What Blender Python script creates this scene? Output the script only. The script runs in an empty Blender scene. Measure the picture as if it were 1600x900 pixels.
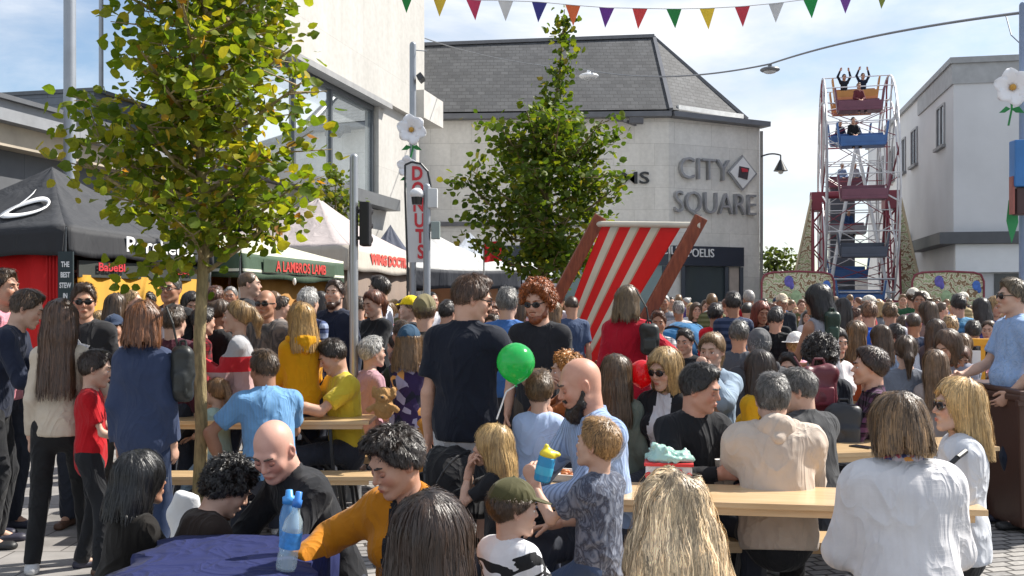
import bpy, bmesh, math, random
import numpy as np
from mathutils import Vector, Matrix
random.seed(11); rng = np.random.default_rng(5)
SC = bpy.context.scene; COL = SC.collection
R = math.radians
# ------------------------------------------------------------------ camera, sky, sun, exposure
CAM_H = 1.65; F = 1600.0; HOR = 475.0
cd = bpy.data.cameras.new('camera'); cam = bpy.data.objects.new('camera', cd); COL.objects.link(cam)
cd.sensor_width = 36; cd.lens = 36; cd.clip_end = 2000; cd.clip_start = 0.05
cd.shift_y = (HOR - 450) / 1600.0
cam.location = (0, 0, CAM_H); cam.rotation_euler = (R(90), 0, 0); SC.camera = cam
SUN_AZ, SUN_EL = 66.0, 47.0          # azimuth from +Y towards +X
w = bpy.data.worlds.new('World'); SC.world = w; w.use_nodes = True
nt = w.node_tree; nt.nodes.clear()
def N(t, **kw):
    n = nt.nodes.new(t)
    for k, v in kw.items(): setattr(n, k, v)
    return n
sky = N('ShaderNodeTexSky', sky_type='NISHITA'); sky.sun_disc = False
sky.sun_elevation = R(SUN_EL); sky.sun_rotation = R(SUN_AZ); sky.air_density = 1.0; sky.dust_density = 0.6; sky.ozone_density = 1.2
tc = N('ShaderNodeTexCoord'); mp = N('ShaderNodeMapping'); mp.inputs['Scale'].default_value = (1.0, 1.0, 3.2); mp.inputs['Location'].default_value = (0.4, 2.1, 0.2)
ns = N('ShaderNodeTexNoise'); ns.inputs['Scale'].default_value = 2.1; ns.inputs['Detail'].default_value = 9; ns.inputs['Roughness'].default_value = .58; ns.inputs['Distortion'].default_value = .25
rp = N('ShaderNodeValToRGB'); rp.color_ramp.elements[0].position = .385; rp.color_ramp.elements[1].position = .6
ns2 = N('ShaderNodeTexNoise'); ns2.inputs['Scale'].default_value = 5.0; ns2.inputs['Detail'].default_value = 6
rp2 = N('ShaderNodeValToRGB'); rp2.color_ramp.elements[0].color = (4.4, 4.9, 5.6, 1); rp2.color_ramp.elements[1].color = (7.0, 7.1, 7.3, 1)
rp2.color_ramp.elements[0].position = .3; rp2.color_ramp.elements[1].position = .62
mx = N('ShaderNodeMix', data_type='RGBA'); bg = N('ShaderNodeBackground'); bg.inputs['Strength'].default_value = .094
out = N('ShaderNodeOutputWorld'); L = nt.links.new
L(tc.outputs['Generated'], mp.inputs[0]); L(mp.outputs[0], ns.inputs[0]); L(mp.outputs[0], ns2.inputs[0]); L(ns.outputs[0], rp.inputs[0]); L(ns2.outputs[0], rp2.inputs[0])
L(rp.outputs[0], mx.inputs[0]); L(sky.outputs[0], mx.inputs[6]); L(rp2.outputs[0], mx.inputs[7]); L(mx.outputs[2], bg.inputs[0]); L(bg.outputs[0], out.inputs[0])
sl = bpy.data.lights.new('sun', 'SUN'); so = bpy.data.objects.new('sun', sl); COL.objects.link(so)
sl.energy = 4.8; sl.angle = R(.6); sl.color = (1, .95, .87)
sd = Vector((math.sin(R(SUN_AZ)) * math.cos(R(SUN_EL)), math.cos(R(SUN_AZ)) * math.cos(R(SUN_EL)), math.sin(R(SUN_EL))))
so.rotation_euler = sd.to_track_quat('Z', 'Y').to_euler(); so.location = (10, 10, 30)
vs = SC.view_settings; vs.view_transform = 'Standard'; vs.look = 'None'; vs.exposure = 0.8; vs.gamma = 1
SC.cycles.max_bounces = 6; SC.cycles.diffuse_bounces = 3; SC.cycles.transparent_max_bounces = 8
SC.cycles.use_denoising = True

def at(px, py, D):
    "world point seen at photo pixel (px, py) at depth D"
    return Vector(((px - 800) / F * D, D, CAM_H - (py - HOR) / F * D))
def X(px, D): return (px - 800) / F * D
def Z(py, D): return CAM_H - (py - HOR) / F * D

# ------------------------------------------------------------------ materials
MATS = {}
def newmat(name):
    m = bpy.data.materials.new(name); m.use_nodes = True
    return m, m.node_tree, m.node_tree.nodes['Principled BSDF']
def c4(c): return (c[0], c[1], c[2], 1)
def hx(h):
    "sRGB hex to linear"
    v = [int(h[i:i + 2], 16) / 255 for i in (0, 2, 4)]
    return tuple(x / 12.92 if x <= .04045 else ((x + .055) / 1.055) ** 2.4 for x in v)
def bump(t, b, hsock, strength=.3, dist=.01):
    bp = t.nodes.new('ShaderNodeBump'); bp.inputs['Strength'].default_value = strength; bp.inputs['Distance'].default_value = dist
    t.links.new(hsock, bp.inputs['Height']); t.links.new(bp.outputs[0], b.inputs['Normal']); return bp
def noise(t, scale, detail=3, vec=None, rough=.55, dist=0, mscale=None):
    n = t.nodes.new('ShaderNodeTexNoise'); n.inputs['Scale'].default_value = scale; n.inputs['Detail'].default_value = detail
    n.inputs['Roughness'].default_value = rough; n.inputs['Distortion'].default_value = dist
    if vec is None: vec = t.nodes.new('ShaderNodeTexCoord').outputs['Object']
    if mscale:
        m = t.nodes.new('ShaderNodeMapping'); m.inputs['Scale'].default_value = mscale; t.links.new(vec, m.inputs[0]); vec = m.outputs[0]
    t.links.new(vec, n.inputs[0]); return n
def ramp(t, fac, stops, interp='LINEAR'):
    r = t.nodes.new('ShaderNodeValToRGB'); cr = r.color_ramp; cr.interpolation = interp
    while len(cr.elements) < len(stops): cr.elements.new(.5)
    for e, (p, c) in zip(cr.elements, stops): e.position = p; e.color = c4(c)
    t.links.new(fac, r.inputs[0]); return r.outputs[0]
def mul(t, a, b, fac=1.0, mode='MULTIPLY'):
    m = t.nodes.new('ShaderNodeMix'); m.data_type = 'RGBA'; m.blend_type = mode; m.inputs[0].default_value = fac
    for s, v in ((6, a), (7, b)):
        if isinstance(v, (tuple, list)): m.inputs[s].default_value = c4(v)
        else: t.links.new(v, m.inputs[s])
    return m.outputs[2]
def rgbnode(t, c):
    n = t.nodes.new('ShaderNodeRGB'); n.outputs[0].default_value = c4(c); return n.outputs[0]
def mth(t, op, a, b=None):
    m = t.nodes.new('ShaderNodeMath'); m.operation = op
    for i, v in enumerate((a, b)):
        if v is None: continue
        if isinstance(v, (int, float)): m.inputs[i].default_value = v
        else: t.links.new(v, m.inputs[i])
    return m.outputs[0]
def sepxyz(t, vec=None):
    s = t.nodes.new('ShaderNodeSeparateXYZ'); vec = vec or t.nodes.new('ShaderNodeTexCoord').outputs['Object']
    t.links.new(vec, s.inputs[0]); return s.outputs

def paint(c, rough=.5, metal=0, var=.12, vs_=3.0, bs=.0, bsc=40, name='paint', spec=.5, coat=0):
    k = ('paint', c, rough, metal, var, vs_, bs, bsc, spec, coat)
    if k in MATS: return MATS[k]
    m, t, b = newmat(name)
    n = noise(t, vs_, 5)
    col = ramp(t, n.outputs[0], [(.3, tuple(x * (1 - var) for x in c)), (.7, tuple(min(1, x * (1 + var)) for x in c))])
    t.links.new(col, b.inputs['Base Color']); b.inputs['Roughness'].default_value = rough; b.inputs['Metallic'].default_value = metal
    b.inputs['Specular IOR Level'].default_value = spec; b.inputs['Coat Weight'].default_value = coat
    if bs: bump(t, b, noise(t, bsc, 4).outputs[0], bs, .01)
    MATS[k] = m; return m

def cloth(c, kind='plain', c2=(.5, .5, .5), c3=(.1, .1, .1), rough=.85, sc=1.0, name='cloth', sheen=.08, stripes=None):
    k = ('cloth', c, kind, c2, c3, rough, sc, stripes)
    if k in MATS: return MATS[k]
    m, t, b = newmat(name + '_' + kind)
    base = rgbnode(t, c); o = sepxyz(t)
    if kind == 'bands':      # horizontal colour bands given as (z, colour) stops over body height
        mr = mth(t, 'MULTIPLY', o[2], 1 / 2.0)
        base = ramp(t, mr, [(z / 2.0, cc) for z, cc in stripes], 'CONSTANT')
    elif kind == 'stripe':   # fine horizontal stripes
        v = mth(t, 'FRACT', mth(t, 'MULTIPLY', o[2], 14 * sc)); base = ramp(t, v, [(0, c), (.5, c2)], 'CONSTANT')
    elif kind == 'pin':
        v = mth(t, 'FRACT', mth(t, 'MULTIPLY', o[0], 55 * sc)); base = ramp(t, v, [(0, c), (.62, c2)], 'CONSTANT')
    elif kind == 'plaid':
        v1 = ramp(t, mth(t, 'FRACT', mth(t, 'MULTIPLY', o[0], 16 * sc)), [(0, (1, 1, 1)), (.5, c2), (.85, c3)], 'CONSTANT')
        v2 = ramp(t, mth(t, 'FRACT', mth(t, 'MULTIPLY', o[2], 16 * sc)), [(0, (1, 1, 1)), (.5, c2), (.85, c3)], 'CONSTANT')
        base = mul(t, mul(t, base, v1), v2)
    elif kind == 'blotch':
        n = noise(t, 9 * sc, 3, dist=1.5); base = ramp(t, n.outputs[0], [(0, c), (.43, c2), (.52, c3), (.58, c)], 'CONSTANT')
    elif kind == 'floral':
        vt = t.nodes.new('ShaderNodeTexVoronoi'); vt.inputs['Scale'].default_value = 11 * sc
        t.links.new(t.nodes.new('ShaderNodeTexCoord').outputs['Object'], vt.inputs[0])
        base = ramp(t, sepxyz(t, vt.outputs['Color'])[0], [(0, c), (.3, c2), (.5, c3), (.7, c), (.85, (.75, .35, .1))], 'CONSTANT')
    elif kind == 'knit':
        v = mth(t, 'FRACT', mth(t, 'MULTIPLY', o[2], 70)); v2 = mth(t, 'FRACT', mth(t, 'MULTIPLY', o[0], 45)); rib = mth(t, 'MULTIPLY', mth(t, 'SINE', mth(t, 'MULTIPLY', o[0], 130)), mth(t, 'LESS_THAN', mth(t, 'ABSOLUTE', o[0]), .06))
    elif kind == 'tiedye':
        n = noise(t, 13 * sc, 5, dist=2.5, mscale=(1, 1, .7)); base = ramp(t, n.outputs[0], [(.35, c), (.47, c2), (.53, c3), (.62, c)])
    big = noise(t, 7, 4, rough=.6)
    base = mul(t, base, ramp(t, big.outputs[0], [(.3, (.86, .86, .87)), (.7, (1, 1, 1))]))
    t.links.new(base, b.inputs['Base Color']); b.inputs['Roughness'].default_value = rough
    b.inputs['Specular IOR Level'].default_value = .25
    b.inputs['Sheen Weight'].default_value = sheen; b.inputs['Sheen Roughness'].default_value = .5
    fold = noise(t, 4.2, 2.5, dist=1.3, mscale=(1.6, 1.6, .85)); fold.noise_type = 'RIDGED_MULTIFRACTAL'; fold.inputs['Gain'].default_value = 1.6; fold.inputs['Offset'].default_value = .85; fold.normalize = True
    wv = noise(t, 260, 2)
    h = mth(t, 'ADD', mth(t, 'MULTIPLY', fold.outputs[0], 1.0), mth(t, 'MULTIPLY', wv.outputs[0], .05 if kind != 'knit' else .02))
    if kind == 'knit':
        h = mth(t, 'ADD', h, mth(t, 'ADD', mth(t, 'MULTIPLY', mth(t, 'MULTIPLY', v, v2), .14), mth(t, 'MULTIPLY', rib, .12)))
    bump(t, b, h, .4, .03)
    MATS[k] = m; return m

def skinmat(c):
    k = ('skin', c)
    if k in MATS: return MATS[k]
    m, t, b = newmat('skin')
    a = t.nodes.new('ShaderNodeAttribute'); a.attribute_name = 'tint'
    n = noise(t, 22, 4)
    col = mul(t, mul(t, c, a.outputs['Color']), ramp(t, n.outputs[0], [(.3, (.9, .84, .82)), (.7, (1, 1, 1))]))
    t.links.new(col, b.inputs['Base Color']); b.inputs['Roughness'].default_value = .52
    b.inputs['Subsurface Weight'].default_value = .0; b.inputs['Specular IOR Level'].default_value = .4
    bump(t, b, noise(t, 190, 3).outputs[0], .12, .003)
    MATS[k] = m; return m

def hairmat(c, gloss=.42):
    k = ('hair', c, gloss)
    if k in MATS: return MATS[k]
    m, t, b = newmat('hair')
    a = t.nodes.new('ShaderNodeAttribute'); a.attribute_name = 'tint'
    n = noise(t, 40, 3, mscale=(2.2, 2.2, .5), dist=.6)
    col = mul(t, mul(t, c, a.outputs['Color']), ramp(t, n.outputs[0], [(.32, (.6, .58, .57)), (.66, (1.2, 1.18, 1.12))]))
    t.links.new(col, b.inputs['Base Color']); b.inputs['Roughness'].default_value = gloss; b.inputs['Specular IOR Level'].default_value = .6
    bump(t, b, n.outputs[0], .35, .008)
    MATS[k] = m; return m

# ------------------------------------------------------------------ object helpers
def link(o, parent=None):
    COL.objects.link(o)
    if parent is not None: o.parent = parent
    return o
def tag(o, label=None, cat=None, group=None, kind=None):
    if label: o['label'] = label
    if cat: o['category'] = cat
    if group: o['group'] = group
    if kind: o['kind'] = kind
    return o
def empty(name, loc=(0, 0, 0), rz=0, label=None, cat=None, group=None):
    o = bpy.data.objects.new(name, None); o.empty_display_size = .2; COL.objects.link(o)
    o.location = loc; o.rotation_euler = (0, 0, rz); return tag(o, label, cat, group)
def np_mesh(name, V, Q, mats, midx=None, smooth=True, tint=None, T=None):
    "V (n,3), Q (m,4) quads, T optional triangles"
    me = bpy.data.meshes.new(name); V = np.ascontiguousarray(V, dtype=np.float32)
    nq = 0 if Q is None else len(Q); ntri = 0 if T is None else len(T)
    me.vertices.add(len(V)); me.vertices.foreach_set('co', V.ravel())
    li = np.concatenate(([] if not nq else [Q.ravel()]) + ([] if not ntri else [T.ravel()])).astype(np.int32)
    tot = np.concatenate([np.full(nq, 4), np.full(ntri, 3)]).astype(np.int32); st = np.concatenate([[0], np.cumsum(tot)[:-1]]).astype(np.int32)
    me.loops.add(len(li)); me.loops.foreach_set('vertex_index', li)
    me.polygons.add(nq + ntri); me.polygons.foreach_set('loop_start', st); me.polygons.foreach_set('loop_total', tot)
    for m in (mats if isinstance(mats, (list, tuple)) else [mats]): me.materials.append(m)
    if midx is not None: me.polygons.foreach_set('material_index', np.asarray(midx, dtype=np.int32))
    me.polygons.foreach_set('use_smooth', np.full(nq + ntri, smooth, dtype=bool))
    me.update(calc_edges=True)
    if tint is not None:
        at_ = me.color_attributes.new('tint', 'FLOAT_COLOR', 'POINT')
        c = np.ones((len(V), 4), dtype=np.float32); c[:, :3] = tint; at_.data.foreach_set('color', c.ravel())
    return me
class MB:
    "collects simple solids, then links them as ONE mesh object"
    def __init__(s): s.bm = bmesh.new(); s.mi = 0
    def _done(s, geom_v):
        fs = set()
        for v in geom_v:
            for f in v.link_faces: fs.add(f)
        for f in fs: f.material_index = s.mi
    def box(s, c, size, rz=0, M=None, bev=0):
        mt = Matrix.Translation(c) @ Matrix.Rotation(rz, 4, 'Z') if M is None else M
        r = bmesh.ops.create_cube(s.bm, size=1, matrix=mt @ Matrix.Diagonal((size[0], size[1], size[2], 1)))
        if bev:
            es = list({e for v in r['verts'] for e in v.link_edges}); vs0 = r['verts']
            rr = bmesh.ops.bevel(s.bm, geom=es, offset=bev, segments=2, affect='EDGES', profile=.6)
            s._done(rr['verts'] if rr['verts'] else vs0)
        else: s._done(r['verts'])
        return s
    def bar(s, a, b, w, h=None, up=(0, 0, 1), bev=0):
        "rectangular bar from a to b"
        a = Vector(a); b = Vector(b); h = h or w; d = b - a; l = d.length; d.normalize(); u = Vector(up)
        if abs(d.dot(u)) > .98: u = Vector((0, 1, 0))
        sx = d.cross(u).normalized(); uu = sx.cross(d)
        M = Matrix(((sx.x, d.x, uu.x, 0), (sx.y, d.y, uu.y, 0), (sx.z, d.z, uu.z, 0), (0, 0, 0, 1))); M.translation = (a + b) / 2
        return s.box(None, (w, l, h), M=M, bev=bev)
    def tube(s, a, b, r, r2=None, seg=10):
        a = Vector(a); b = Vector(b); d = b - a; l = d.length
        if l < 1e-6: return s
        q = d.to_track_quat('Z', 'Y').to_matrix().to_4x4()
        q.translation = (a + b) / 2
        rr = bmesh.ops.create_cone(s.bm, cap_ends=True, segments=seg, radius1=r, radius2=r if r2 is None else r2, depth=l, matrix=q); s._done(rr['verts'])
        return s
    def path(s, pts, r, seg=6):
        for a, b in zip(pts[:-1], pts[1:]): s.tube(a, b, r, seg=seg)
        return s
    def ball(s, c, r, seg=12, M=None):
        sx = (r, r, r) if isinstance(r, (int, float)) else r
        mt = (Matrix.Translation(c) if M is None else M) @ Matrix.Diagonal((*sx, 1))
        rr = bmesh.ops.create_uvsphere(s.bm, u_segments=seg, v_segments=max(6, seg * 2 // 3), radius=1, matrix=mt); s._done(rr['verts']); return s
    def poly(s, pts):
        vs = [s.bm.verts.new(p) for p in pts]; f = s.bm.faces.new(vs); f.material_index = s.mi; return f
    def prism(s, pts, off):
        "closed prism: polygon pts extruded by vector off"
        off = Vector(off); a = [s.bm.verts.new(p) for p in pts]; b = [s.bm.verts.new(Vector(p) + off) for p in pts]; n = len(pts)
        fs = [s.bm.faces.new(a), s.bm.faces.new(b[::-1])] + [s.bm.faces.new((a[i], b[i], b[(i + 1) % n], a[(i + 1) % n])) for i in range(n)]
        for f in fs: f.material_index = s.mi
        return s
    def build(s, name, mats, parent=None, smooth=False, bevmod=0, fixn=True):
        if fixn: bmesh.ops.recalc_face_normals(s.bm, faces=s.bm.faces)
        me = bpy.data.meshes.new(name); s.bm.to_mesh(me); s.bm.free()
        for m in (mats if isinstance(mats, (list, tuple)) else [mats]): me.materials.append(m)
        if smooth:
            me.polygons.foreach_set('use_smooth', np.ones(len(me.polygons), dtype=bool))
            try: me.set_sharp_from_angle(angle=R(40))
            except Exception: pass
        o = bpy.data.objects.new(name, me); link(o, parent)
        if bevmod:
            b = o.modifiers.new('b', 'BEVEL'); b.width = bevmod; b.segments = 2; b.limit_method = 'ANGLE'
        return o
def text_mesh(s, size, depth, name, mat, parent, M, bold=0.0, width=1.0, align='CENTER'):
    "a word as solid lettering; M places it (x right, y up, z out)"
    cu = bpy.data.curves.new(name, 'FONT'); cu.body = s; cu.size = size; cu.extrude = depth; cu.align_x = align; cu.align_y = 'CENTER'
    cu.offset = bold; cu.resolution_u = 3; cu.space_character = 1.0
    o = bpy.data.objects.new(name, cu); COL.objects.link(o)
    dg = bpy.context.evaluated_depsgraph_get(); me = bpy.data.meshes.new_from_object(o.evaluated_get(dg))
    COL.objects.unlink(o); bpy.data.objects.remove(o)
    me.transform(M @ Matrix.Diagonal((width, 1, 1, 1))); me.materials.clear(); me.materials.append(mat); me.name = name
    ob = bpy.data.objects.new(name, me); link(ob, parent); return ob
def frame3(o, x, y):
    "4x4 with origin o, x axis x, y axis y"
    x = Vector(x).normalized(); y = Vector(y); z = x.cross(y).normalized(); y = z.cross(x)
    M = Matrix(((x.x, y.x, z.x, 0), (x.y, y.y, z.y, 0), (x.z, y.z, z.z, 0), (0, 0, 0, 1))); M.translation = Vector(o); return M
def copy_tree(o, parent=None):
    c = o.copy(); COL.objects.link(c)
    if parent is not None: c.parent = parent
    for ch in list(o.children): copy_tree(ch, c)
    return c
# ------------------------------------------------------------------ implicit surfaces for people
NL = rng.random((24, 24, 24)).astype(np.float32) * 2 - 1
def vnoise(x, y, z):
    xi = np.floor(x).astype(int); yi = np.floor(y).astype(int); zi = np.floor(z).astype(int)
    fx = x - xi; fy = y - yi; fz = z - zi
    fx = fx * fx * (3 - 2 * fx); fy = fy * fy * (3 - 2 * fy); fz = fz * fz * (3 - 2 * fz)
    r = 0
    for a in (0, 1):
        for b in (0, 1):
            for c in (0, 1):
                r = r + NL[(xi + a) % 24, (yi + b) % 24, (zi + c) % 24] * (fx if a else 1 - fx) * (fy if b else 1 - fy) * (fz if c else 1 - fz)
    return r
def v3(*a): return np.array(a, dtype=float)
def nrm(v): v = np.asarray(v, float); return v / (np.linalg.norm(v) + 1e-12)
def P_cone(a, b, ra, rb, ca=False, cb=False):
    a = np.asarray(a, float); b = np.asarray(b, float); m = max(ra, rb) + .01
    d = b - a; L2 = max(d @ d, 1e-9); u = d / math.sqrt(L2)
    def f(x, y, z):
        px, py, pz = x - a[0], y - a[1], z - a[2]
        w = px * d[0] + py * d[1] + pz * d[2]; t = np.clip(w / L2, 0, 1)
        q = np.sqrt((px - t * d[0]) ** 2 + (py - t * d[1]) ** 2 + (pz - t * d[2]) ** 2) - (ra + (rb - ra) * t)
        if ca: q = np.maximum(q, -w / math.sqrt(L2))
        if cb: q = np.maximum(q, w / math.sqrt(L2) - math.sqrt(L2))
        return q
    return f, np.minimum(a, b) - m, np.maximum(a, b) + m
def P_ecap(a, b, ra, rb, lat, q=.7, ca=False, cb=False):
    a = np.asarray(a, float); b = np.asarray(b, float); m = max(ra, rb) + .01
    w = b - a; l = np.linalg.norm(w); w = w / max(l, 1e-6); lat = nrm(np.asarray(lat) - (np.asarray(lat) @ w) * w); dp = np.cross(w, lat)
    def f(x, y, z):
        px, py, pz = x - a[0], y - a[1], z - a[2]
        U = px * lat[0] + py * lat[1] + pz * lat[2]; V = (px * dp[0] + py * dp[1] + pz * dp[2]) / q; W = px * w[0] + py * w[1] + pz * w[2]
        t = np.clip(W, 0, l); d = (np.sqrt(U * U + V * V + (W - t) ** 2) - (ra + (rb - ra) * t / max(l, 1e-6))) * (q ** .6)
        if ca: d = np.maximum(d, -W)
        if cb: d = np.maximum(d, W - l)
        return d
    return f, np.minimum(a, b) - m, np.maximum(a, b) + m
def P_ell(c, r, A=None, cut=None):
    c = np.asarray(c, float); r = np.asarray(r, float); m = r.max() + .01
    def f(x, y, z):
        px, py, pz = x - c[0], y - c[1], z - c[2]
        if A is not None: px, py, pz = [px * A[i][0] + py * A[i][1] + pz * A[i][2] for i in range(3)]
        k0 = np.sqrt((px / r[0]) ** 2 + (py / r[1]) ** 2 + (pz / r[2]) ** 2) + 1e-6
        k1 = np.sqrt((px / r[0] ** 2) ** 2 + (py / r[1] ** 2) ** 2 + (pz / r[2] ** 2) ** 2) + 1e-6
        d = k0 * (k0 - 1) / k1
        if cut is not None: d = np.maximum(d, cut(x, y, z))
        return d
    return f, c - m, c + m
def P_box(c, hs, r=.02):
    c = np.asarray(c, float); hs = np.asarray(hs, float) - r
    def f(x, y, z):
        dx, dy, dz = np.abs(x - c[0]) - hs[0], np.abs(y - c[1]) - hs[1], np.abs(z - c[2]) - hs[2]
        return np.sqrt(np.maximum(dx, 0) ** 2 + np.maximum(dy, 0) ** 2 + np.maximum(dz, 0) ** 2) + np.minimum(np.maximum(np.maximum(dx, dy), dz), 0) - r
    return f, c - hs - r - .01, c + hs + r + .01
class Grid:
    def __init__(s, lo, hi, h):
        s.h = h; s.lo = np.asarray(lo, float); n = np.ceil((np.asarray(hi) - s.lo) / h).astype(int) + 2
        s.ax = [(s.lo[i] + h * np.arange(n[i])) for i in range(3)]; s.F = np.full(n, 9.0, dtype=np.float32)
    def _sl(s, lo, hi, pad):
        sl = []
        for i in range(3):
            a = int((lo[i] - pad - s.lo[i]) / s.h); b = int((hi[i] + pad - s.lo[i]) / s.h) + 2
            a = max(a, 0); b = min(b, len(s.ax[i]))
            if b <= a: return None
            sl.append(slice(a, b))
        return tuple(sl)
    def put(s, prim, k=.02, op='u'):
        f, lo, hi = prim; sl = s._sl(lo, hi, k + s.h * 2)
        if sl is None: return s
        d = f(s.ax[0][sl[0]][:, None, None], s.ax[1][sl[1]][None, :, None], s.ax[2][sl[2]][None, None, :])
        A = s.F[sl]
        if op == 'u':
            hh = np.maximum(k - np.abs(A - d), 0) / k; s.F[sl] = np.minimum(A, d) - hh * hh * k * .25
        elif op == 's':
            d = -d; hh = np.maximum(k - np.abs(A - d), 0) / k; s.F[sl] = np.maximum(A, d) + hh * hh * k * .25
        return s
    def clip(s, fn):
        s.F = np.maximum(s.F, fn(s.ax[0][:, None, None], s.ax[1][None, :, None], s.ax[2][None, None, :])).astype(np.float32); return s
    def displace(s, amp, sc, off=0, fn=None):
        idx = np.nonzero(np.abs(s.F) < amp * 3 + s.h * 2.5)
        if len(idx[0]) == 0: return s
        x, y, z = [s.ax[i][idx[i]] for i in range(3)]
        v = vnoise(x * sc[0] + off, y * sc[1] + off, z * sc[2] + off) * amp if fn is None else fn(x, y, z)
        s.F[idx] += v; return s
    def surf(s):
        Fd = s.F; Fd[0] = Fd[-1] = 9; Fd[:, 0] = Fd[:, -1] = 9; Fd[:, :, 0] = Fd[:, :, -1] = 9
        B = Fd < 0; nx, ny, nz = Fd.shape
        c = np.zeros((nx - 1, ny - 1, nz - 1), dtype=np.int8)
        offs = [(i, j, k) for i in (0, 1) for j in (0, 1) for k in (0, 1)]
        for i, j, k in offs: c += B[i:nx - 1 + i, j:ny - 1 + j, k:nz - 1 + k]
        act = np.nonzero((c > 0) & (c < 8)); n = len(act[0])
        if n == 0: return np.zeros((0, 3)), np.zeros((0, 4), int)
        ids = np.full(c.shape, -1, dtype=np.int64); ids[act] = np.arange(n)
        val = np.stack([Fd[act[0] + i, act[1] + j, act[2] + k] for i, j, k in offs], 1)
        P = np.zeros((n, 3)); W = np.zeros(n); o = np.array(offs, float)
        for a in range(8):
            for b in range(a + 1, 8):
                if np.abs(o[a] - o[b]).sum() != 1: continue
                fa, fb = val[:, a], val[:, b]; m = (fa < 0) != (fb < 0)
                t = np.where(m, fa / np.where(m, fa - fb, 1), 0)
                P += np.where(m[:, None], o[a] + (o[b] - o[a]) * t[:, None], 0); W += m
        P = P / W[:, None]; V = s.lo + (np.stack(act, 1) + P) * s.h
        Q = []
        for axis in range(3):
            sl0 = [slice(None)] * 3; sl1 = [slice(None)] * 3; sl0[axis] = slice(0, -1); sl1[axis] = slice(1, None)
            e = B[tuple(sl0)] != B[tuple(sl1)]; I = np.array(np.nonzero(e)).T
            if len(I) == 0: continue
            o1, o2 = [(1, 2), (2, 0), (0, 1)][axis]
            d1 = np.zeros(3, int); d1[o1] = 1; d2 = np.zeros(3, int); d2[o2] = 1
            I = I[(I[:, o1] > 0) & (I[:, o2] > 0) & (I[:, o1] < Fd.shape[o1] - 1) & (I[:, o2] < Fd.shape[o2] - 1)]
            g = lambda J: ids[J[:, 0], J[:, 1], J[:, 2]]
            q = np.stack([g(I - d1 - d2), g(I - d2), g(I), g(I - d1)], 1)
            pos = B[I[:, 0], I[:, 1], I[:, 2]]     # inside at low end: normal along +axis
            q = np.where(pos[:, None], q, q[:, ::-1]); Q.append(q)
        Q = np.concatenate(Q); Q = Q[(Q >= 0).all(1)]
        return V, Q
    def sample(s, P):
        g = (P - s.lo) / s.h; n = np.array(s.F.shape) - 2; g = np.clip(g, 0.001, n); i = np.floor(g).astype(int); f = g - i; r = 0
        for a in (0, 1):
            for b in (0, 1):
                for c in (0, 1):
                    r = r + np.minimum(s.F[i[:, 0] + a, i[:, 1] + b, i[:, 2] + c], .2) * (f[:, 0] if a else 1 - f[:, 0]) * (f[:, 1] if b else 1 - f[:, 1]) * (f[:, 2] if c else 1 - f[:, 2])
        return r
    def grad(s, P):
        e = s.h; g = np.stack([s.sample(P + d) - s.sample(P - d) for d in (v3(e, 0, 0), v3(0, e, 0), v3(0, 0, e))], 1)
        return g / (np.linalg.norm(g, axis=1)[:, None] + 1e-9)
def join_parts(parts):
    "parts: list of (V, Q, midx, tint)"
    V, Q, M_, T_ = [], [], [], []; o = 0
    for v, q, m, t in parts:
        if len(v) == 0: continue
        V.append(v); Q.append(q + o); M_.append(np.full(len(q), m) if np.isscalar(m) else m)
        tt = np.ones((len(v), 3)); tt[:] = t; T_.append(tt); o += len(v)
    return np.concatenate(V), np.concatenate(Q), np.concatenate(M_), np.concatenate(T_)
def sphere_np(c, r, n=10):
    c = np.asarray(c, float); th = np.linspace(0, math.pi, n // 2 + 2)[1:-1]; ph = np.linspace(0, 2 * math.pi, n, endpoint=False)
    V = [c + np.array([math.sin(a) * math.cos(b), math.cos(a), math.sin(a) * math.sin(b)]) * r for a in th for b in ph]; m = len(th); Q = []
    for i in range(m - 1):
        for j in range(n): Q.append([i * n + j, i * n + (j + 1) % n, (i + 1) * n + (j + 1) % n, (i + 1) * n + j])
    V.append(c + v3(0, r, 0)); V.append(c - v3(0, r, 0)); a, b = len(V) - 2, len(V) - 1
    for j in range(0, n, 2): Q.append([a, (j + 2) % n, (j + 1) % n, j]); k = (m - 1) * n; Q.append([b, k + j, k + (j + 1) % n, k + (j + 2) % n])
    return np.array(V), np.array(Q)

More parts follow.
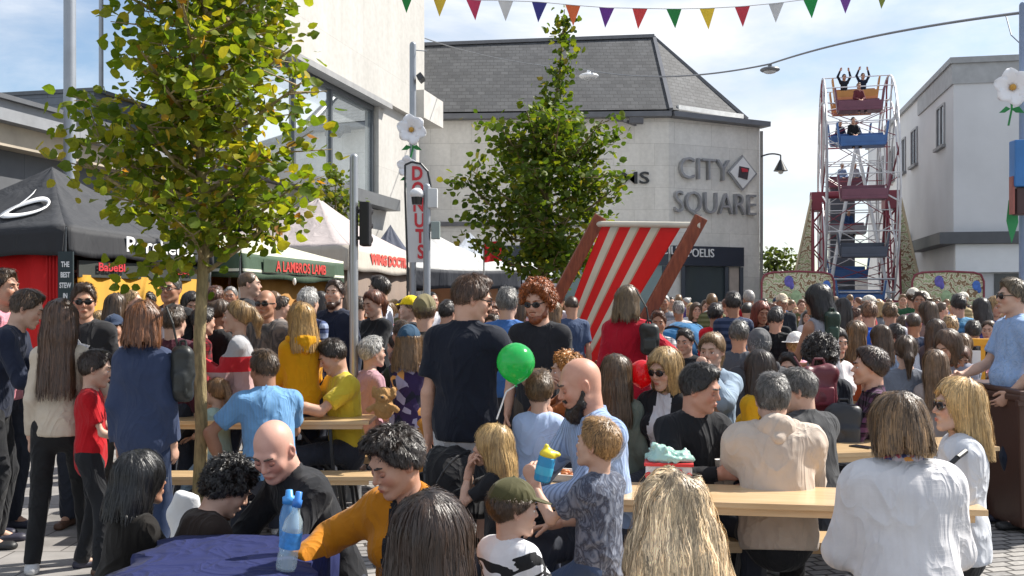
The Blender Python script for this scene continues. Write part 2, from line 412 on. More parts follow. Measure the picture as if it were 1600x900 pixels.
# ------------------------------------------------------------------ heads and hair (head frame: x right, y forward, z up, origin at the middle of the head)
def head_parts(h, neck_to, sex, rot, age='a', mouth=0, hs=1.0, shut=0):
    g = Grid((-.115, -.15, -.235), (.115, .15, .15), h); k = .02; f = sex == 'f'; kid = age == 'k'
    g.put(P_ell((0, -.014, .028), (.076, .096, .092)), k)
    g.put(P_ell((0, .026, -.03), (.062, .066, .082)), .03)
    jw = .046 if f or kid else .053
    for s in (-1, 1):
        g.put(P_cone((s * jw, .008, -.062), (s * .018, .072, -.098), .018, .015), .03)
        g.put(P_ell((s * .036, .062, -.026), (.026, .024, .026)), .025)
    g.put(P_ell((0, .078, -.1), (.018, .016, .016)), .02)
    g.put(P_cone((-.034, .079, .026), (.034, .079, .026), .012, .012), .02)
    for s in (-1, 1): g.put(P_ell((s * .031, .098, .003), (.019, .017, .012)), .012, 's')
    nl = .8 if kid else 1
    g.put(P_cone((0, .086, .016), (0, .088 + .022 * nl, -.024), .007, .0105), .01)
    for s in (-1, 1): g.put(P_ell((s * .011, .094, -.029), (.008, .011, .007)), .008)
    g.put(P_ell((0, .086, -.062), (.026, .017, .013)), .015)
    g.put(P_ell((0, .0995, -.0575), (.021, .008, .0052)), .005); g.put(P_ell((0, .0975, -.068), (.018, .008, .006)), .005)
    g.put(P_ell((0, .109, -.0625), (.021, .008, .0016 + mouth * .004)), .003, 's')
    for s in (-1, 1):
        g.put(P_ell((s * .078, -.008, -.008), (.0095, .018, .031), A=[nrm((1, s * .45, 0)), nrm((-s * .45, 1, .15)), (0, 0, 1)]), .008)
        g.put(P_ell((s * .086, -.003, -.004), (.006, .009, .017)), .005, 's')
    nr = .047 if f or kid else .057
    g.put(P_cone((0, -.03, -.04), neck_to, nr, nr + .004), .03)
    V, Q = g.surf(); T = np.ones((len(V), 3))
    def blob(c, r, col, w=1):
        d = (((V - c) / r) ** 2).sum(1); a = np.clip(1.3 - d, 0, 1)[:, None] * w; return a, col
    for a, col in [blob((0, .103, -.063), (.023, .014, .011), v3(.78, .38, .36) if f else v3(.85, .55, .5), 1),
                   blob((.04, .08, -.03), (.03, .03, .025), v3(1, .78, .74), .7), blob((-.04, .08, -.03), (.03, .03, .025), v3(1, .78, .74), .7),
                   blob((0, .11, -.024), (.014, .02, .014), v3(1, .78, .72), .7),
                   blob((.08, 0, 0), (.02, .03, .04), v3(1, .75, .7), .6), blob((-.08, 0, 0), (.02, .03, .04), v3(1, .75, .7), .6),
                   blob((.031, .09, -.001), (.021, .02, .014), v3(.85, .7, .68), .5), blob((-.031, .09, -.001), (.021, .02, .014), v3(.85, .7, .68), .5)]:
        T = T * (1 - a) + T * col * a
    parts = [(V, Q, 0, T)]
    for s in (-1, 1):                                   # eyes with lids above them
        v, q = sphere_np((s * .031, .0775, .002), .0128, 12)
        dx = (v[:, 0] - s * .031); dz = v[:, 2] - .002; iris = (v[:, 1] > .0775) & (dx * dx + dz * dz < .0075 ** 2)
        t = np.where(iris[:, None], v3(.06, .045, .035), v3(.82, .8, .78)); parts.append((v, q, 2, t))
        v, q = sphere_np((s * .031, .0768 + .0018 * shut, .0068 - .0052 * shut), .0136, 12); parts.append((v, q, 0, v3(.82, .66, .62)))
        L0 = v3(s * .0205, .0915, .0075 - .0115 * shut); L1 = v3(s * .0315, .0922, .0085 - .014 * shut); L2 = v3(s * .0425, .0875, .0055 - .0105 * shut)
        gl_ = Grid(np.minimum(L0, L2) - .008, np.maximum(L0, L2) + .008, .0022); gl_.put(P_cone(L0, L1, .0014, .0018), .001); gl_.put(P_cone(L1, L2, .0018, .0014), .001); v, q = gl_.surf(); parts.append((v, q, 1, .35))
        P0 = v3(s * .013, .0965, .0265); P1 = v3(s * .048, .0825, .0295)     # brows
        gb = Grid(np.minimum(P0, P1) - .014, np.maximum(P0, P1) + .014, .003); gb.put(P_cone(P0, (P0 + P1) / 2 + v3(0, .0035, .0025), .0045, .005), .004); gb.put(P_cone((P0 + P1) / 2 + v3(0, .0035, .0025), P1, .005, .003), .004)
        v, q = gb.surf(); parts.append((v, q, 1, .75))
    return parts

STY = {}
def hair_grid(style, h, down, back, vol=1.0, length=.25, seed=0, ext=None):
    """style: short | buzz | curly | bob | long | pony | bun | spiky | receding | bun"""
    d = nrm(down); L_ = length
    lo = v3(-.16, -.2, -.15) ; hi = v3(.16, .17, .21)
    if style in ('bob', 'long', 'pony', 'wavy'):
        e = d * (L_ + .08); lo = np.minimum(lo, e + v3(-.2, -.24, -.05)); hi = np.maximum(hi, e + v3(.2, .12, .05))
    g = Grid(lo, hi, h); o = {'buzz': .004, 'short': .012, 'receding': .008, 'spiky': .018, 'curly': .03, 'bob': .02, 'long': .018, 'wavy': .022, 'pony': .01, 'bun': .01}[style] * vol
    a, b = (.002, .78)
    if style == 'receding': a, b = -.012, .95
    def line(x, y, z): return -(z - (a + b * np.clip(y, -.2, .055)) - np.where(y > .055, (y - .055) * 3.2, 0) + np.abs(x) * .12)
    front = -.004 if style == 'receding' else 0
    g.put(P_ell((0, -.014 + front, .03), (.078 + o, .099 + o, .093 + o), cut=None if style in ('bob', 'long', 'wavy') else line), .006)
    if style in ('bob', 'long', 'wavy'):
        W_ = .088 + o * .6
        spread = {'bob': .0, 'long': .012, 'wavy': .085}[style] * vol
        mid = v3(0, -.03, .02)
        wv = .035 if style == 'wavy' else .006
        g.put(P_ecap(mid, mid + d * .12 + v3(0, -.01, 0), W_, W_ + wv, (1, 0, 0), .88), .03)
        end = mid + d * (L_ + .02) + np.asarray(back) * .0
        g.put(P_ecap(mid + d * .1 + v3(0, -.022, 0), end + v3(0, -.03, 0), W_ + wv - .002, W_ + wv + spread, (1, 0, 0), .62 if style != 'bob' else .85), .03)
        g.put(P_ell((0, .135, -.025), (.068, .1, .118)), .015, 's')       # face opening
        g.put(P_ell((0, .075, -.03), (.058, .06, .085)), .012, 's')
        if style != 'bob': g.put(P_cone(v3(0, .03, -.13), v3(0, .03, -.13) + d * L_, .055, .075), .03, 's')
        else: g.put(P_ell((0, 0, -.15), (.055, .06, .06)), .02, 's')
        g.clip(lambda x, y, z: (x * d[0] + y * d[1] + z * d[2]) - L_ - .015 * np.sin(x * 60) )
    if style == 'pony':
        b0 = v3(0, -.105, .05); g.put(P_ell(b0, (.03, .03, .03)), .02)
        g.put(P_cone(b0 + v3(0, -.015, 0), b0 + v3(0, -.05, 0) + d * L_ * .5, .024, .036), .02); g.put(P_cone(b0 + v3(0, -.05, 0) + d * L_ * .5, b0 + v3(0, -.04, 0) + d * L_, .036, .014), .02)
    if style == 'bun': g.put(P_ell((0, -.1, .09), (.042, .042, .04)), .02)
    if style == 'spiky': g.put(P_ell((0, .03, .115), (.055, .065, .03)), .03)
    if style == 'short': g.put(P_ell((0, .012, .113), (.056, .06, .021)), .03)
    if style in ('curly',): g.displace(.016 * vol, (38, 38, 38), seed); g.displace(.01, (80, 80, 80), seed)
    elif style == 'spiky': g.displace(.009, (70, 70, 35), seed)
    elif style == 'wavy': g.displace(.014, (26, 26, 9), seed); g.displace(.006, (60, 60, 14), seed)
    elif style in ('long', 'pony', 'bob'): g.displace(.006, (26, 26, 5), seed); g.displace(.003, (75, 75, 7), seed)
    else: g.displace(.003, (60, 60, 60), seed)
    return g
def strands(g, style, n, down, seed=0, streak=.5, wmul=1.0):
    r = np.random.default_rng(seed); V0, Q0 = g.surf()
    if len(V0) == 0: return None
    P = V0[r.integers(0, len(V0), n)] + r.normal(0, .003, (n, 3)); d = nrm(down)
    steps, stepl = {'short': (4, .008), 'buzz': (2, .004), 'receding': (3, .007), 'spiky': (4, .009), 'curly': (7, .008), 'bob': (9, .016), 'long': (12, .024), 'wavy': (14, .02), 'pony': (9, .017), 'bun': (5, .012)}[style]
    width = {'short': .0011, 'buzz': .0008, 'receding': .0012, 'spiky': .0014, 'curly': .0016}.get(style, .0012) * wmul
    crown = v3(0, -.045, .13); lift = r.uniform(.0005, .004, n) + (r.random(n) < .06) * r.uniform(.003, .011, n); pts = []; nr_ = []; prev = None; Lend = (V0 @ d).max() - .022 if style in ('bob', 'long', 'wavy', 'pony') else 9; free = np.zeros(n, bool); fc_ = np.zeros(n); fmax = r.choice([0, 1, 1, 2, 3], n)
    jit = r.normal(0, .28 if style in ('short', 'spiky', 'curly') else .07, (n, 3))
    ph = r.uniform(0, 6.28, n)
    for i in range(steps):
        G = g.grad(P); D_ = g.sample(P); free |= (P @ d) > Lend; P = P - np.where(free[:, None], 0, G * (D_ - lift)[:, None])
        if prev is not None: G = np.where(free[:, None], nr_[-1], G)
        pts.append(P.copy()); nr_.append(G)
        f1 = P - crown; f1 = f1 / (np.linalg.norm(f1, axis=1)[:, None] + 1e-9)
        wgt = np.clip((P[:, 2] - .02) * 12, 0, 1)[:, None]
        if style in ('short', 'spiky', 'receding', 'buzz'): wgt = np.clip(wgt + .3, 0, 1)
        t = f1 * wgt + d * (1.15 - wgt) + jit
        if style in ('curly', 'wavy'): t = t + np.stack([np.sin(ph + i * 1.7), np.cos(ph + i * 1.7), np.sin(ph * 2 + i)], 1) * (1.1 if style == 'curly' else .38)
        t = t - np.where(free[:, None], 0, G * (t * G).sum(1)[:, None]); t = t / (np.linalg.norm(t, axis=1)[:, None] + 1e-9)
        if prev is not None: t = t * .6 + prev * .4
        prev = t; fc_ += free
        if style in ('bob', 'long', 'wavy', 'pony'): fc_ = np.where((P[:, 1] > .05) & (np.abs(P[:, 0]) < .064) & (P[:, 2] < .075) & (P[:, 2] > -.14), 9, fc_)
        P = P + t * stepl * np.where(fc_ > fmax, .02, 1)[:, None]
        if style in ('short', 'spiky', 'curly'): lift = lift + {'short': .0022, 'spiky': .0042, 'curly': .003}[style]
        elif i > steps - 3: lift = lift + r.uniform(0, .0025, n)
    pts = np.stack(pts, 1); nr_ = np.stack(nr_, 1); tan = np.gradient(pts, axis=1)
    side = np.cross(tan, nr_ + r.normal(0, .12, (n, 1, 3))); side /= (np.linalg.norm(side, axis=2)[..., None] + 1e-9)
    taper = np.linspace(1, .25, steps)[None, :, None] * width * r.uniform(.6, 1.4, (n, 1, 1))
    A = pts - side * taper; B = pts + side * taper
    V = np.stack([A, B], 2).reshape(-1, 3)
    base = (np.arange(n) * steps * 2)[:, None] + (np.arange(steps - 1) * 2)[None, :]
    Q = np.stack([base, base + 1, base + 3, base + 2], 2).reshape(-1, 4)
    sd0 = pts[:, 0]; lock = vnoise(sd0[:, 0] * 45, sd0[:, 1] * 45, sd0[:, 2] * 6)
    T = np.repeat(np.exp(r.normal(0, streak * .3, n) + lock * streak * .8), steps * 2)[:, None] * np.ones(3)
    if streak > .8:
        up_ = np.clip((sd0[:, 2] - .03) * 11, 0, 1) * np.exp(-((sd0[:, 0] - .015) / .045) ** 2); T = T * np.repeat(1 - .68 * up_, steps * 2)[:, None]
    return V, Q, 0, np.clip(T, .2, 2.0)

# ------------------------------------------------------------------ hands
def hand_parts(Wp, hd, pn, side, hs, curl, h, thumb_in=True):
    "Wp wrist, hd direction of the hand, pn palm normal (towards what it holds), side +1 right / -1 left"
    hd = nrm(hd); pn = nrm(np.asarray(pn) - (np.asarray(pn) @ hd) * hd); lat = np.cross(hd, pn) * side   # lat points to the thumb side
    ln = .082 * hs; pts = [Wp - hd * .03, Wp + hd * .2 * hs]; c = Wp + hd * .09 * hs
    g = Grid(c - .145 * hs, c + .145 * hs, h)
    g.put(P_cone(Wp - hd * .03, Wp + hd * .01, .026 * hs, .025 * hs), .02)
    g.put(P_ecap(Wp + hd * .012, Wp + hd * ln, .031 * hs, .039 * hs, lat, .36), .02)
    FL = [.068, .078, .072, .056]; r0 = max(.0088 * hs, h * 1.1)
    for i in range(4):
        off = (1.5 - i) * .0195 * hs; b = Wp + hd * (ln + (.004 if i in (1, 2) else -.004) * hs) + lat * off
        ang = curl * (.7 + .12 * i) ; p = b; L3 = [FL[i] * .45 * hs, FL[i] * .3 * hs, FL[i] * .25 * hs]; dd = hd; a = 0
        fan = lat * (1.5 - i) * .07
        for j in range(3):
            a += ang * (.9, 1.0, .6)[j]; dd = nrm(hd * math.cos(a) + pn * math.sin(a) + fan); q = p + dd * L3[j]
            g.put(P_cone(p, q, r0 * (1 - .08 * j), r0 * (.92 - .08 * j)), .003); p = q
    b = Wp + hd * .02 * hs + lat * .024 * hs; t1 = nrm(hd * .75 + lat * .65 + pn * .45); p = b + t1 * .042 * hs
    g.put(P_cone(b, p, .014 * hs, max(.0115 * hs, r0)), .008); t2 = nrm(hd * .9 + lat * (.1 if thumb_in else .4) + pn * (.35 + curl * .4)); q = p + t2 * .03 * hs
    g.put(P_cone(p, q, max(.0105 * hs, r0), max(.0095 * hs, r0)), .004); t3 = nrm(hd * .9 - lat * .15 + pn * (.4 + curl * .5)); g.put(P_cone(q, q + t3 * .024 * hs, max(.0098 * hs, r0), max(.008 * hs, r0 * .9)), .004)
    V, Q = g.surf(); return V, Q

def ik(a, t, l1, l2, pole):
    d = t - a; L_ = np.linalg.norm(d); mxl = (l1 + l2) * .995
    if L_ > mxl: t = a + d / L_ * mxl; d = t - a; L_ = mxl
    if L_ < abs(l1 - l2) + .02: L_ = abs(l1 - l2) + .02
    u = d / np.linalg.norm(d); x = (l1 * l1 - l2 * l2 + L_ * L_) / (2 * L_); hgt = math.sqrt(max(l1 * l1 - x * x, 0))
    p = np.asarray(pole, float); p = nrm(p - (p @ u) * u); return a + u * x + p * hgt, t

ARMS = {  # wrist from the shoulder (outward, forward, up), pole (outward, forward, up), curl, palm normal (outward, forward, up)
    'down': ((.07, .03, -.52), (.3, -1, 0), .35, (-1, .2, 0)), 'table': ((-.1, .36, -.27), (1, -.3, -.6), .35, (-.4, 0, -1)),
    'tablewide': ((.06, .34, -.28), (1, -.2, -.5), .35, (-.4, 0, -1)), 'hold': ((-.05, .31, -.18), (.6, -.3, -1), .9, (-.8, .2, .3)),
    'mouth': ((-.13, .2, .1), (.7, .1, -1), .9, (-.4, -1, 0)), 'phone': ((-.1, .3, -.12), (.5, -.3, -1), .7, (-.3, -.6, .8)),
    'lap': ((-.07, .24, -.36), (.8, -.5, -.3), .4, (-.3, 0, -1)), 'up': ((.06, .06, .48), (1, -.2, 0), .2, (0, 1, 0)),
    'cross': ((-.2, .2, -.24), (1, .1, -.6), .6, (-.2, -1, 0)), 'hip': ((.05, .0, -.3), (1, -.4, 0), .6, (-1, .2, 0)),
    'pocket': ((.04, .08, -.46), (.6, -1, 0), .5, (-1, .2, 0)), 'front': ((-.04, .33, -.34), (.5, -.6, -.6), .6, (-1, 0, 0)),
    'reach': ((-.03, .46, -.1), (.5, -.3, -1), .5, (-.5, 0, -1)), 'strap': ((-.08, .16, -.1), (.6, -.2, -1), 1.0, (-.2, -1, 0)),
}
NP = [0]
def person(label, px, top, D, yaw, sit=False, sex='m', age='a', H=None, b=1.0, lean=0, bend=0, side=0, twist=0, head=(0, 0, 0), la='down', ra='down',
           shirt=((.1, .1, .12), {}), sl='long', neck='crew', inner=None, jacket=False, hem=.0, bag=None, pants=(.03, .035, .05), leg='trousers', hair=('short', (.05, .03, .02), .2, 1),
           skin=(.55, .36, .27), glasses=None, beard=None, cap=None, mouth=0, stance=0, feet=True, group=None, belly=0, seat=.45, strands_n=None, streak=.5, fit=0, hood=None, shirtname=None, dx=0, loc=None, loose=1):
    NP[0] += 1; seed = NP[0] * 7 + 3; rr = random.Random(seed)
    f = sex == 'f'
    hb = float(np.clip(2.3 * D / 1024, .009, .022)); hh = float(np.clip(1.15 * D / 1024, .0042, .014)); hhand = float(np.clip(.9 * D / 1024, .0035, .009))
    zt = Z(top, D) if loc is None else top
    def skel(H):
        s = H / 1.75; hs = s ** .45; K = {}
        zp = (.95 * s) if not sit else seat + .09 * s
        P = v3(0, 0, zp); a1 = R(lean); a2 = R(lean + bend); sd_ = R(side)
        u1 = nrm(v3(math.sin(sd_), math.sin(a1) * math.cos(sd_), math.cos(a1) * math.cos(sd_))); u2 = nrm(v3(math.sin(sd_), math.sin(a2) * math.cos(sd_), math.cos(a2) * math.cos(sd_)))
        M_ = P + u1 * .25 * s; Nk = M_ + u2 * .265 * s
        tw = R(twist); r_ = nrm(np.cross(u2, np.cross(v3(math.cos(tw), -math.sin(tw), 0), u2))); fw = np.cross(u2, r_)
        hy, hp, hr_ = [R(q) for q in head]
        un = nrm(u2 * .8 + v3(0, .15 + .25 * math.sin(a2) - .25 * hp * .5, .6)) ; un = nrm(nrm(u2) * .5 + v3(math.sin(sd_) * .5, math.sin(a2) * .5 + math.sin(max(-hp, 0)) * .45 , 1) * .5)
        # head frame: yaw about z from body forward, then pitch, then roll
        y0 = -hy - tw; fwd = v3(-math.sin(y0), math.cos(y0), 0); rgt = v3(math.cos(y0), math.sin(y0), 0)
        hf = fwd * math.cos(hp) + v3(0, 0, 1) * math.sin(hp); hu = np.cross(rgt, hf)
        rg2 = rgt * math.cos(hr_) - hu * math.sin(hr_); hu = np.cross(rg2, hf)
        C = Nk + un * (.105 * s ** .7) + hu * .062 * hs + hf * .018 * hs
        K.update(s=s, hs=hs, P=P, u1=u1, u2=u2, M=M_, N=Nk, r=r_, fw=fw, C=C, A=np.array([rg2, hf, hu]), top=C[2] + .125 * hs + max(0, 0))
        return K
    tophair = {'curly': .022, 'spiky': .02, 'bob': .012, 'wavy': .012, 'long': .012, 'short': .015}.get(hair[0], .004) if hair else -.003
    if H is None:
        lo_, hi_ = .7, 2.3
        for _ in range(26):
            mid = (lo_ + hi_) / 2; k = skel(mid)
            if k['top'] + tophair * k['hs'] < zt: lo_ = mid
            else: hi_ = mid
        H = (lo_ + hi_) / 2
    K = skel(H); s, hs, P, u1, u2, M_, Nk, rt, fw, C, A = [K[q] for q in ('s', 'hs', 'P', 'u1', 'u2', 'M', 'N', 'r', 'fw', 'C', 'A')]
    if (H < 1.45 and age == 'a') or H > 2.0: print('CHECK H=%.2f' % H, label)
    bw = b * s * .94; sw = (.152 if not f else .13) * bw * (.92 if age == 'k' else 1)
    S = {1: Nk + rt * sw - u2 * .062 * s, -1: Nk - rt * sw - u2 * .062 * s}
    arm = {}
    for sd_, spec in ((1, ra), (-1, la)):
        if isinstance(spec, str): spec = ARMS[spec]
        spec = tuple(spec) + ARMS['hold'][len(spec):] if not isinstance(spec[0], (int, float)) else (spec,) + ARMS['hold'][1:]
        t, pole, curl, pn = spec[:4]
        tx = S[sd_] + (v3(1, 0, 0) * sd_ * t[0] + v3(0, 1, 0) * t[1] + v3(0, 0, 1) * t[2]) * s
        E, Wr = ik(S[sd_], tx, .285 * s, .25 * s, v3(pole[0] * sd_, pole[1], pole[2])); arm[sd_] = (E, Wr, curl, v3(pn[0] * sd_, pn[1], pn[2]), spec[4] if len(spec) > 4 else None)
    hw = (.085 if not f else .09) * s
    legp = {}
    for sd_ in (1, -1):
        hip = P + v3(sd_ * hw, 0, -.02 * s)
        if sit: an = v3(sd_ * .13 * s, (.40 + .04 * sd_ * stance) * s, .08 * s); kn, an = ik(hip, an, .42 * s, .41 * s, v3(sd_ * .15, 1, 1.2))
        else: an = v3(sd_ * (.1 + abs(stance) * .1) * s, sd_ * stance * .22 * s, .085 * s); kn, an = ik(hip, an, .43 * s, .43 * s, v3(0, 1, 0))
        legp[sd_] = (hip, kn, an)
    lo = v3(-.6, -.55, -.02) ; hi = v3(.6, .9, H + .25)
    allp = np.array([P - .2 * s, P + .2 * s, C - .13, C + .13, Nk] + [q for sd_ in (1, -1) for q in (S[sd_], arm[sd_][0], arm[sd_][1], *legp[sd_])])
    lo = allp.min(0) - .13 * s - .03; hi = allp.max(0) + .13 * s + .03; lo[2] = max(lo[2], -.01)
    gl = f * 1.0
    def torso(g, o, kk=.045, o_low=None):
        ol = o if o_low is None else o_low
        g.put(P_ecap(P + u1 * -.03 * s, P + u1 * .05 * s, (.148 + .012 * gl) * bw + ol, (.14 + .008 * gl) * bw + ol, rt, .74), kk)
        g.put(P_ecap(P + u1 * .05 * s, M_, (.137 - .006 * gl + belly * .02) * bw + o, (.133 - .012 * gl) * bw + o, rt, .72 + belly * .16), kk)
        g.put(P_ecap(M_ + u2 * .0, Nk - u2 * .15 * s, (.136 - .012 * gl) * bw + o, (.146 - .018 * gl) * bw + o, rt, .69), kk)
        g.put(P_cone(S[-1] + u2 * .0, S[1], (.056 - .006 * gl) * bw + o, (.056 - .006 * gl) * bw + o), kk)
        for sd_ in (1, -1): g.put(P_cone(Nk + u2 * .01 * s, S[sd_] + u2 * .006 * s, .05 * bw + o * .5, .044 * bw + o * .8), .03)
        if f and age == 'a':
            for sd_ in (1, -1): g.put(P_ell(Nk - u2 * .19 * s + rt * sd_ * .07 * bw + fw * .085 * s, v3(.062, .055, .06) * bw + o), .04)
        if belly: g.put(P_ell(P + u1 * .12 * s + fw * .05 * s * (1 + belly * .5), v3(.12, .09 + .03 * belly, .11) * bw + o), .05)
        back = -fw; g.put(P_ell(Nk - u2 * .14 * s + back * .03 * s, v3(.12, .07, .12) * bw + o), .05)
    long_, short_ = sl == 'long', sl == 'short'
    # ---------------- body (skin)
    g = Grid(lo, hi, hb); torso(g, -.014); cov = -.008
    for sd_ in (1, -1):
        E, Wr = arm[sd_][:2]; o1 = cov if sl != 'none' else 0; o2 = cov if long_ else 0; th = .88 if f or age == 'k' else 1
        g.put(P_cone(S[sd_], E, .052 * bw * th + o1, .041 * bw * th + min(o1, o2)), .035); g.put(P_cone(E, E + (Wr - E) * .45, .041 * bw * th + o2, .040 * bw * th + o2), .012); g.put(P_cone(E + (Wr - E) * .45, Wr, .040 * bw * th + o2, .026 * s * th + .0), .012)
        hip, kn, an = legp[sd_]; o3 = -.01 if leg != 'bare' else 0; o4 = -.01 if leg == 'trousers' else 0
        g.put(P_cone(hip, kn, .083 * bw + o3, .052 * bw + o4), .04); g.put(P_cone(kn, kn + (an - kn) * .35, .052 * bw + o4, .054 * bw + o4), .02); g.put(P_cone(kn + (an - kn) * .35, an, .054 * bw + o4, .034 * bw), .02)
        g.put(P_cone(an, an + v3(sd_ * .02, .1 * s, -.045 * s), .034 * s, .025 * s), .02)
    nb = (.047 if f or age == 'k' else .057) * hs
    g.put(P_cone(Nk - u2 * .05 * s, C - A[2] * .07 * hs - A[1] * .02 * hs, nb + .006, nb), .03)
    V, Q = g.surf(); parts = [(V, Q, 0, 1.0)]
    neck_l = A @ ((Nk - u2 * .02 * s) - C) / hs
    for v, q, m, t in head_parts(hh / hs, neck_l, sex, A, age, mouth, 1.0, 1 if head[1] < -13 else 0):
        parts.append((v * hs @ A + C, q, m, t))
    hands_ok = D < 14
    for sd_ in (1, -1):
        E, Wr, curl, pn, hdv = arm[sd_]
        hd = nrm(Wr - E) if hdv is None else nrm(v3(hdv[0] * sd_, hdv[1], hdv[2]))
        v, q = hand_parts(Wr, hd, pn, sd_, hs * (1 if not f else .93) * 1.02, curl, hhand); parts.append((v, q, 0, v3(1, .93, .9)))
    V, Q, mi, T = join_parts(parts)
    hcol = hair[1] if hair else (.1, .06, .04)
    eyem = eye_material()
    me = np_mesh('person', V, Q, [skinmat(skin), hairmat(hcol), eyem], mi, True, T)
    body = bpy.data.objects.new('person', me); COL.objects.link(body)
    tag(body, label, 'person', group)
    yr = R(yaw)
    Cw = np.array([C[0] * math.cos(yr) + C[1] * math.sin(yr), -C[0] * math.sin(yr) + C[1] * math.cos(yr)])
    if loc is None: body.location = (X(px, D) - Cw[0] + dx, D - Cw[1], 0)
    else: body.location = loc
    body.rotation_euler = (0, 0, -yr)
    mkobj = lambda nm, V, Q, mats, mi=None, T=None, par=body: link(bpy.data.objects.new(nm, np_mesh(nm, V, Q, mats, mi, True, T)), par)
    # ---------------- upper garment
    of = (.014 + .006 * fit + (.012 if jacket else 0)) * (1 if s > .8 else .8) * loose
    g = Grid(lo, hi, hb); hemd = -.07 * s - hem
    torso(g, of, .05, of + .012)
    for sd_ in (1, -1):
        E, Wr = arm[sd_][:2]; th = .9 if f or age == 'k' else 1
        if sl == 'short':
            En = S[sd_] + (E - S[sd_]) * .72; g.put(P_cone(S[sd_], En, .054 * bw * th + of, .052 * bw * th + of, cb=True), .04)
        elif sl == 'half':
            Fa = E + (Wr - E) * .35; g.put(P_cone(S[sd_], E, .053 * bw * th + of, .046 * bw + of), .04); g.put(P_cone(E, Fa, .046 * bw + of, .046 * bw + of, cb=True), .014)
        elif long_:
            g.put(P_cone(S[sd_], E, .053 * bw * th + of, .044 * bw * th + of), .04 + .022 * min(fit, 3)); Fa = E + (Wr - E) * (1.0 if not jacket else .97)
            g.put(P_cone(E, Fa, .044 * bw * th + of, .028 * s * th + of * .9, cb=True), .014)
    ex = np.concatenate([(E_[0] - S[q]) for q, E_ in arm.items()]) if False else None
    # folds: rings on the sleeves and diagonal creases on the trunk
    fa = (.0065 if D < 9 else .005) * min(1.1, s + .15) * (.35 if shirt[1].get('kind') == 'knit' else 1)
    def folds(x, y, z):
        w1 = vnoise(x * 4 + seed, y * 4, z * 4) * 1.6
        a = 1 - np.abs(vnoise(x * 9 + z * 4 + w1 + seed, y * 9 + w1, z * 12 - x * 5)) * 2
        b_ = 1 - np.abs(vnoise(x * 17 - z * 7 + w1, y * 17 + seed, z * 22 + x * 9 + w1)) * 2
        c_ = vnoise(x * 5, y * 5, z * 5 + seed)
        return -(np.maximum(a, -.2) * (.6 + .4 * c_) + .45 * np.maximum(b_, -.2)) * fa * .75 + .003
    g.displace(fa, None, fn=folds)
    if neck == 'v':
        g.put(P_ell(Nk + u2 * .03 * s + fw * .02 * s, v3(.075, .075, .06) * s), .01, 's'); g.put(P_cone(Nk + fw * .06 * s, Nk - u2 * .12 * s + fw * .14 * s, .045 * s, .012 * s), .01, 's')
    elif neck in ('crew', 'collar', 'hood', 'tank'):
        r0 = .068 if neck != 'tank' else .09
        g.put(P_ell(Nk + u2 * .045 * s + fw * .012 * s, v3(r0, r0, .052) * s), .01, 's')
    if neck == 'collar' or jacket:
        c0 = Nk + u2 * .022 * s + fw * .005
        ring = [c0 + (rt * math.sin(a) * .064 + fw * (math.cos(a) * .062)) * s * (1.05 if f else 1.12) - u2 * (.03 * max(0, math.cos(a))) * s for a in np.linspace(-2.7 + math.pi * 2 * 0, 2.7, 14) + math.pi]
        for a_, b_ in zip(ring[:-1], ring[1:]): g.put(P_ecap(a_ - u2 * .008, b_ - u2 * .008, .012, .012, u2, .9), .006); g.put(P_cone(a_ + u2 * .016 * s, b_ + u2 * .016 * s, .0075, .0075), .012)
    if neck == 'hood':
        gh = Grid(Nk - .26 * s, Nk + .24 * s, min(hb, .011)); bk = Nk - fw * .116 * s * b - u2 * .075 * s
        for sd_ in (1, -1):
            f0 = Nk + fw * .055 * s + rt * sd_ * .05 * s - u2 * .03 * s; m0 = Nk - fw * .03 * s + rt * sd_ * .098 * s + u2 * .015 * s
            gh.put(P_cone(f0, m0, .022 * s, .036 * s), .02); gh.put(P_cone(m0, bk, .036 * s, .024 * s), .03)
        gh.put(P_ell(Nk - fw * .1 * s - u2 * .0 * s, v3(.095, .058, .07) * s), .03); gh.put(P_ell(C - A[2] * .02, v3(.088, .108, .13) * hs, A=A), .008, 's'); gh.put(P_cone(Nk, Nk + u2 * .1 * s, .06 * s, .07 * s), .01, 's')
        gh.displace(.006, None, fn=lambda x, y, z: -np.abs(vnoise(x * 13 + seed, y * 13, z * 20)) * .008)
        HOOD = gh.surf()
    if sl == 'none': 
        for sd_ in (1, -1): g.put(P_ell(S[sd_] + rt * sd_ * .03 * s, v3(.05, .1, .1) * s), .02, 's')
    pl = P + u1 * hemd
    g.clip(lambda x, y, z: -((x - pl[0]) * u1[0] + (y - pl[1]) * u1[1] + (z - pl[2]) * u1[2]))
    V, Q = g.surf(); col, kw = shirt; mats = [cloth(col, **kw)]; mi = None
    if inner is not None:
        mats.append(cloth(inner)); fc = V[Q].mean(1); rel = fc - Nk; u_ = rel @ rt; w_ = rel @ u2; fd = rel @ fw
        mi = ((np.abs(u_) < (.045 - w_ * .12) * s) & (fd > .03 * s) & (w_ < .03)).astype(int)
    up_o = mkobj(shirtname or ('jacket' if jacket else 'shirt'), V, Q, mats, mi)
    if neck == 'hood': mkobj('hood', HOOD[0], HOOD[1], mats[:1], None, None, up_o)
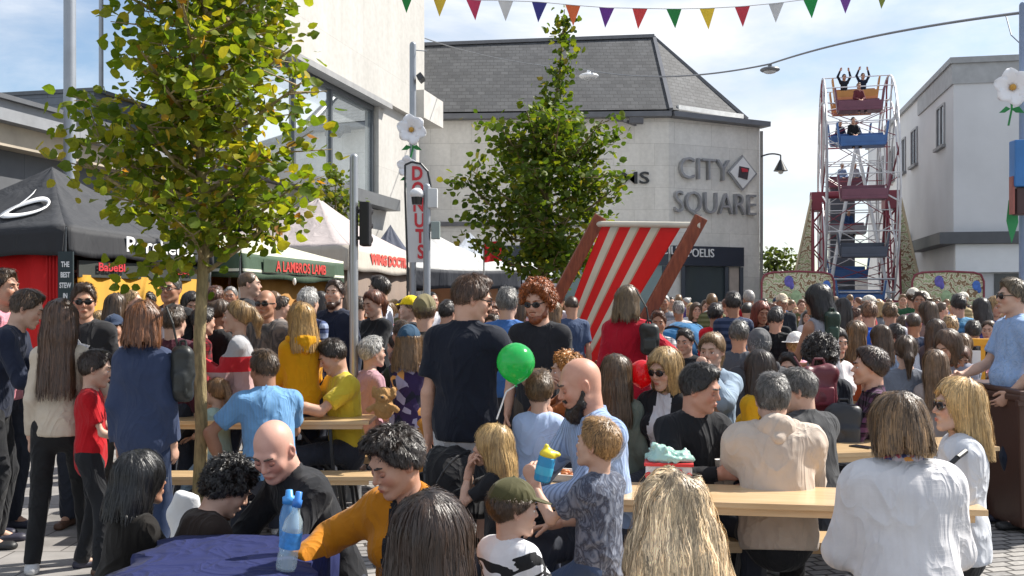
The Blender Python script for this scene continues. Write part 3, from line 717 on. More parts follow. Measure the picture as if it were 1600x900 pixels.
    # ---------------- lower garment
    if leg in ('trousers', 'shorts', 'skirt'):
        g = Grid(lo, hi, hb); op = .012
        g.put(P_ecap(P + u1 * -.03 * s, P + u1 * .04 * s, (.148 + .012 * gl) * bw + op, (.14 + .008 * gl) * bw + op, rt, .74), .04)
        g.put(P_ecap(P + u1 * .04 * s, P + u1 * .1 * s, (.14 + .008 * gl) * bw + op, .132 * bw + op * .7, rt, .74, cb=True), .03)
        for sd_ in (1, -1):
            hip, kn, an = legp[sd_]
            g.put(P_cone(hip, kn if leg != 'shorts' else hip + (kn - hip) * .93, .085 * bw + op, .056 * bw + op + (.018 if leg == 'shorts' else 0), cb=leg == 'shorts'), .03 if leg != 'skirt' else .09)
            if leg == 'trousers': g.put(P_cone(kn, an - v3(0, 0, .02), .056 * bw + op, (.043 if f else .052) * bw + op, cb=True), .02)
        g.displace(.005, (13, 13, 16), seed * .7)
        V, Q = g.surf(); mkobj({'trousers': 'trousers', 'shorts': 'shorts', 'skirt': 'skirt'}[leg], V, Q, [cloth(pants, rough=.8)])
    if feet and D < 9.5:
        for sd_ in (1, -1):
            hip, kn, an = legp[sd_]; ft = v3(sd_ * .12, 1, 0)
            g = Grid(an - v3(.08, .13, .12), an + v3(.1, .24, .06), max(hb, .01))
            g.put(P_ecap(v3(an[0], an[1] - .035 * s, .035 * s), v3(an[0] + sd_ * .025, an[1] + .16 * s, .03 * s), .038 * s, .042 * s, (1, 0, 0), .75), .02); g.put(P_cone(v3(an[0], an[1] - .01, .03), an - v3(0, 0, .01), .04 * s, .04 * s), .03)
            g.clip(lambda x, y, z: .003 - z + 0 * x + 0 * y); V, Q = g.surf(); mkobj('shoe', V, Q, [paint(rr.choice([(.02, .02, .022), (.5, .5, .5), (.1, .05, .03), (.03, .03, .05)]), .5, name='shoe')])
    # ---------------- hair
    dn = A @ v3(0, 0, -1); dl = nrm(dn * .8 + (A @ (-u2)) * .3 + v3(0, -.12, 0))
    toL = lambda v: v * hs @ A + C
    if hair:
        style, hc, ln, vol = hair[:4]
        hg = hair_grid(style, hh * 1.15, dl, (0, 0, 0), vol * (1 if D < 8 else .7), ln / hs, seed)
        if cap: hg.put(P_ell((0, -.014, .09), (.12, .14, .062)), .01, 's')
        v, q = hg.surf(); ps = [(v, q, 0, np.clip(.48 + .45 * vnoise(v[:, 0] * 45, v[:, 1] * 45, v[:, 2] * 6), .22, 1.0)[:, None] * np.ones(3) if D < 15 else 1.0)]  # shell tint darkened per lock: shade between strands painted into the hair colour
        if D < 15:
            n = strands_n or int({'short': 6000, 'buzz': 3000, 'receding': 4000, 'spiky': 6500, 'curly': 7000, 'bob': 8000, 'long': 9000, 'wavy': 14000, 'pony': 6000, 'bun': 5000}[style] * (1 if D < 4 else .6 if D < 6 else .3 if D < 9.5 else .09))
            ps.append(strands(hg, style, n, dl, seed, streak, 1.0 if D < 4 else 1.35 if D < 6 else 2.0 if D < 9.5 else 4.0))
        V, Q, mi, T = join_parts(ps); mkobj('hair', toL(V), Q, [hairmat(hc)], None, T)
    if beard:
        g = Grid((-.1, -.03, -.17), (.1, .13, .0), hh); ln = beard[1]
        for sd_ in (-1, 1): g.put(P_cone((sd_ * .066, .012, -.03), (sd_ * .05, .035, -.08), .012, .02), .02); g.put(P_cone((sd_ * .05, .035, -.08), (0, .078, -.1 - ln * .4), .021, .024 + ln * .2), .02)
        g.put(P_cone((-.024, .094, -.05), (.024, .094, -.05), .007, .007), .012); g.put(P_ell((0, .06, -.1 - ln * .5), (.045, .035, .03 + ln * .5)), .02)
        g.put(P_ell((0, .115, -.064), (.019, .022, .008)), .006, 's'); g.displace(.004, (90, 90, 60), seed)
        v, q = g.surf(); ps = [(v, q, 0, .8)]
        if D < 7: ps.append(strands(g, 'buzz', 2600, (0, .25, -1), seed, .5, 1.3))
        V, Q, mi, T = join_parts(ps); mkobj('beard', toL(V), Q, [hairmat(beard[0])], None, T)
    if glasses:
        dk = glasses != 'clear'; mb = MB()
        for sd_ in (-1, 1):
            Mx = Matrix.Translation((sd_ * .032, .098, .004)) @ Matrix.Rotation(-sd_ * .22, 4, 'Z') @ Matrix.Diagonal((.027, .004, .0205, 1))
            if dk: mb.ball((0, 0, 0), 1, 12, M=Mx)
            else:
                cs = [Vector((sd_ * .032 + .024 * math.cos(a), .1 - abs(math.cos(a)) * .004, .004 + .018 * math.sin(a))) for a in np.linspace(0, 6.283, 13)]; mb.path(cs, .0018)
            mb.bar((sd_ * .057, .088, .01), (sd_ * .083, -.005, .008), .003, .006)
        mb.bar((-.01, .103, .009), (.01, .103, .009), .004, .005)
        o = mb.build('sunglasses' if dk else 'glasses', paint((.012, .012, .014), .15, name='lens', var=0), body, True)
        o.data.transform(Matrix([[*(A.T[i] * hs), C[i]] for i in range(3)] + [[0, 0, 0, 1]]))
    if cap:
        cc, brim = cap[0], cap[1]; g = Grid((-.2, -.2, -.02), (.2, .26, .19), hh)
        if brim == 'beanie': g.put(P_ell((0, -.014, .035), (.092, .113, .112), cut=lambda x, y, z: .02 - z + y * .25), .006)
        elif brim == 'hat':
            g.put(P_ell((0, -.014, .045), (.09, .108, .1), cut=lambda x, y, z: .03 - z), .006); g.put(P_ell((0, -.01, .04), (.15, .165, .008)), .01)
        else:
            g.put(P_ell((0, -.014, .04), (.089, .111, .098), cut=lambda x, y, z: .03 - z + y * .12), .006)
            by = .1 * (1 if brim != 'back' else -1); g.put(P_ell((0, by * .9, .048), (.072, .085, .007), A=[(1, 0, 0), nrm((0, 1, -.22 * np.sign(by))), nrm((0, .22 * np.sign(by), 1))]), .008)
            g.put(P_ell((0, -.014, .139), (.008, .008, .006)), .004)
        g.put(P_ell((0, -.014, .02), (.08, .1, .1)), .004, 's')
        V, Q = g.surf(); mkobj('cap' if brim not in ('hat', 'beanie') else brim, toL(V), Q, [cloth(cc, rough=.8)])
    body['_h'] = 0.0; del body['_h']
    INFO[label] = dict(obj=body, K=K, arm=arm, S=S, H=H, yaw=yr)
    return body
INFO = {}
def eye_material():
    if 'eye' in MATS: return MATS['eye']
    m, t, b = newmat('eye'); a = t.nodes.new('ShaderNodeAttribute'); a.attribute_name = 'tint'
    t.links.new(a.outputs['Color'], b.inputs['Base Color']); b.inputs['Roughness'].default_value = .12; MATS['eye'] = m; return m
def wpt(label, p):
    "person-local point to world"
    i = INFO[label]; o = i['obj'].location; c, s_ = math.cos(i['yaw']), math.sin(i['yaw'])
    return Vector((o[0] + p[0] * c + p[1] * s_, o[1] - p[0] * s_ + p[1] * c, o[2] + p[2]))
# ------------------------------------------------------------------ the setting: ground, kerb, buildings
def ground_mat():
    m, t, b = newmat('sett_paving')
    br = t.nodes.new('ShaderNodeTexBrick'); tc_ = t.nodes.new('ShaderNodeTexCoord'); mp_ = t.nodes.new('ShaderNodeMapping'); mp_.inputs['Rotation'].default_value = (0, 0, R(-14))
    t.links.new(tc_.outputs['Object'], mp_.inputs[0]); t.links.new(mp_.outputs[0], br.inputs[0])
    br.inputs['Scale'].default_value = 1; br.inputs['Brick Width'].default_value = .16; br.inputs['Row Height'].default_value = .1; br.inputs['Mortar Size'].default_value = .011; br.inputs['Mortar Smooth'].default_value = .3
    br.inputs['Color1'].default_value = (.36, .345, .33, 1); br.inputs['Color2'].default_value = (.22, .212, .21, 1); br.inputs['Mortar'].default_value = (.055, .05, .047, 1)
    n = noise(t, .6, 6, tc_.outputs['Object']); n2 = noise(t, 30, 5, tc_.outputs['Object'])
    col = mul(t, mul(t, br.outputs['Color'], ramp(t, n.outputs[0], [(.3, (.75, .74, .72)), (.7, (1.1, 1.1, 1.1))])), ramp(t, n2.outputs[0], [(.3, (.75, .75, .75)), (.7, (1.15, 1.15, 1.13))]))
    t.links.new(col, b.inputs['Base Color']); b.inputs['Roughness'].default_value = .75
    h = mth(t, 'ADD', mth(t, 'MULTIPLY', br.outputs['Fac'], -1.0), mth(t, 'MULTIPLY', n2.outputs[0], .25)); bump(t, b, h, .8, .012); return m
MB().box((0, 110, -.1), (320, 260, .2)).build('ground', ground_mat())['kind'] = 'structure'
def slab_mat(c1=(.3, .29, .28), c2=(.24, .235, .23), w_=.6, h_=.4):
    m, t, b = newmat('paving_slabs'); br = t.nodes.new('ShaderNodeTexBrick'); tc_ = t.nodes.new('ShaderNodeTexCoord'); t.links.new(tc_.outputs['Object'], br.inputs[0])
    br.inputs['Scale'].default_value = 1; br.inputs['Brick Width'].default_value = w_; br.inputs['Row Height'].default_value = h_; br.inputs['Mortar Size'].default_value = .006
    br.inputs['Color1'].default_value = c4(c1); br.inputs['Color2'].default_value = c4(c2); br.inputs['Mortar'].default_value = (.08, .075, .07, 1)
    n = noise(t, 2.2, 7, tc_.outputs['Object']); col = mul(t, br.outputs['Color'], ramp(t, n.outputs[0], [(.3, (.6, .58, .56)), (.7, (1.15, 1.12, 1.1))]))
    t.links.new(col, b.inputs['Base Color']); b.inputs['Roughness'].default_value = .8; bump(t, b, n.outputs[0], .3, .01); return m
o = MB().box((-6.2, 12, .002), (8.4, 30, .012)).build('pavement', slab_mat()); o['kind'] = 'structure'
o = MB().box((-1.94, 12, .004), (.12, 30, .02)).build('kerb', paint((.36, .35, .34), .7, name='kerb_stone')); o['kind'] = 'structure'

def stone_mat(c, w_=1.3, h_=.62, joint=(.5, .5, .5), axis='x', var=.1, name='stone', streak=.0, rot=0):
    m, t, b = newmat(name); o_ = sepxyz(t); cb = t.nodes.new('ShaderNodeCombineXYZ')
    if axis == 'both': u = mth(t, 'ADD', mth(t, 'MULTIPLY', o_[0], .62), mth(t, 'MULTIPLY', o_[1], .8))
    else: u = o_[0] if axis == 'x' else o_[1]
    t.links.new(u, cb.inputs[0]); t.links.new(o_[2], cb.inputs[1])
    br = t.nodes.new('ShaderNodeTexBrick'); t.links.new(cb.outputs[0], br.inputs[0]); br.inputs['Scale'].default_value = 1
    br.inputs['Brick Width'].default_value = w_; br.inputs['Row Height'].default_value = h_; br.inputs['Mortar Size'].default_value = .008; br.inputs['Mortar Smooth'].default_value = .4
    br.inputs['Color1'].default_value = c4(tuple(x * (1 - var) for x in c)); br.inputs['Color2'].default_value = c4(tuple(min(1, x * (1 + var)) for x in c)); br.inputs['Mortar'].default_value = c4(tuple(a * b_ for a, b_ in zip(c, joint)))
    n = noise(t, 1.1, 7, rough=.65, mscale=(1, 1, .16)); n2 = noise(t, 6, 5)
    col = mul(t, mul(t, br.outputs['Color'], ramp(t, n.outputs[0], [(.3, (.87, .865, .85)), (.62, (1, 1, 1))])), ramp(t, n2.outputs[0], [(.3, (.9, .9, .9)), (.7, (1.04, 1.04, 1.04))]))
    t.links.new(col, b.inputs['Base Color']); b.inputs['Roughness'].default_value = .75; bump(t, b, mth(t, 'MULTIPLY', br.outputs['Fac'], -1), .4, .01); return m
def glass_mat(c=(.5, .56, .58), rough=.03, name='window_glass', metal=.85):
    return paint(c, rough, metal, .05, 1.5, 0, name=name)
DX, DY = .2311, .9730                                   # the street's own direction
def along(P, d, l, n_=0.0):                              # point l metres down the street from P, n_ metres to its right
    return Vector((P[0] + d[0] * l + d[1] * n_, P[1] + d[1] * l - d[0] * n_, 0))
def wall_box(mb, P, d, l0, l1, n0, n1, z0, z1):
    "a block along direction d: l0..l1 down it, n0..n1 to its right"
    c = along(P, d, (l0 + l1) / 2, (n0 + n1) / 2); c.z = (z0 + z1) / 2
    mb.box(c, (abs(n1 - n0), abs(l1 - l0), z1 - z0), rz=-math.atan2(d[0], d[1])); return mb

# white stone building on the left (far end seen at px 663, 36 m away)
WB = empty('stone_building', (0, 0, 0), label='white stone building overhanging a big window behind the stalls', cat='building')
P0 = (X(663, 36), 36.0); d0 = (DX, DY)
st = stone_mat((.5, .485, .455), 1.6, 3.0, (.86, .85, .84), 'y', .04, 'pale_stone')
def slab_poly(pts, z0, z1, name, mat, par):
    mb = MB(); mb.prism([Vector((p[0], p[1], z0)) for p in pts], (0, 0, z1 - z0)); return mb.build(name, mat, par)
FA = along(P0, d0, -12.3); BK = [(X(300, 37), 37), (X(300, 52), 52), (X(640, 52), 52)]
slab_poly([(P0[0], P0[1]), (FA.x, FA.y)] + BK, 8.03, 17, 'upper_block', st, WB)
wall_box(MB(), P0, d0, -1.1, 1.1, -1.2, .35, 8.0, 8.95).build('canopy', paint((.5, .485, .455), .7, name='canopy_stone'), WB)
mb = MB(); q1, q2, q3 = along(P0, d0, -.2, -.22), along(P0, d0, -12.0, -.22), along(P0, d0, -11.7, -.62)
mb.prism([(q.x, q.y, 0) for q in (q1, q2)] + [(x_ + .5, y_, 0) for x_, y_ in BK], (0, 0, 4.6)); q4, q5 = along(P0, d0, -3.9, -.22), along(P0, d0, -3.9, -.62)
mb.prism([(q.x, q.y, 4.6) for q in (q1, q4, q5, q3)] + [(x_ + .6, y_ + .3, 4.6) for x_, y_ in BK], (0, 0, 3.43))
mb.build('wall', st, WB)
w_ = wall_box(MB(), P0, d0, -12.2, -3.95, -.5, -.45, 5.12, 7.75).build('window', glass_mat((.75, .82, .85), .02), WB)
mb = MB()
for l in (-12.2, -9.6, -7.2, -4.0): wall_box(mb, P0, d0, l - .05, l + .05, -.45, -.37, 5.12, 7.75)
wall_box(mb, P0, d0, -12.2, -3.95, -.45, -.35, 7.72, 7.99); wall_box(mb, P0, d0, -12.2, -3.95, -.45, -.35, 5.0, 5.12); mb.build('frame', paint((.09, .1, .11), .4, name='frame_metal'), w_)
wall_box(MB(), P0, d0, -12.4, -3.2, -.6, .25, 4.62, 4.98).build('window_ledge', paint((.12, .125, .13), .5, name='ledge_metal'), WB)
wall_box(MB(), P0, d0, -12.4, -3.4, -.3, .06, 7.86, 8.02).build('soffit_band', paint((.3, .3, .3), .6, name='soffit'), WB)

# low dark building along the left
LB = empty('low_building', (0, 0, 0), label='long low grey building with flat roof edge behind the black stall', cat='building')
P1 = (X(0, 18), 18.0); zt = Z(162, 18)
wall_box(MB(), P1, d0, -12, 9, -9, 0, 0, zt - .8).build('wall', stone_mat((.1, .105, .115), 1.2, 5.5, (.5, .5, .5), 'y', .08, 'dark_cladding'), LB)
wall_box(MB(), P1, d0, -12, 9, -9, .35, zt - .8, zt - .42).build('soffit_band', paint((.42, .36, .28), .7, name='timber_soffit'), LB)
wall_box(MB(), P1, d0, -12.1, 9.1, -9, .6, zt - .42, zt - .08).build('fascia', stone_mat((.25, .26, .28), 2.4, 3, (.4, .4, .4), 'y', .05, 'zinc'), LB)
wall_box(MB(), P1, d0, -12.2, 9.2, -9.1, .7, zt - .08, zt).build('coping', paint((.1, .105, .115), .5, name='coping'), LB)
RB = empty('rooftop_plant_room', (0, 0, zt), label='grey louvred plant room standing on the low building roof', cat='plant room')
mb = MB(); wall_box(mb, P1, d0, 8.5, 12, -12, -4.2, 0, Z(152, 28)); mb.build('wall', stone_mat((.2, .22, .25), 1.0, .2, (.5, .5, .5), 'x', .06, 'louvres'), RB)
wall_box(MB(), P1, d0, 8.45, 12.1, -12.1, -4.1, Z(152, 28), Z(152, 28) + .1).build('coping', paint((.12, .13, .14), .5, name='coping2'), RB)
for ob in list(RB.children): ob.location.z -= zt

# stone shopping centre at the back
CS = empty('shopping_centre', (0, 0, 0), label='pale stone shopping centre with slate roof lettered CITY SQUARE', cat='building')
A0 = at(560, 187, 44); A1 = at(1045, 181, 44); A2 = at(1187, 197, 46); zE = A1.z; g0 = lambda v, z=0: Vector((v.x, v.y, z))
B2 = Vector((A2.x + 1.0, 62, 0)); B0 = Vector((A0.x, 62, 0)); zE2 = A2.z
def extr(pts, z0, z1s): pass
mb = MB(); foot = [g0(A0), g0(A1), g0(A2), B2, B0]; zs = [A0.z, zE, zE2, zE2, A0.z]
vs_ = [mb.bm.verts.new(p) for p in foot]; vt_ = [mb.bm.verts.new((p.x, p.y, z)) for p, z in zip(foot, zs)]
for i in range(5): mb.bm.faces.new((vs_[i], vs_[(i + 1) % 5], vt_[(i + 1) % 5], vt_[i]))
mb.bm.faces.new(vt_)
cst = stone_mat((.74, .715, .67), 1.75, .95, (.7, .69, .67), 'x', .06, 'ashlar'); mb.build('wall', cst, CS)
# eaves strip and roof
Rg0 = at(560, 75, 49); Rg1 = at(1022, 58, 49)
def slate(name, k):
    m, t, b = newmat(name); o_ = sepxyz(t); cb = t.nodes.new('ShaderNodeCombineXYZ'); t.links.new(o_[0], cb.inputs[0]); t.links.new(o_[2], cb.inputs[1])
    br = t.nodes.new('ShaderNodeTexBrick'); t.links.new(cb.outputs[0], br.inputs[0]); br.inputs['Scale'].default_value = 1; br.inputs['Brick Width'].default_value = .34; br.inputs['Row Height'].default_value = .2; br.inputs['Mortar Size'].default_value = .014
    br.inputs['Color1'].default_value = (.085 * k, .09 * k, .1 * k, 1); br.inputs['Color2'].default_value = (.14 * k, .145 * k, .155 * k, 1); br.inputs['Mortar'].default_value = (.035, .037, .04, 1)
    n = noise(t, 1.2, 6); col = mul(t, br.outputs[0], ramp(t, n.outputs[0], [(.3, (.75, .75, .75)), (.7, (1.15, 1.15, 1.15))]))
    t.links.new(col, b.inputs['Base Color']); b.inputs['Roughness'].default_value = .8; bump(t, b, mth(t, 'MULTIPLY', br.outputs['Fac'], -1), .8, .03); return m
ev0 = Vector((A0.x, A0.y - .35, A0.z)); ev1 = Vector((A1.x + .05, A1.y - .35, A1.z)); ev2 = Vector((A2.x + .25, A2.y - .3, A2.z)); rt_end = at(1168, 193, 47.2)
mb = MB(); up = Vector((0, 0, .22))
mb.poly([ev0 + up, ev1 + up, Rg1, Rg0]); mb.poly([ev1 + up, rt_end + up * .6, Rg1]); mb.poly([Rg0, Rg1, Vector((Rg1.x, 56, A1.z)), Vector((A0.x, 56, A0.z))]); mb.poly([rt_end + up * .6, Vector((rt_end.x + 1, 56, A2.z)), Vector((Rg1.x, 56, A1.z)), Rg1])
mb.build('roof', slate('slate', .55), CS, fixn=False)
mb = MB()
for a, b_ in ((ev0, ev1), (ev1, ev2)): mb.bar(a + Vector((0, .2, .02)), b_ + Vector((0, .2, .02)), .7, .22)
mb.bar(Rg0 + Vector((0, 0, .04)), Rg1 + Vector((0, 0, .04)), .3, .16); mb.bar(Rg1, ev1 + up, .16, .14); mb.bar(Rg1, rt_end + up, .16, .14)
mb.build('eaves', paint((.13, .135, .15), .5, name='lead'), CS)
mb = MB(); mb.bar(ev1 + Vector((.3, .55, .34)), rt_end + Vector((-.3, .0, .26)), .3, .3); mb.build('gutter_upstand', paint((.7, .7, .68), .5, name='white_upstand'), CS)
MB().bar(at(560, 350, 43.93), at(1030, 350, 43.93), .14, .18).build('string_course', paint((.13, .13, .14), .6, name='string'), CS)
# shopfront: fascia and glazing on the bevelled corner and along the front
def on_front(px, z, off=.0):      # point on the front wall seen at px
    return Vector((X(px, 44 - off), 44 - off, z))
fd = (A2 - A1); fl = math.hypot(fd.x, fd.y); fu = Vector((fd.x / fl, fd.y / fl, 0)); fn = Vector((fu.y, -fu.x, 0))
def on_facet(px, z, off=.0):
    r = (px - 800) / F; base = A1 + fn * off; s_ = (r * base.y - base.x) / (fu.x - r * fu.y); p = base + fu * s_; return Vector((p.x, p.y, z))
nav = paint((.025, .032, .05), .35, name='navy_fascia', var=.05); shop = glass_mat((.07, .09, .1), .08, 'shop_glass', .3)
zf1, zf0 = Z(386, 45), Z(416, 45)
mb = MB(); mb.bar(on_facet(1050, (zf1 + zf0) / 2, .12), on_facet(1160, (zf1 + zf0) / 2, .12), .24, zf1 - zf0); mb.bar(on_front(700, (zf1 + zf0) / 2, .1), on_front(1044, (zf1 + zf0) / 2, .1), .2, zf1 - zf0); fas = mb.build('fascia', nav, CS)
zt_ = Z(417, 45)
w1 = MB().bar(on_facet(1070, zt_ / 2 + .02, .03), on_facet(1134, zt_ / 2 + .02, .03), .06, zt_).build('shop_window', shop, CS)
w2 = MB().bar(on_front(700, zt_ / 2 + .02, .03), on_front(1040, zt_ / 2 + .02, .03), .06, zt_).build('shop_window', glass_mat((.12, .17, .18), .08, 'shop_glass2', .4), CS)
for px in (1067, 1135, 1158): MB().bar(on_facet(px, 0, .1), on_facet(px, zt_, .1), .16, .2).build('shop_mullion', nav, CS)
for px in (720, 800, 880, 960, 1038): MB().bar(on_front(px, 0, .1), on_front(px, zt_, .1), .16, .2).build('shop_mullion', nav, CS)
MB().bar(on_facet(1139, zt_ / 2, .05), on_facet(1154, zt_ / 2, .05), .06, zt_ * .98).build('poster_panel', paint((.5, .42, .36), .6, name='poster'), CS)
whitep = paint((.75, .75, .75), .5, name='white_letter', var=.02)
def word(s, p, u, hgt, mat, parent, name='lettering', depth=.03, width=1.0, bold=0, off=0):
    return text_mesh(s, hgt / .70, depth, name, mat, parent, frame3(p, u, (0, 0, 1)), bold, width)
word('CILL', on_facet(1048, Z(394, 45), .26), fu, .34, whitep, fas); word('POELIS', on_facet(1095, Z(397, 45), .26), fu, .36, whitep, fas, width=.9)
chrome = paint((.33, .335, .35), .38, .35, name='steel_letter')
word('CITY', on_facet(1100, Z(268, 45), .12), fu, .95, chrome, CS, width=.92, depth=.1, bold=-.012); word('SQUARE', on_facet(1118, Z(320, 45), .12), fu, .95, chrome, CS, width=.86, depth=.1, bold=-.012)
lc = on_facet(1160, Z(271, 45.6), .15); 
def diamond(mb, c, r, off, rr=.0):
    mb.prism([c + fn * off + fu * r, c + fn * off + Vector((0, 0, r)), c + fn * off - fu * r, c + fn * off - Vector((0, 0, r))], fn * -.08)
mb = MB(); diamond(mb, lc, .8, .02); lg = mb.build('emblem', chrome, CS); mb = MB(); diamond(mb, lc, .68, .06); mb.build('emblem_face', whitep, lg)
mb = MB(); q = lc + fn * .1; mb.prism([q + fu * a + Vector((0, 0, b_)) for a, b_ in ((-.28, -.2), (.2, -.3), (.3, .22), (-.22, .28))], fn * -.07); mb.build('emblem_mark', paint((.05, .04, .05), .4, name='mark_dark'), lg)
mb = MB(); q = lc + fn * .13; mb.prism([q + fu * a + Vector((0, 0, b_)) for a, b_ in ((-.1, .02), (.22, .04), (.2, .16), (-.14, .2))], fn * -.06); mb.build('emblem_mark', paint((.5, .03, .05), .4, name='mark_red'), lg)
word('MS', on_front(992, Z(279, 44), .06), (1, 0, 0), .5, paint((.02, .02, .022), .4, name='black_letter'), CS, width=1.45, bold=.01)
mb = MB(); p = on_front(968, Z(182, 43), .8); mb.box(p, (.35, .5, .3), bev=.03); mb.bar(p + Vector((.1, 0, -.1)), p + Vector((.75, .6, -.2)), .12); mb.box(p + Vector((.7, .0, -.15)), (.6, .3, .25), bev=.03); tag(mb.build('floodlight', paint((.1, .1, .11), .5, name='lamp_dark')), 'dark floodlight fixed under the eaves above the letters MS', 'floodlight')
# drain pipe and swan-neck lamp on the corner
mb = MB(); c = at(1189, 420, 45.7); mb.tube((c.x, c.y - .1, 0), (c.x, c.y - .1, zE2 - .3), .07); mb.build('downpipe', paint((.2, .19, .18), .5, name='pipe'), CS)
SL = empty('wall_lamp', at(1188, 245, 45.6), label='black swan neck lamp on the corner of the shopping centre', cat='wall lamp')
c = Vector((0, 0, 0)); blk = paint((.02, .022, .026), .4, name='black_metal')
pts = [Vector((0, 0, 0)) + Vector((t_, -.1, .12 * math.sin(t_ * 3))) for t_ in np.linspace(0, .88, 8)]; MB().path(pts, .035).tube(pts[-1], pts[-1] - Vector((0, 0, .25)), .03).build('bracket', blk, SL)
MB().tube(pts[-1] - Vector((0, 0, .7)), pts[-1] - Vector((0, 0, .2)), .32, .05, 20).build('lamp_shade', blk, SL); MB().ball(pts[-1] - Vector((0, 0, .72)), .13, 12).build('bulb', paint((.7, .7, .65), .2, name='bulb'), SL, True)

# grey rendered building on the right
RBd = empty('rendered_building', (0, 0, 0), label='tall grey rendered building with narrow windows at the right', cat='building')
P2 = (X(1490, 38), 38.0); dl_ = math.hypot(.197, 1); d2 = (.197 / dl_, 1 / dl_); zr = Z(100, 38)
ren = paint((.58, .59, .61), .8, var=.07, vs_=.5, bs=.15, bsc=30, name='render')
mb = MB(); wall_box(mb, P2, d2, 0, 21.5, 0, 16, 0, zr); mb.build('wall', ren, RBd)
mb = MB(); wall_box(mb, P2, d2, -.15, 21.6, -.15, 16, zr, zr + .22); mb.build('parapet', paint((.3, .31, .32), .6, name='parapet'), RBd)
mb = MB(); wall_box(mb, P2, d2, -.06, 6.5, -.07, 16, zr - .75, zr - .002); mb.build('cornice', paint((.36, .37, .38), .7, name='cornice'), RBd)
mb = MB(); wall_box(mb, P2, d2, -.55, 6.0, -.6, 16, Z(382, 38), Z(364, 38)); mb.build('ledge', paint((.07, .075, .085), .5, name='slate_ledge'), RBd)
mb = MB(); wall_box(mb, P2, d2, -.3, -.02, .0, 16, Z(426, 38), Z(382, 38) - .01); mb.build('signboard', paint((.68, .7, .72), .5, var=.03, name='blank_fascia'), RBd)
mb = MB(); wall_box(mb, P2, d2, -.04, -.01, 1.4, 16, .0, Z(428, 38)); mb.build('shop_window', glass_mat((.05, .055, .06), .15, 'dark_shop', .2), RBd)
for l in (2.1, 7.5, 10.3, 13.3, 16.6):
    wn = wall_box(MB(), P2, d2, l - .62, l + .62, -.015, .2, 7.85, 9.35).build('window', glass_mat((.09, .1, .12), .1, 'dark_window', .3), RBd)
    mb = MB()
    for a, b_ in ((-.72, -.6), (.6, .72), (-.04, .04)): wall_box(mb, P2, d2, l + a, l + b_, -.06, .1, 7.8, 9.4)
    wall_box(mb, P2, d2, l - .6, l + .6, -.06, .1, 9.33, 9.42); mb.build('frame', paint((.3, .3, .31), .5, name='window_frame'), wn)
    wall_box(MB(), P2, d2, l - .8, l + .8, -.16, .1, 7.68, 7.8).build('sill', paint((.24, .24, .25), .6, name='sill'), wn)
c = lambda px, py: Vector((X(px, 37.9), 37.9, Z(py, 37.9)))
mb = MB(); mb.path([c(1548, 205), c(1548, 360)], .05); mb.path([c(1552, 205), c(1555, 232), c(1562, 240), c(1600, 238)], .045); mb.box(c(1548, 200), (.45, .15, .25)); mb.build('conduit', paint((.2, .21, .22), .5, name='conduit'), RBd)
mb = MB(); q_ = along(P2, d2, 8.5, -.3); q_.z = Z(368, 45); mb.box(q_, (.5, .4, .3), bev=.04); tag(mb.build('wall_lantern', blk), 'small dark lantern low on the grey side wall', 'lantern')
# houses closing the view far behind
for i, (px0, px1, D_, py, cc, lb) in enumerate([(1150, 1330, 95, 440, (.35, .28, .22), 'distant brown terrace roof beyond the fairground wheel'), (1330, 1520, 100, 436, (.4, .38, .36), 'distant grey terrace block beyond the fairground boards')]):
    e = empty('terraced_house', (X((px0 + px1) / 2, D_), D_, 0), label=lb, cat='house'); hw_ = (px1 - px0) / 3200 * D_; zz = Z(py, D_)
    MB().box((0, 4, zz / 2), (hw_ * 2, 8, zz)).build('wall', paint(cc, .8, name='terrace_wall'), e)
    mb = MB(); mb.prism([(-hw_, -.3, zz), (-hw_, 8.3, zz), (-hw_, 4, zz + 1.0)], (hw_ * 2, 0, 0)); mb.build('roof', paint((.1, .1, .11), .7, name='terrace_roof'), e)
    for k in range(8): MB().box((-hw_ + (k + .5) * hw_ / 4, -.03, zz * .6), (.8, .06, 1.1)).build('window', glass_mat((.06, .07, .08), .1, 'far_glass', .2), e)

# ------------------------------------------------------------------ trees
def leaf_mat(name, cols, trans=.45):
    m, t, b = newmat(name); a = t.nodes.new('ShaderNodeAttribute'); a.attribute_name = 'tint'
    col = ramp(t, sepxyz(t, a.outputs['Vector'])[0], cols)
    col = mul(t, col, ramp(t, noise(t, 55, 2).outputs[0], [(.3, (.8, .8, .8)), (.7, (1.1, 1.1, 1.1))]))
    t.links.new(col, b.inputs['Base Color']); b.inputs['Roughness'].default_value = .5; b.inputs['Specular IOR Level'].default_value = .25
    tr = t.nodes.new('ShaderNodeBsdfTranslucent'); tc2 = mul(t, col, (1.5, 1.5, .5)); t.links.new(tc2, tr.inputs[0])
    mx_ = t.nodes.new('ShaderNodeMixShader'); mx_.inputs[0].default_value = trans
    t.links.new(b.outputs[0], mx_.inputs[1]); t.links.new(tr.outputs[0], mx_.inputs[2]); t.links.new(mx_.outputs[0], t.nodes['Material Output'].inputs[0]); return m
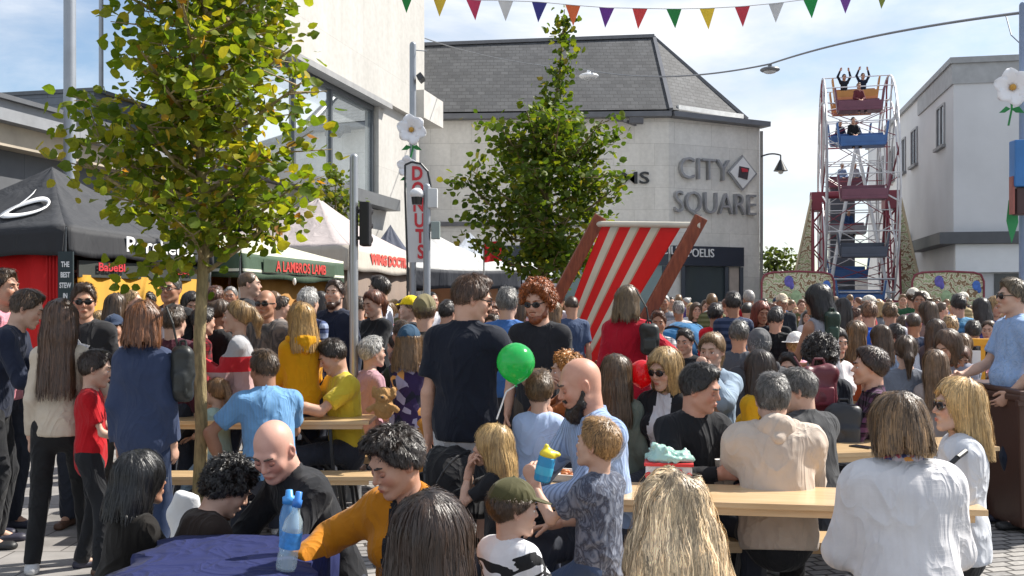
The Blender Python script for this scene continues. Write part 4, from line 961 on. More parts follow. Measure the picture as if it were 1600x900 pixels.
def leaves(P, U, size, r, droop=.4):
    "heart-shaped folded leaves at points P with stalk direction U"
    n = len(P); s = size * r.uniform(.6, 1.25, n)[:, None]
    d = U + r.normal(0, .45, (n, 3)); d[:, 2] -= droop; d /= np.linalg.norm(d, axis=1)[:, None]
    k = r.normal(0, 1, (n, 3)); sd_ = np.cross(d, k); sd_ /= np.linalg.norm(sd_, axis=1)[:, None]; nn = np.cross(sd_, d)
    pr = [(0, 0, 0), (.18, .36, .05), (.55, .42, .09), (.85, .22, .05), (1.05, 0, -.08), (.85, -.22, .05), (.55, -.42, .09), (.18, -.36, .05), (.5, 0, -.03)]
    V = np.stack([P + s * (d * a + sd_ * b_ + nn * c_) for a, b_, c_ in pr], 1).reshape(-1, 3); b0 = np.arange(n)[:, None] * 9
    Q = np.concatenate([b0 + np.array([[0, 1, 2, 8]]), b0 + np.array([[8, 2, 3, 4]]), b0 + np.array([[8, 4, 5, 6]]), b0 + np.array([[0, 8, 6, 7]])])
    return V, Q
def tree(name, base, trunk_pts, radii, crown_fn, nl, size, cols, label, cat='tree', seed=1, limb_z=(0, 1), nlimb=40, barkc=(.22, .17, .09), trans=.45, clump=.14, spread=.5):
    r = np.random.default_rng(seed); rt_ = empty(name, base, label=label, cat=cat)
    mb = MB()
    TP = [Vector(p) for p in trunk_pts]
    for a, b_, ra, rb in zip(TP[:-1], TP[1:], radii[:-1], radii[1:]): mb.tube(a, b_, ra, rb, 12); mb.ball(b_, rb * .99, 12)
    bark, t, b = newmat('bark'); n = noise(t, 14, 6, mscale=(3, 3, .8)); n2 = noise(t, 3, 3)
    t.links.new(mul(t, ramp(t, n.outputs[0], [(.3, tuple(x * .45 for x in barkc)), (.6, barkc)]), ramp(t, n2.outputs[0], [(.35, (.8, .85, .7)), (.7, (1.2, 1.15, 1.1))])), b.inputs['Base Color']); b.inputs['Roughness'].default_value = .85; bump(t, b, n.outputs[0], .8, .02)
    trk = mb.build('trunk', bark, rt_, True)
    lens = np.cumsum([0] + [(q - p).length for p, q in zip(TP[:-1], TP[1:])]); tot = lens[-1]
    def tp(f):
        l = f * tot; i = min(int(np.searchsorted(lens, l) - 1), len(TP) - 2); i = max(i, 0); return TP[i].lerp(TP[i + 1], (l - lens[i]) / max(lens[i + 1] - lens[i], 1e-6))
    mb = MB(); pts = []; dirs = []
    for i in range(nlimb):
        f_ = limb_z[0] + (limb_z[1] - limb_z[0]) * (i + r.random()) / nlimb; o_ = tp(f_); az = i * 2.4 + r.normal(0, .4)
        reach = crown_fn(o_.z + .25, az)
        if reach <= .05: continue
        if reach < .12 and i % 3 == 0: continue
        up_ = r.uniform(.25, .75); e = o_ + Vector((math.cos(az) * reach, math.sin(az) * reach, reach * up_)); m_ = o_.lerp(e, .5) + Vector((0, 0, -.08 * reach + r.normal(0, .04)))
        r0 = .012 + .012 * reach; mb.tube(o_, m_, r0, r0 * .7, 6); mb.tube(m_, e, r0 * .7, r0 * .3, 6)
        for j in range(int(1 + reach * 10)):
            u_ = r.uniform(.25, 1) ; q = (o_.lerp(m_, u_ * 2) if u_ < .5 else m_.lerp(e, u_ * 2 - 1)); dv = Vector(r.normal(0, 1, 3)); dv.z = abs(dv.z) * .5 - .1; dv.normalize(); tl = r.uniform(.15, .42) * min(1, reach + .2)
            q2 = q + dv * tl; mb.tube(q, q2, r0 * .3, .003, 4)
            for k_ in range(4): pts.append(q.lerp(q2, r.uniform(.2, 1))); dirs.append(dv)
        pts.append(e); dirs.append((e - m_).normalized())
    mb.build('branches', bark, trk, True)
    pts = np.array([tuple(p) for p in pts]); dirs = np.array([tuple(p) for p in dirs]); ci = r.integers(0, len(pts), nl)
    P = pts[ci] + r.normal(0, clump, (nl, 3)) * np.array([1, 1, .8]); V, Q = leaves(P, dirs[ci], size, r)
    cval = np.clip(r.beta(2.2, 2.6, len(pts))[ci] * .6 + r.normal(.0, .16, nl) + .2, 0, 1); T = np.repeat(cval, 9)[:, None] * np.ones(3)
    me = np_mesh('crown', V, Q, [leaf_mat(name + '_leaf', cols, trans)], None, True, T); link(bpy.data.objects.new('crown', me), rt_)
    return rt_
# near young tree
b0 = Vector((X(308, 6.9), 6.9, 0))
def crown1(z, az):
    if z < 1.95: return 0
    return float(np.interp(z, [1.95, 2.2, 2.6, 3.0, 3.5, 4.2, 4.8], [.3, .5, .6, .62, .6, .52, .3])) * (1 + .3 * math.sin(az * 2 + z * 3) + .2 * math.sin(az * 5 + z * 7))
tree('street_tree', b0, [(0, 0, 0), (.03, 0, .8), (.015, 0, 1.4), (.04, .02, 2.0), (.02, 0, 2.7), (.05, .02, 3.5), (.03, 0, 4.7)], [.052, .042, .04, .037, .03, .021, .007], crown1, 6000, .077,
     [(0, (.06, .11, .012)), (.35, (.12, .18, .018)), (.6, (.24, .27, .025)), (.82, (.4, .33, .035)), (1, (.4, .18, .03))], 'young tree with yellowing leaves in front of the black stall', seed=4, limb_z=(.385, .97), nlimb=66, trans=.5, clump=.1, barkc=(.34, .26, .14))
# second tree behind the deckchair
b1 = Vector((X(858, 16), 16, 0))
def crown2(z, az):
    return float(np.interp(z, [1.9, 2.3, 2.8, 3.4, 4.0, 4.4, 4.7, 5.0, 6.1], [.35, .9, 1.15, 1.2, 1.05, .7, .3, .09, .07])) * (1 + .15 * math.sin(az * 2 + z * 3) + .1 * math.sin(az * 5 + z * 6))
tree('street_tree', b1, [(0, 0, 0), (-.05, 0, 1.4), (-.12, 0, 2.2), (-.05, 0, 3.2), (.02, 0, 4.3), (.16, 0, 5.2), (.24, 0, 6.25)], [.09, .075, .065, .05, .035, .018, .006], crown2, 7400, .1,
     [(0, (.028, .06, .009)), (.45, (.08, .13, .016)), (.75, (.17, .2, .02)), (1, (.25, .2, .03))], 'dark green conical tree behind the giant striped deckchair', seed=9, limb_z=(.3, .99), nlimb=64, trans=.45, clump=.1)
# slim tree by the window and the far bush
b2 = Vector((X(523, 26), 26, 0))
tree('slim_tree', b2, [(0, 0, 0), (0, 0, 2), (.05, 0, 3.2), (0, 0, 5.2)], [.06, .05, .035, .01], lambda z, az: float(np.interp(z, [2.2, 3, 4.2, 5.4], [.3, .55, .5, .1])), 1300, .12,
     [(0, (.04, .07, .01)), (.5, (.1, .14, .02)), (1, (.25, .22, .04))], 'slim pale green tree in front of the large window', seed=21, limb_z=(.35, 1), nlimb=22, clump=.12)
b3 = Vector((X(1212, 70), 70, 0))
tree('small_tree', b3, [(0, 0, 0), (0, 0, 2.4), (.1, 0, 4.8)], [.15, .1, .03], lambda z, az: 1.1, 700, .3, [(0, (.03, .05, .01)), (1, (.08, .1, .02))], 'distant thin tree in the gap beside the shopping centre', seed=31, limb_z=(.45, 1), nlimb=16, clump=.3)
# ------------------------------------------------------------------ market stalls
def canvas(c, name='canvas', trans=.0, dirt=.1):
    k = ('canvas', c, name, trans)
    if k in MATS: return MATS[k]
    m, t, b = newmat(name); n = noise(t, 1.6, 5); n2 = noise(t, 3, 3, mscale=(1, 1, .3), dist=.8)
    col = mul(t, c, ramp(t, n.outputs[0], [(.3, (1 - dirt * 1.6,) * 3), (.7, (1, 1, 1))])); t.links.new(col, b.inputs['Base Color']); b.inputs['Roughness'].default_value = .75
    bump(t, b, n2.outputs[0], .7, .06)
    if trans:
        tr = t.nodes.new('ShaderNodeBsdfTranslucent'); t.links.new(col, tr.inputs[0]); mx_ = t.nodes.new('ShaderNodeMixShader'); mx_.inputs[0].default_value = trans
        t.links.new(b.outputs[0], mx_.inputs[1]); t.links.new(tr.outputs[0], mx_.inputs[2]); t.links.new(mx_.outputs[0], t.nodes['Material Output'].inputs[0])
    MATS[k] = m; return m
steel = paint((.42, .43, .44), .38, .75, .08, 4, name='steel')
def gazebo(label, corners, ze, zv, apex, roofc, valc, legs=True, sag=.12, trans=.12, peak=None, name='market_stall', conc=.16, group=None, cat='stall'):
    "corners: four ground points in order; ze eaves height, zv bottom of the valance, apex height"
    cx = sum(c[0] for c in corners) / 4; cy = sum(c[1] for c in corners) / 4; e = empty(name, (cx, cy, 0), label=label, cat=cat, group=group)
    pk = Vector((0, 0, apex)) if peak is None else Vector((peak[0] - cx, peak[1] - cy, apex)); C_ = [Vector((c[0] - cx, c[1] - cy, ze)) for c in corners]
    V, Q = [], []; n = 14; m = 10
    for k in range(4):
        a, b_ = C_[k], C_[(k + 1) % 4]; o_ = len(V)
        for j in range(m + 1):
            v = j / m; w_ = (1 - v)
            for i in range(n + 1):
                u = i / n; base = a.lerp(b_, u); p = base.lerp(pk, v); p.z -= conc * 4 * v * (1 - v) * .5 * (apex - ze) + sag * .35 * (1 - v) ** 2 * 4 * u * (1 - u) + .03 * math.sin(u * 19 + k) * v * (1 - v) * 2
                V.append(tuple(p))
        for j in range(m):
            for i in range(n): q = o_ + j * (n + 1) + i; Q.append([q, q + 1, q + n + 2, q + n + 1])
    me = np_mesh('roof', np.array(V), np.array(Q), [canvas(roofc, trans=trans)], None, True); rf = link(bpy.data.objects.new('roof', me), e); rf.modifiers.new('s', 'SOLIDIFY').thickness = .012
    vl = []
    for k in range(4):
        a, b_ = C_[k], C_[(k + 1) % 4]; nrm_ = Vector((b_.y - a.y, a.x - b_.x, 0)).normalized(); mid = (a + b_) / 2
        if nrm_.dot(Vector((mid.x, mid.y, 0))) < 0: nrm_ = -nrm_
        V, Q = [], []; n2 = 24; m2 = 5
        for j in range(m2 + 1):
            v = j / m2
            for i in range(n2 + 1):
                u = i / n2; p = a.lerp(b_, u) + nrm_ * (.012 + v * .03 + .014 * math.sin(u * 23 + k) * v); p.z = ze - sag * .35 * 4 * u * (1 - u) - v * (ze - zv) - (.02 * math.sin(u * 14) * v); V.append(tuple(p))
        for j in range(m2):
            for i in range(n2): q = j * (n2 + 1) + i; Q.append([q, q + 1, q + n2 + 2, q + n2 + 1])
        o = link(bpy.data.objects.new('valance', np_mesh('valance', np.array(V), np.array(Q), [valc if not isinstance(valc, tuple) else canvas(valc, trans=trans * .5)], None, True)), e); o.modifiers.new('s', 'SOLIDIFY').thickness = .01
        vl.append((a, b_, nrm_, mid, o))
    for k in range(4):
        c = C_[k] * .985; MB().box((c.x, c.y, ze / 2), (.04, .04, ze - .02), bev=.004).build('leg', steel, e)
    mb = MB()
    for k in range(4): mb.bar(C_[k] * .98 - Vector((0, 0, .06)), C_[(k + 1) % 4] * .98 - Vector((0, 0, .06)), .03)
    mb.build('crossbar', steel, e)
    return e, vl, C_
def side_panel(e, a, b_, z0, z1, mat, inset=.96, name='side_wall'):
    V, Q = [], []; n = 30
    for j in range(2):
        for i in range(n + 1):
            u = i / n; p = a.lerp(b_, u) * inset; d = (b_ - a).normalized(); nn = Vector((d.y, -d.x, 0)); p = p + nn * (.025 * math.sin(u * 31)); V.append((p.x, p.y, z0 if j == 0 else z1))
    for i in range(n): Q.append([i, i + 1, i + n + 2, i + n + 1])
    o = link(bpy.data.objects.new(name, np_mesh(name, np.array(V), np.array(Q), [mat], None, True)), e); o.modifiers.new('s', 'SOLIDIFY').thickness = .01; return o
def valance_word(s, vl, e, z, hgt, mat, width=1, frac=.5, bold=0, off=.05, flip=False):
    a, b_, nn, mid, o = vl; u = (b_ - a).normalized()
    if (u.cross(Vector((0, 0, 1)))).dot(nn) < 0: u = -u; p = b_.lerp(a, frac)
    else: p = a.lerp(b_, frac)
    p = Vector((p.x, p.y, z)) + nn * off; return text_mesh(s, hgt / .7, .004, 'lettering', mat, o, frame3(p, u, (0, 0, 1)), bold, width)
whl = paint((.8, .8, .8), .6, name='white_print', var=.02); redl = paint((.55, .03, .04), .6, name='red_print', var=.05)
# G1: black stall at the left edge
g1c = [(-5.23, 12.0), (-4.36, 14.87), (-7.23, 15.74), (-8.1, 12.87)]
blackc = (.022, .023, .027)
e, vl, C_ = gazebo('black canvas coffee stall with red side walls at the left edge', g1c, 2.56, 2.24, 3.5, (.03, .032, .037), blackc, trans=.0, peak=(-6.2, 13.8))
front = vl[3]; sidev = vl[0]
valance_word('Co.', front, e, 2.41, .2, whl, 1.05, .235, bold=.012); valance_word('Porchetta', sidev, e, 2.4, .19, whl, 1.35, .58, bold=.004)
redc = canvas((.75, .012, .012), 'red_canvas', .15)
side_panel(e, C_[3], C_[0], .02, 2.3, redc); side_panel(e, C_[0] * .97 + Vector((-.25, .07, 0)), C_[0] * .97 + Vector((-.02, -.005, 0)), .02, 2.28, canvas((.75, .02, .02), 'bright_red_canvas', .2), 1.0)
side_panel(e, C_[2], C_[3], .02, 2.3, redc)
q0, q1 = C_[0].lerp(C_[1], .07), C_[0].lerp(C_[1], .99); side_panel(e, q0, q1, .02, 2.0, canvas((.68, .36, .025), 'mustard_canvas', .35), .99)
MB().bar(q0 * .99 + Vector((0, 0, 2.1 - 2.56)), q1 * .99 + Vector((0, 0, 2.1 - 2.56)), .03, .2).build('banner', paint((.03, .035, .03), .7, name='dark_banner'), e)
valance_word('BabeBl', sidev, e, 2.1, .1, redl, 1.3, .26, .002, .03); valance_word('BabeBl', sidev, e, 2.1, .1, redl, 1.3, .75, .002, .03)
# looped white motif on the black roof
c3 = C_[3]; c0 = C_[0]; pk = Vector((-6.2 - sum(c[0] for c in g1c) / 4, 13.8 - sum(c[1] for c in g1c) / 4, 3.5))
def on_roof(u, v):
    p = c3.lerp(c0, u).lerp(pk, v); p.z -= .16 * 4 * v * (1 - v) * .5 * .94 + .12 * .35 * (1 - v) ** 2 * 4 * u * (1 - u); return p
nr = (c0 - c3).cross(pk - c3).normalized(); nr = nr if nr.y < 0 else -nr
V, Q = [], []
for i in range(41):
    a = i / 40 * 2 * math.pi; u0, v0 = .76, .37
    wd = .026 + .022 * (math.sin(a * .5)) ** 2
    for k in (-1, 1):
        ru, rv = .135 + k * wd * .55, .13 + k * wd; uu = u0 + ru * math.cos(a) + .08 * math.sin(a); vv = v0 + rv * math.sin(a); V.append(tuple(on_roof(uu, vv) + nr * .035))
for i in range(40): Q.append([2 * i, 2 * i + 1, 2 * i + 3, 2 * i + 2])
o_ = len(V)
for i in range(13):
    t_ = i / 12
    for k in (-1, 1): V.append(tuple(on_roof(.6 + .12 * t_, .22 + .4 * t_ + k * .03) + nr * .04))
for i in range(12): Q.append([o_ + 2 * i, o_ + 2 * i + 1, o_ + 2 * i + 3, o_ + 2 * i + 2])
o = link(bpy.data.objects.new('printed_motif', np_mesh('printed_motif', np.array(V), np.array(Q), [whl], None, True)), e); o.modifiers.new('s', 'SOLIDIFY').thickness = .004
# chalk board
cb_ = empty('menu_board', (X(103, 11.7), 11.7, 0), label='tall chalk menu board hanging at the corner of the black stall', cat='menu board')
MB().box((0, 0, 1.5), (.17, .03, 1.5)).build('board', paint((.02, .035, .04), .7, name='slate_board'), cb_)
for i, s in enumerate(['THE', 'BEST', 'STEW', 'IN', 'TOWN']): text_mesh(s, .085, .002, 'chalk_lettering', whl, cb_, frame3((0, -.018, 2.1 - i * .12), (1, 0, 0), (0, 0, 1)), .002, .6)
# G2 yellow-backed stall behind it
e, vl, C_ = gazebo('dark stall with mustard yellow back wall behind the near tree', [(-7.6, 16.2), (-4.45, 16.2), (-4.2, 19.3), (-7.6, 19.3)], 2.42, 2.2, 3.3, (.3, .3, .29), (.02, .024, .022))
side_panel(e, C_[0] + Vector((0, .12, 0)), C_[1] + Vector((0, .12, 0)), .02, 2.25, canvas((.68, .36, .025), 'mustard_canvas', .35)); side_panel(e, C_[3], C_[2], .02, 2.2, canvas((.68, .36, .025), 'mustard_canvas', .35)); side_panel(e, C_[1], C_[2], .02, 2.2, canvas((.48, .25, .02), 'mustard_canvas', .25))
# G3 green striped stall
def strip_mat():
    m, t, b = newmat('striped_canvas'); o_ = sepxyz(t); r_ = ramp(t, mth(t, 'MULTIPLY', mth(t, 'SUBTRACT', o_[2], 2.0), 2.0), [(0, (.05, .09, .055)), (.2, (.03, .05, .035)), (.26, (.62, .64, .52)), (.34, (.045, .085, .05)), (.78, (.045, .085, .05)), (.8, (.62, .62, .5)), (1, (.62, .62, .5))], 'CONSTANT')
    t.links.new(r_, b.inputs['Base Color']); b.inputs['Roughness'].default_value = .75; bump(t, b, noise(t, 4, 3, mscale=(1, 1, .3)).outputs[0], .6, .05); return m
e, vl, C_ = gazebo('green and cream striped food stall with red lettering', [(-3.98, 15.0), (-3.15, 19.0), (-6.0, 19.4), (-6.7, 15.7)], 2.44, 2.06, 2.95, (.6, .6, .47), strip_mat(), trans=.1, conc=.05)
bd = MB(); a, b_, nn, mid, vo = vl[0]; ctr = mid + nn * .062; ctr.z = 2.235; u = (b_ - a).normalized(); bd.bar(ctr - u * 1.4, ctr + u * 1.5, .008, .19); bd.build('banner', paint((.045, .08, .045), .7, name='green_banner'), e)
valance_word('A LAMBROS LAMB', vl[0], e, 2.235, .16, paint((.6, .06, .05), .6, name='red_print2'), 1.1, .51, .004, .075)
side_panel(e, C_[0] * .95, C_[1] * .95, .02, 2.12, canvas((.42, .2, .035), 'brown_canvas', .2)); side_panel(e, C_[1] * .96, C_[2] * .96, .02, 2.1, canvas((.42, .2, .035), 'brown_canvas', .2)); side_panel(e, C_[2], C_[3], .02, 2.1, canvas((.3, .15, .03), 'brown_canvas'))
tag(MB().ball((X(460, 16.4), 16.4, Z(440, 16.4)), (.03, .03, .06)).build('light_bulb', paint((.8, .78, .7), .3, name='bulb2'), None, True), 'small white bulb hanging from the green striped stall edge', 'light bulb')
# G4 large white-pink peaked stall
e, vl, C_ = gazebo('large off-white peaked hot dog stall with red lettering', [(-3.5, 22.0), (-2.45, 27.0), (-6.3, 27.6), (-7.4, 23.0)], 2.92, 2.4, 4.2, (.62, .55, .54), (.64, .58, .5), trans=.3, peak=(-4.65, 24.6), conc=.2)
valance_word('WING DOCTR', vl[0], e, 2.66, .22, paint((.6, .08, .06), .6, name='red_print3'), 1.25, .5, .02)
side_panel(e, C_[0], C_[1], .02, 2.42, canvas((.17, .12, .09), 'taupe_canvas')); side_panel(e, C_[3], C_[0], .02, 2.42, canvas((.2, .15, .12), 'taupe_canvas'))
# G5 navy peak
gazebo('small navy blue peaked stall behind the hot dog stall', [(X(560, 30), 30), (X(652, 31), 31), (X(660, 34), 34), (X(566, 34), 34)], 2.9, 2.5, Z(350, 32), (.035, .045, .08), (.03, .04, .07), trans=.05)
# G6 white roof dark valance
gazebo('white roofed stall with navy valance beside the metal signal pole', [(X(640, 18), 18), (X(812, 19.6), 19.6), (X(800, 22.5), 22.5), (X(645, 22), 22)], 2.3, 1.95, Z(352, 20), (.6, .6, .59), (.018, .022, .035), trans=.2, peak=(X(655, 20), 20))
MB().box((X(722, 21.5), 21.5, 1.0), (1.5, .08, 2.1)).build('stall_screen', paint((.5, .27, .16), .7, name='peach_board'))
tag(bpy.data.objects['stall_screen'], 'peach coloured board screen under the white roofed stall', 'screen')
gazebo('bright white peaked tent further back below the stone wall', [(X(672, 28), 28), (X(812, 28), 28), (X(806, 31), 31), (X(684, 31), 31)], 2.5, 2.3, Z(363, 29.5), (.66, .7, .76), (.6, .62, .68), trans=.3, peak=(X(734, 29.5), 29.5))
e, vl, C_ = gazebo('white tent with white side walls behind the ginger haired man', [(X(782, 25), 25), (X(872, 25), 25), (X(868, 28), 28), (X(786, 28), 28)], 2.35, 2.1, Z(392, 26.5), (.7, .7, .7), (.66, .68, .72), trans=.3)
for k in range(4): side_panel(e, C_[k], C_[(k + 1) % 4], .02, 2.12, canvas((.6, .63, .7), 'white_canvas', .2), .98)
fl_ = empty('red_flag', (X(756, 17), 17, 0), label='small red flag on a pole in front of the white tents', cat='flag')
MB().tube((0, 0, 0), (0, 0, Z(378, 17)), .014).build('pole', steel, fl_)
V = []; Q = []
for j in range(5):
    for i in range(9): V.append((.01 + i * .036, .04 * math.sin(i * 1.1 + j * .3), Z(379, 17) - j * .083 + i * .004))
for j in range(4):
    for i in range(8): q = j * 9 + i; Q.append([q, q + 1, q + 10, q + 9])
link(bpy.data.objects.new('cloth', np_mesh('cloth', np.array(V), np.array(Q), [canvas((.72, .03, .04), 'flag_red', .3)], None, True)), fl_)
# ------------------------------------------------------------------ poles, banner flag, flowers
def pole(label, px, D, top, r=.045, bottom=0, mat=None, cat='pole', name='lamp_pole', extra=None):
    e = empty(name, (X(px, D), D, 0), label=label, cat=cat); zt_ = Z(top, D)
    MB().tube((0, 0, bottom), (0, 0, zt_), r, r * .92, 18).ball((0, 0, zt_), r * .9, 12).build('shaft', mat or steel, e, True)
    MB().tube((0, 0, 0), (0, 0, .22), r * 1.7, r * 1.6, 18).build('base', mat or steel, e, True); return e, zt_
gal = paint((.33, .35, .38), .45, .5, .08, 3, name='galvanised')
pole('tall thick galvanised pole rising behind the black stall peak', 109, 17, -60, .105, mat=gal); pole('thin grey pole far behind the leaves of the near tree', 158, 30, -40, .07, mat=gal)
sp, z_ = pole('brushed steel crossing signal pole with black signal head', 553, 8.6, 246, .038, mat=steel, name='signal_pole', cat='signal pole')
sh = MB().box((.095, .02, Z(350, 8.6)), (.085, .16, .37), bev=.015); sh.box((.05, .0, Z(330, 8.6)), (.06, .03, .03)); sh.box((.05, .0, Z(372, 8.6)), (.06, .03, .03)); s_ = sh.build('signal_head', paint((.012, .012, .014), .5, name='black_plastic'), sp)
mb = MB()
for k in (-1, 0, 1): mb.tube((.095, .1, Z(350, 8.6) + k * .12), (.095, .17, Z(350, 8.6) + k * .12 + .0), .04, .045, 14)
mb.build('visor', paint((.012, .012, .014), .5, name='black_plastic'), s_)
cp, z_ = pole('grey pole carrying white camera and junction boxes by the banner', 667, 10.5, 292, .04, mat=gal, name='camera_pole', cat='camera pole')
MB().ball((-.1, -.02, Z(303, 10.5)), (.075, .075, .06), 14).build('dome_camera', paint((.75, .75, .75), .3, name='white_plastic'), cp, True)
MB().tube((-.1, -.02, Z(320, 10.5)), (-.1, -.02, Z(308, 10.5)), .05, .06, 14).build('camera_lens', paint((.02, .02, .02), .2, name='black_gloss'), cp, True)
MB().box((.06, 0, Z(310, 10.5)), (.1, .1, .2), bev=.01).build('junction_box', paint((.6, .62, .62), .5, name='box_grey'), cp); MB().box((.09, 0, Z(360, 10.5)), (.09, .08, .18), bev=.01).build('junction_box', paint((.3, .36, .34), .5, name='box_green'), cp)
pp, z_ = pole('grey pole with big white daisy and camera before the stone canopy', 645, 16, 70, .055, mat=gal)
MB().tube((0, 0, Z(78, 16)), (.22, 0, Z(80, 16)), .008, seg=6).build('arm', gal, pp); c = MB(); c.box(None, (.1, .28, .09), M=Matrix.Translation((.13, -.05, Z(123, 16))) @ Matrix.Rotation(.9, 4, 'Y'), bev=.01); c.build('camera', paint((.05, .05, .055), .4, name='dark_plastic'), pp)
def daisy(label, c, r, droop=0, face=(0, -1, 0), petals=6):
    e = empty('giant_flower', c, label=label, cat='decoration'); rr = random.Random(3); f = Vector(face).normalized(); x = f.cross(Vector((0, 0, 1))).normalized(); y = x.cross(f)
    pw = paint((.82, .82, .84), .6, name='petal', var=.03)
    for k in range(petals):
        a = k / petals * 6.283 + .3; V, Q = [], []; dr = math.cos(a) * x + math.sin(a) * y; sd_ = -math.sin(a) * x + math.cos(a) * y; L_ = r * rr.uniform(.9, 1.1)
        for i in range(7):
            t_ = i / 6; wd = r * .46 * math.sin(math.pi * min(1, t_ * .82 + .14)) ** .8
            for j in (-1, -.4, .4, 1): V.append(tuple(dr * (L_ * t_ * .92 + .12 * r) + sd_ * wd * j + f * (r * (.22 * math.sin(t_ * 2.4) + .1 * abs(j) + .04 * math.sin(j * 9 + i)))))
        for i in range(6):
            for j in range(3): q = i * 4 + j; Q.append([q, q + 1, q + 5, q + 4])
        o = link(bpy.data.objects.new('petal', np_mesh('petal', np.array(V), np.array(Q), [pw], None, True)), e); o.modifiers.new('s', 'SOLIDIFY').thickness = .01
    MB().ball(f * r * .14, r * .17, 14).build('flower_centre', paint((.55, .3, .06), .8, bs=1, bsc=60, name='flower_yellow'), e, True)
    mb = MB(); mb.path([Vector((0, .03, 0)), Vector((.02, .06, -r * 1.1)), Vector((-.03, .05, -r * 2.0))], .015); mb.build('stalk', paint((.02, .2, .05), .6, name='green_stalk'), e)
    for s_ in (-1, 1):
        mb = MB(); mb.poly([(0, .05, -r * 1.1), (s_ * r * .35, .0, -r * 1.0), (s_ * r * .7, .02, -r * 1.35), (s_ * r * .3, .06, -r * 1.3)]); mb.build('flower_leaf', paint((.02, .22, .06), .6, name='green_stalk'), e)
    return e
daisy('big white fabric daisy high on the pole by the stone canopy', at(643, 203, 15.8), .23); daisy('smaller white fabric flower below the big daisy on the pole', at(636, 260, 15.85), .16, petals=5)
rp_, z_ = pole('tall blue grey lamp pole at the right edge of the square', 1598, 14, 8, .05, mat=paint((.2, .26, .38), .5, name='blue_grey'))
daisy('giant white daisy tied to the pole at the right edge', at(1582, 137, 13.8), .25, face=(-.3, -1, 0)); 
mb = MB(); c = at(1582, 345, 13.85); mb.poly([c + Vector((-.05, 0, .28)), c + Vector((.06, 0, .3)), c + Vector((.08, 0, -.02)), c + Vector((-.0, .02, -.3)), c + Vector((-.08, 0, 0))]); o = mb.build('green_ribbon', paint((.02, .25, .08), .5, name='green_ribbon')); o.modifiers.new('s', 'SOLIDIFY').thickness = .01; tag(o, 'green ribbon streamer hanging beside the blue box at right edge', 'ribbon')
bx = empty('sign_box', at(1600, 256, 13.6), label='blue sign box on the pole at the right edge', cat='sign')
MB().box((.02, 0, 0), (.36, .18, .62), bev=.02).build('casing', paint((.03, .16, .42), .4, name='blue_sign'), bx); MB().box((.05, .02, -.5), (.34, .16, .36), bev=.02).build('lower_box', paint((.06, .03, .03), .6, name='brown_box'), bx)
MB().box((-.16, 0, -.42), (.03, .1, .5)).build('bracket', paint((.3, .1, .08), .6, name='rust'), bx)
# feather banner DONUTS
fb = empty('feather_banner', (X(640, 13.5), 13.5, 0), label='white feather banner with red DONUTS lettering', cat='banner')
k_ = 13.5 / F; zb, zt_ = Z(410, 13.5), Z(254, 13.5)
out_ = [(-.02, zb), (.22, zb), (.27, Z(330, 13.5)), (.27, Z(290, 13.5)), (.22, Z(268, 13.5)), (.14, Z(257, 13.5)), (.03, zt_), (-.05, zt_ - .02)]
mb = MB(); mb.prism([(x_, 0, z_) for x_, z_ in out_], (0, .006, 0)); mb.build('banner_cloth', canvas((.72, .72, .72), 'banner_white', .25), fb)
MB().path([(-.02, 0, 0), (-.03, 0, zb), (-.06, 0, Z(300, 13.5)), (-.06, 0, zt_ - .03), (.03, 0, zt_ + .01), (.15, 0, Z(256, 13.5)), (.24, 0, Z(268, 13.5)), (.28, 0, Z(292, 13.5))], .014).build('banner_pole', paint((.02, .02, .022), .4, name='black_metal2'), fb, True)
for i, ch in enumerate('DONUTS'): text_mesh(ch, .25, .003, 'lettering', redl, fb, frame3((.1 + .01 * i, -.008, Z(272 + i * 24.5, 13.5)), (1, 0, 0), (0, 0, 1)), .008, .8)
# ------------------------------------------------------------------ bunting and overhead cable
a = at(560, -8, 15); b_ = at(1480, -22, 15); NB = 60
def bunt(px):   # string height at px (slack rope)
    y = np.interp(px, [560, 687, 740, 790, 843, 895, 948, 1000, 1053, 1105, 1160, 1213, 1267, 1322, 1380, 1480], [-22, -6, 0, 1, 3, 8, 12, 13, 14, 13, 10, 5, -2, -10, -18, -30]); return at(px, y, 15)
bs = empty('bunting', bunt(1030), label='string of coloured triangular pennants across the top of the sky', cat='bunting')
o0 = bunt(1030); MB().path([bunt(p) - o0 for p in np.linspace(560, 1480, 60)], .006).build('cord', paint((.5, .5, .5), .7, name='cord'), bs)
BC = [(687, (.75, .6, .1)), (740, (.65, .1, .2)), (790, (.7, .7, .7)), (843, (.09, .09, .35)), (895, (.75, .25, .1)), (948, (.25, .08, .4)), (1000, (.7, .12, .12)), (1053, (.05, .35, .1)), (1105, (.8, .65, .1)), (1160, (.65, .1, .14)), (1213, (.7, .7, .7)), (1267, (.04, .4, .12)), (1322, (.3, .12, .45)), (1380, (.35, .4, .1)), (635, (.05, .35, .1))]
for px, cc in BC:
    p = bunt(px) - o0; l = bunt(px - 12) - o0; r_ = bunt(px + 12) - o0; s_ = random.uniform(-.03, .03); mb = MB(); tip = p + Vector((s_, random.uniform(-.05, .05), -.3)); mb.poly([l, r_, tip]); o = mb.build('pennant', canvas(cc, 'pennant', .45), bs); o.modifiers.new('s', 'SOLIDIFY').thickness = .003
def wire(pts, n=40):
    out = []
    for (p, q, sag) in pts:
        for i in range(n): t_ = i / n; v = p.lerp(q, t_); v.z -= sag * 4 * t_ * (1 - t_); out.append(v)
    out.append(pts[-1][1]); return out
Lp = at(1203, 100, 25); L0 = at(664, 60, 40); Lq = at(920, 110, 32); e = empty('overhead_cable', Lp, label='grey cable sagging across the square carrying the street lights', cat='cable')
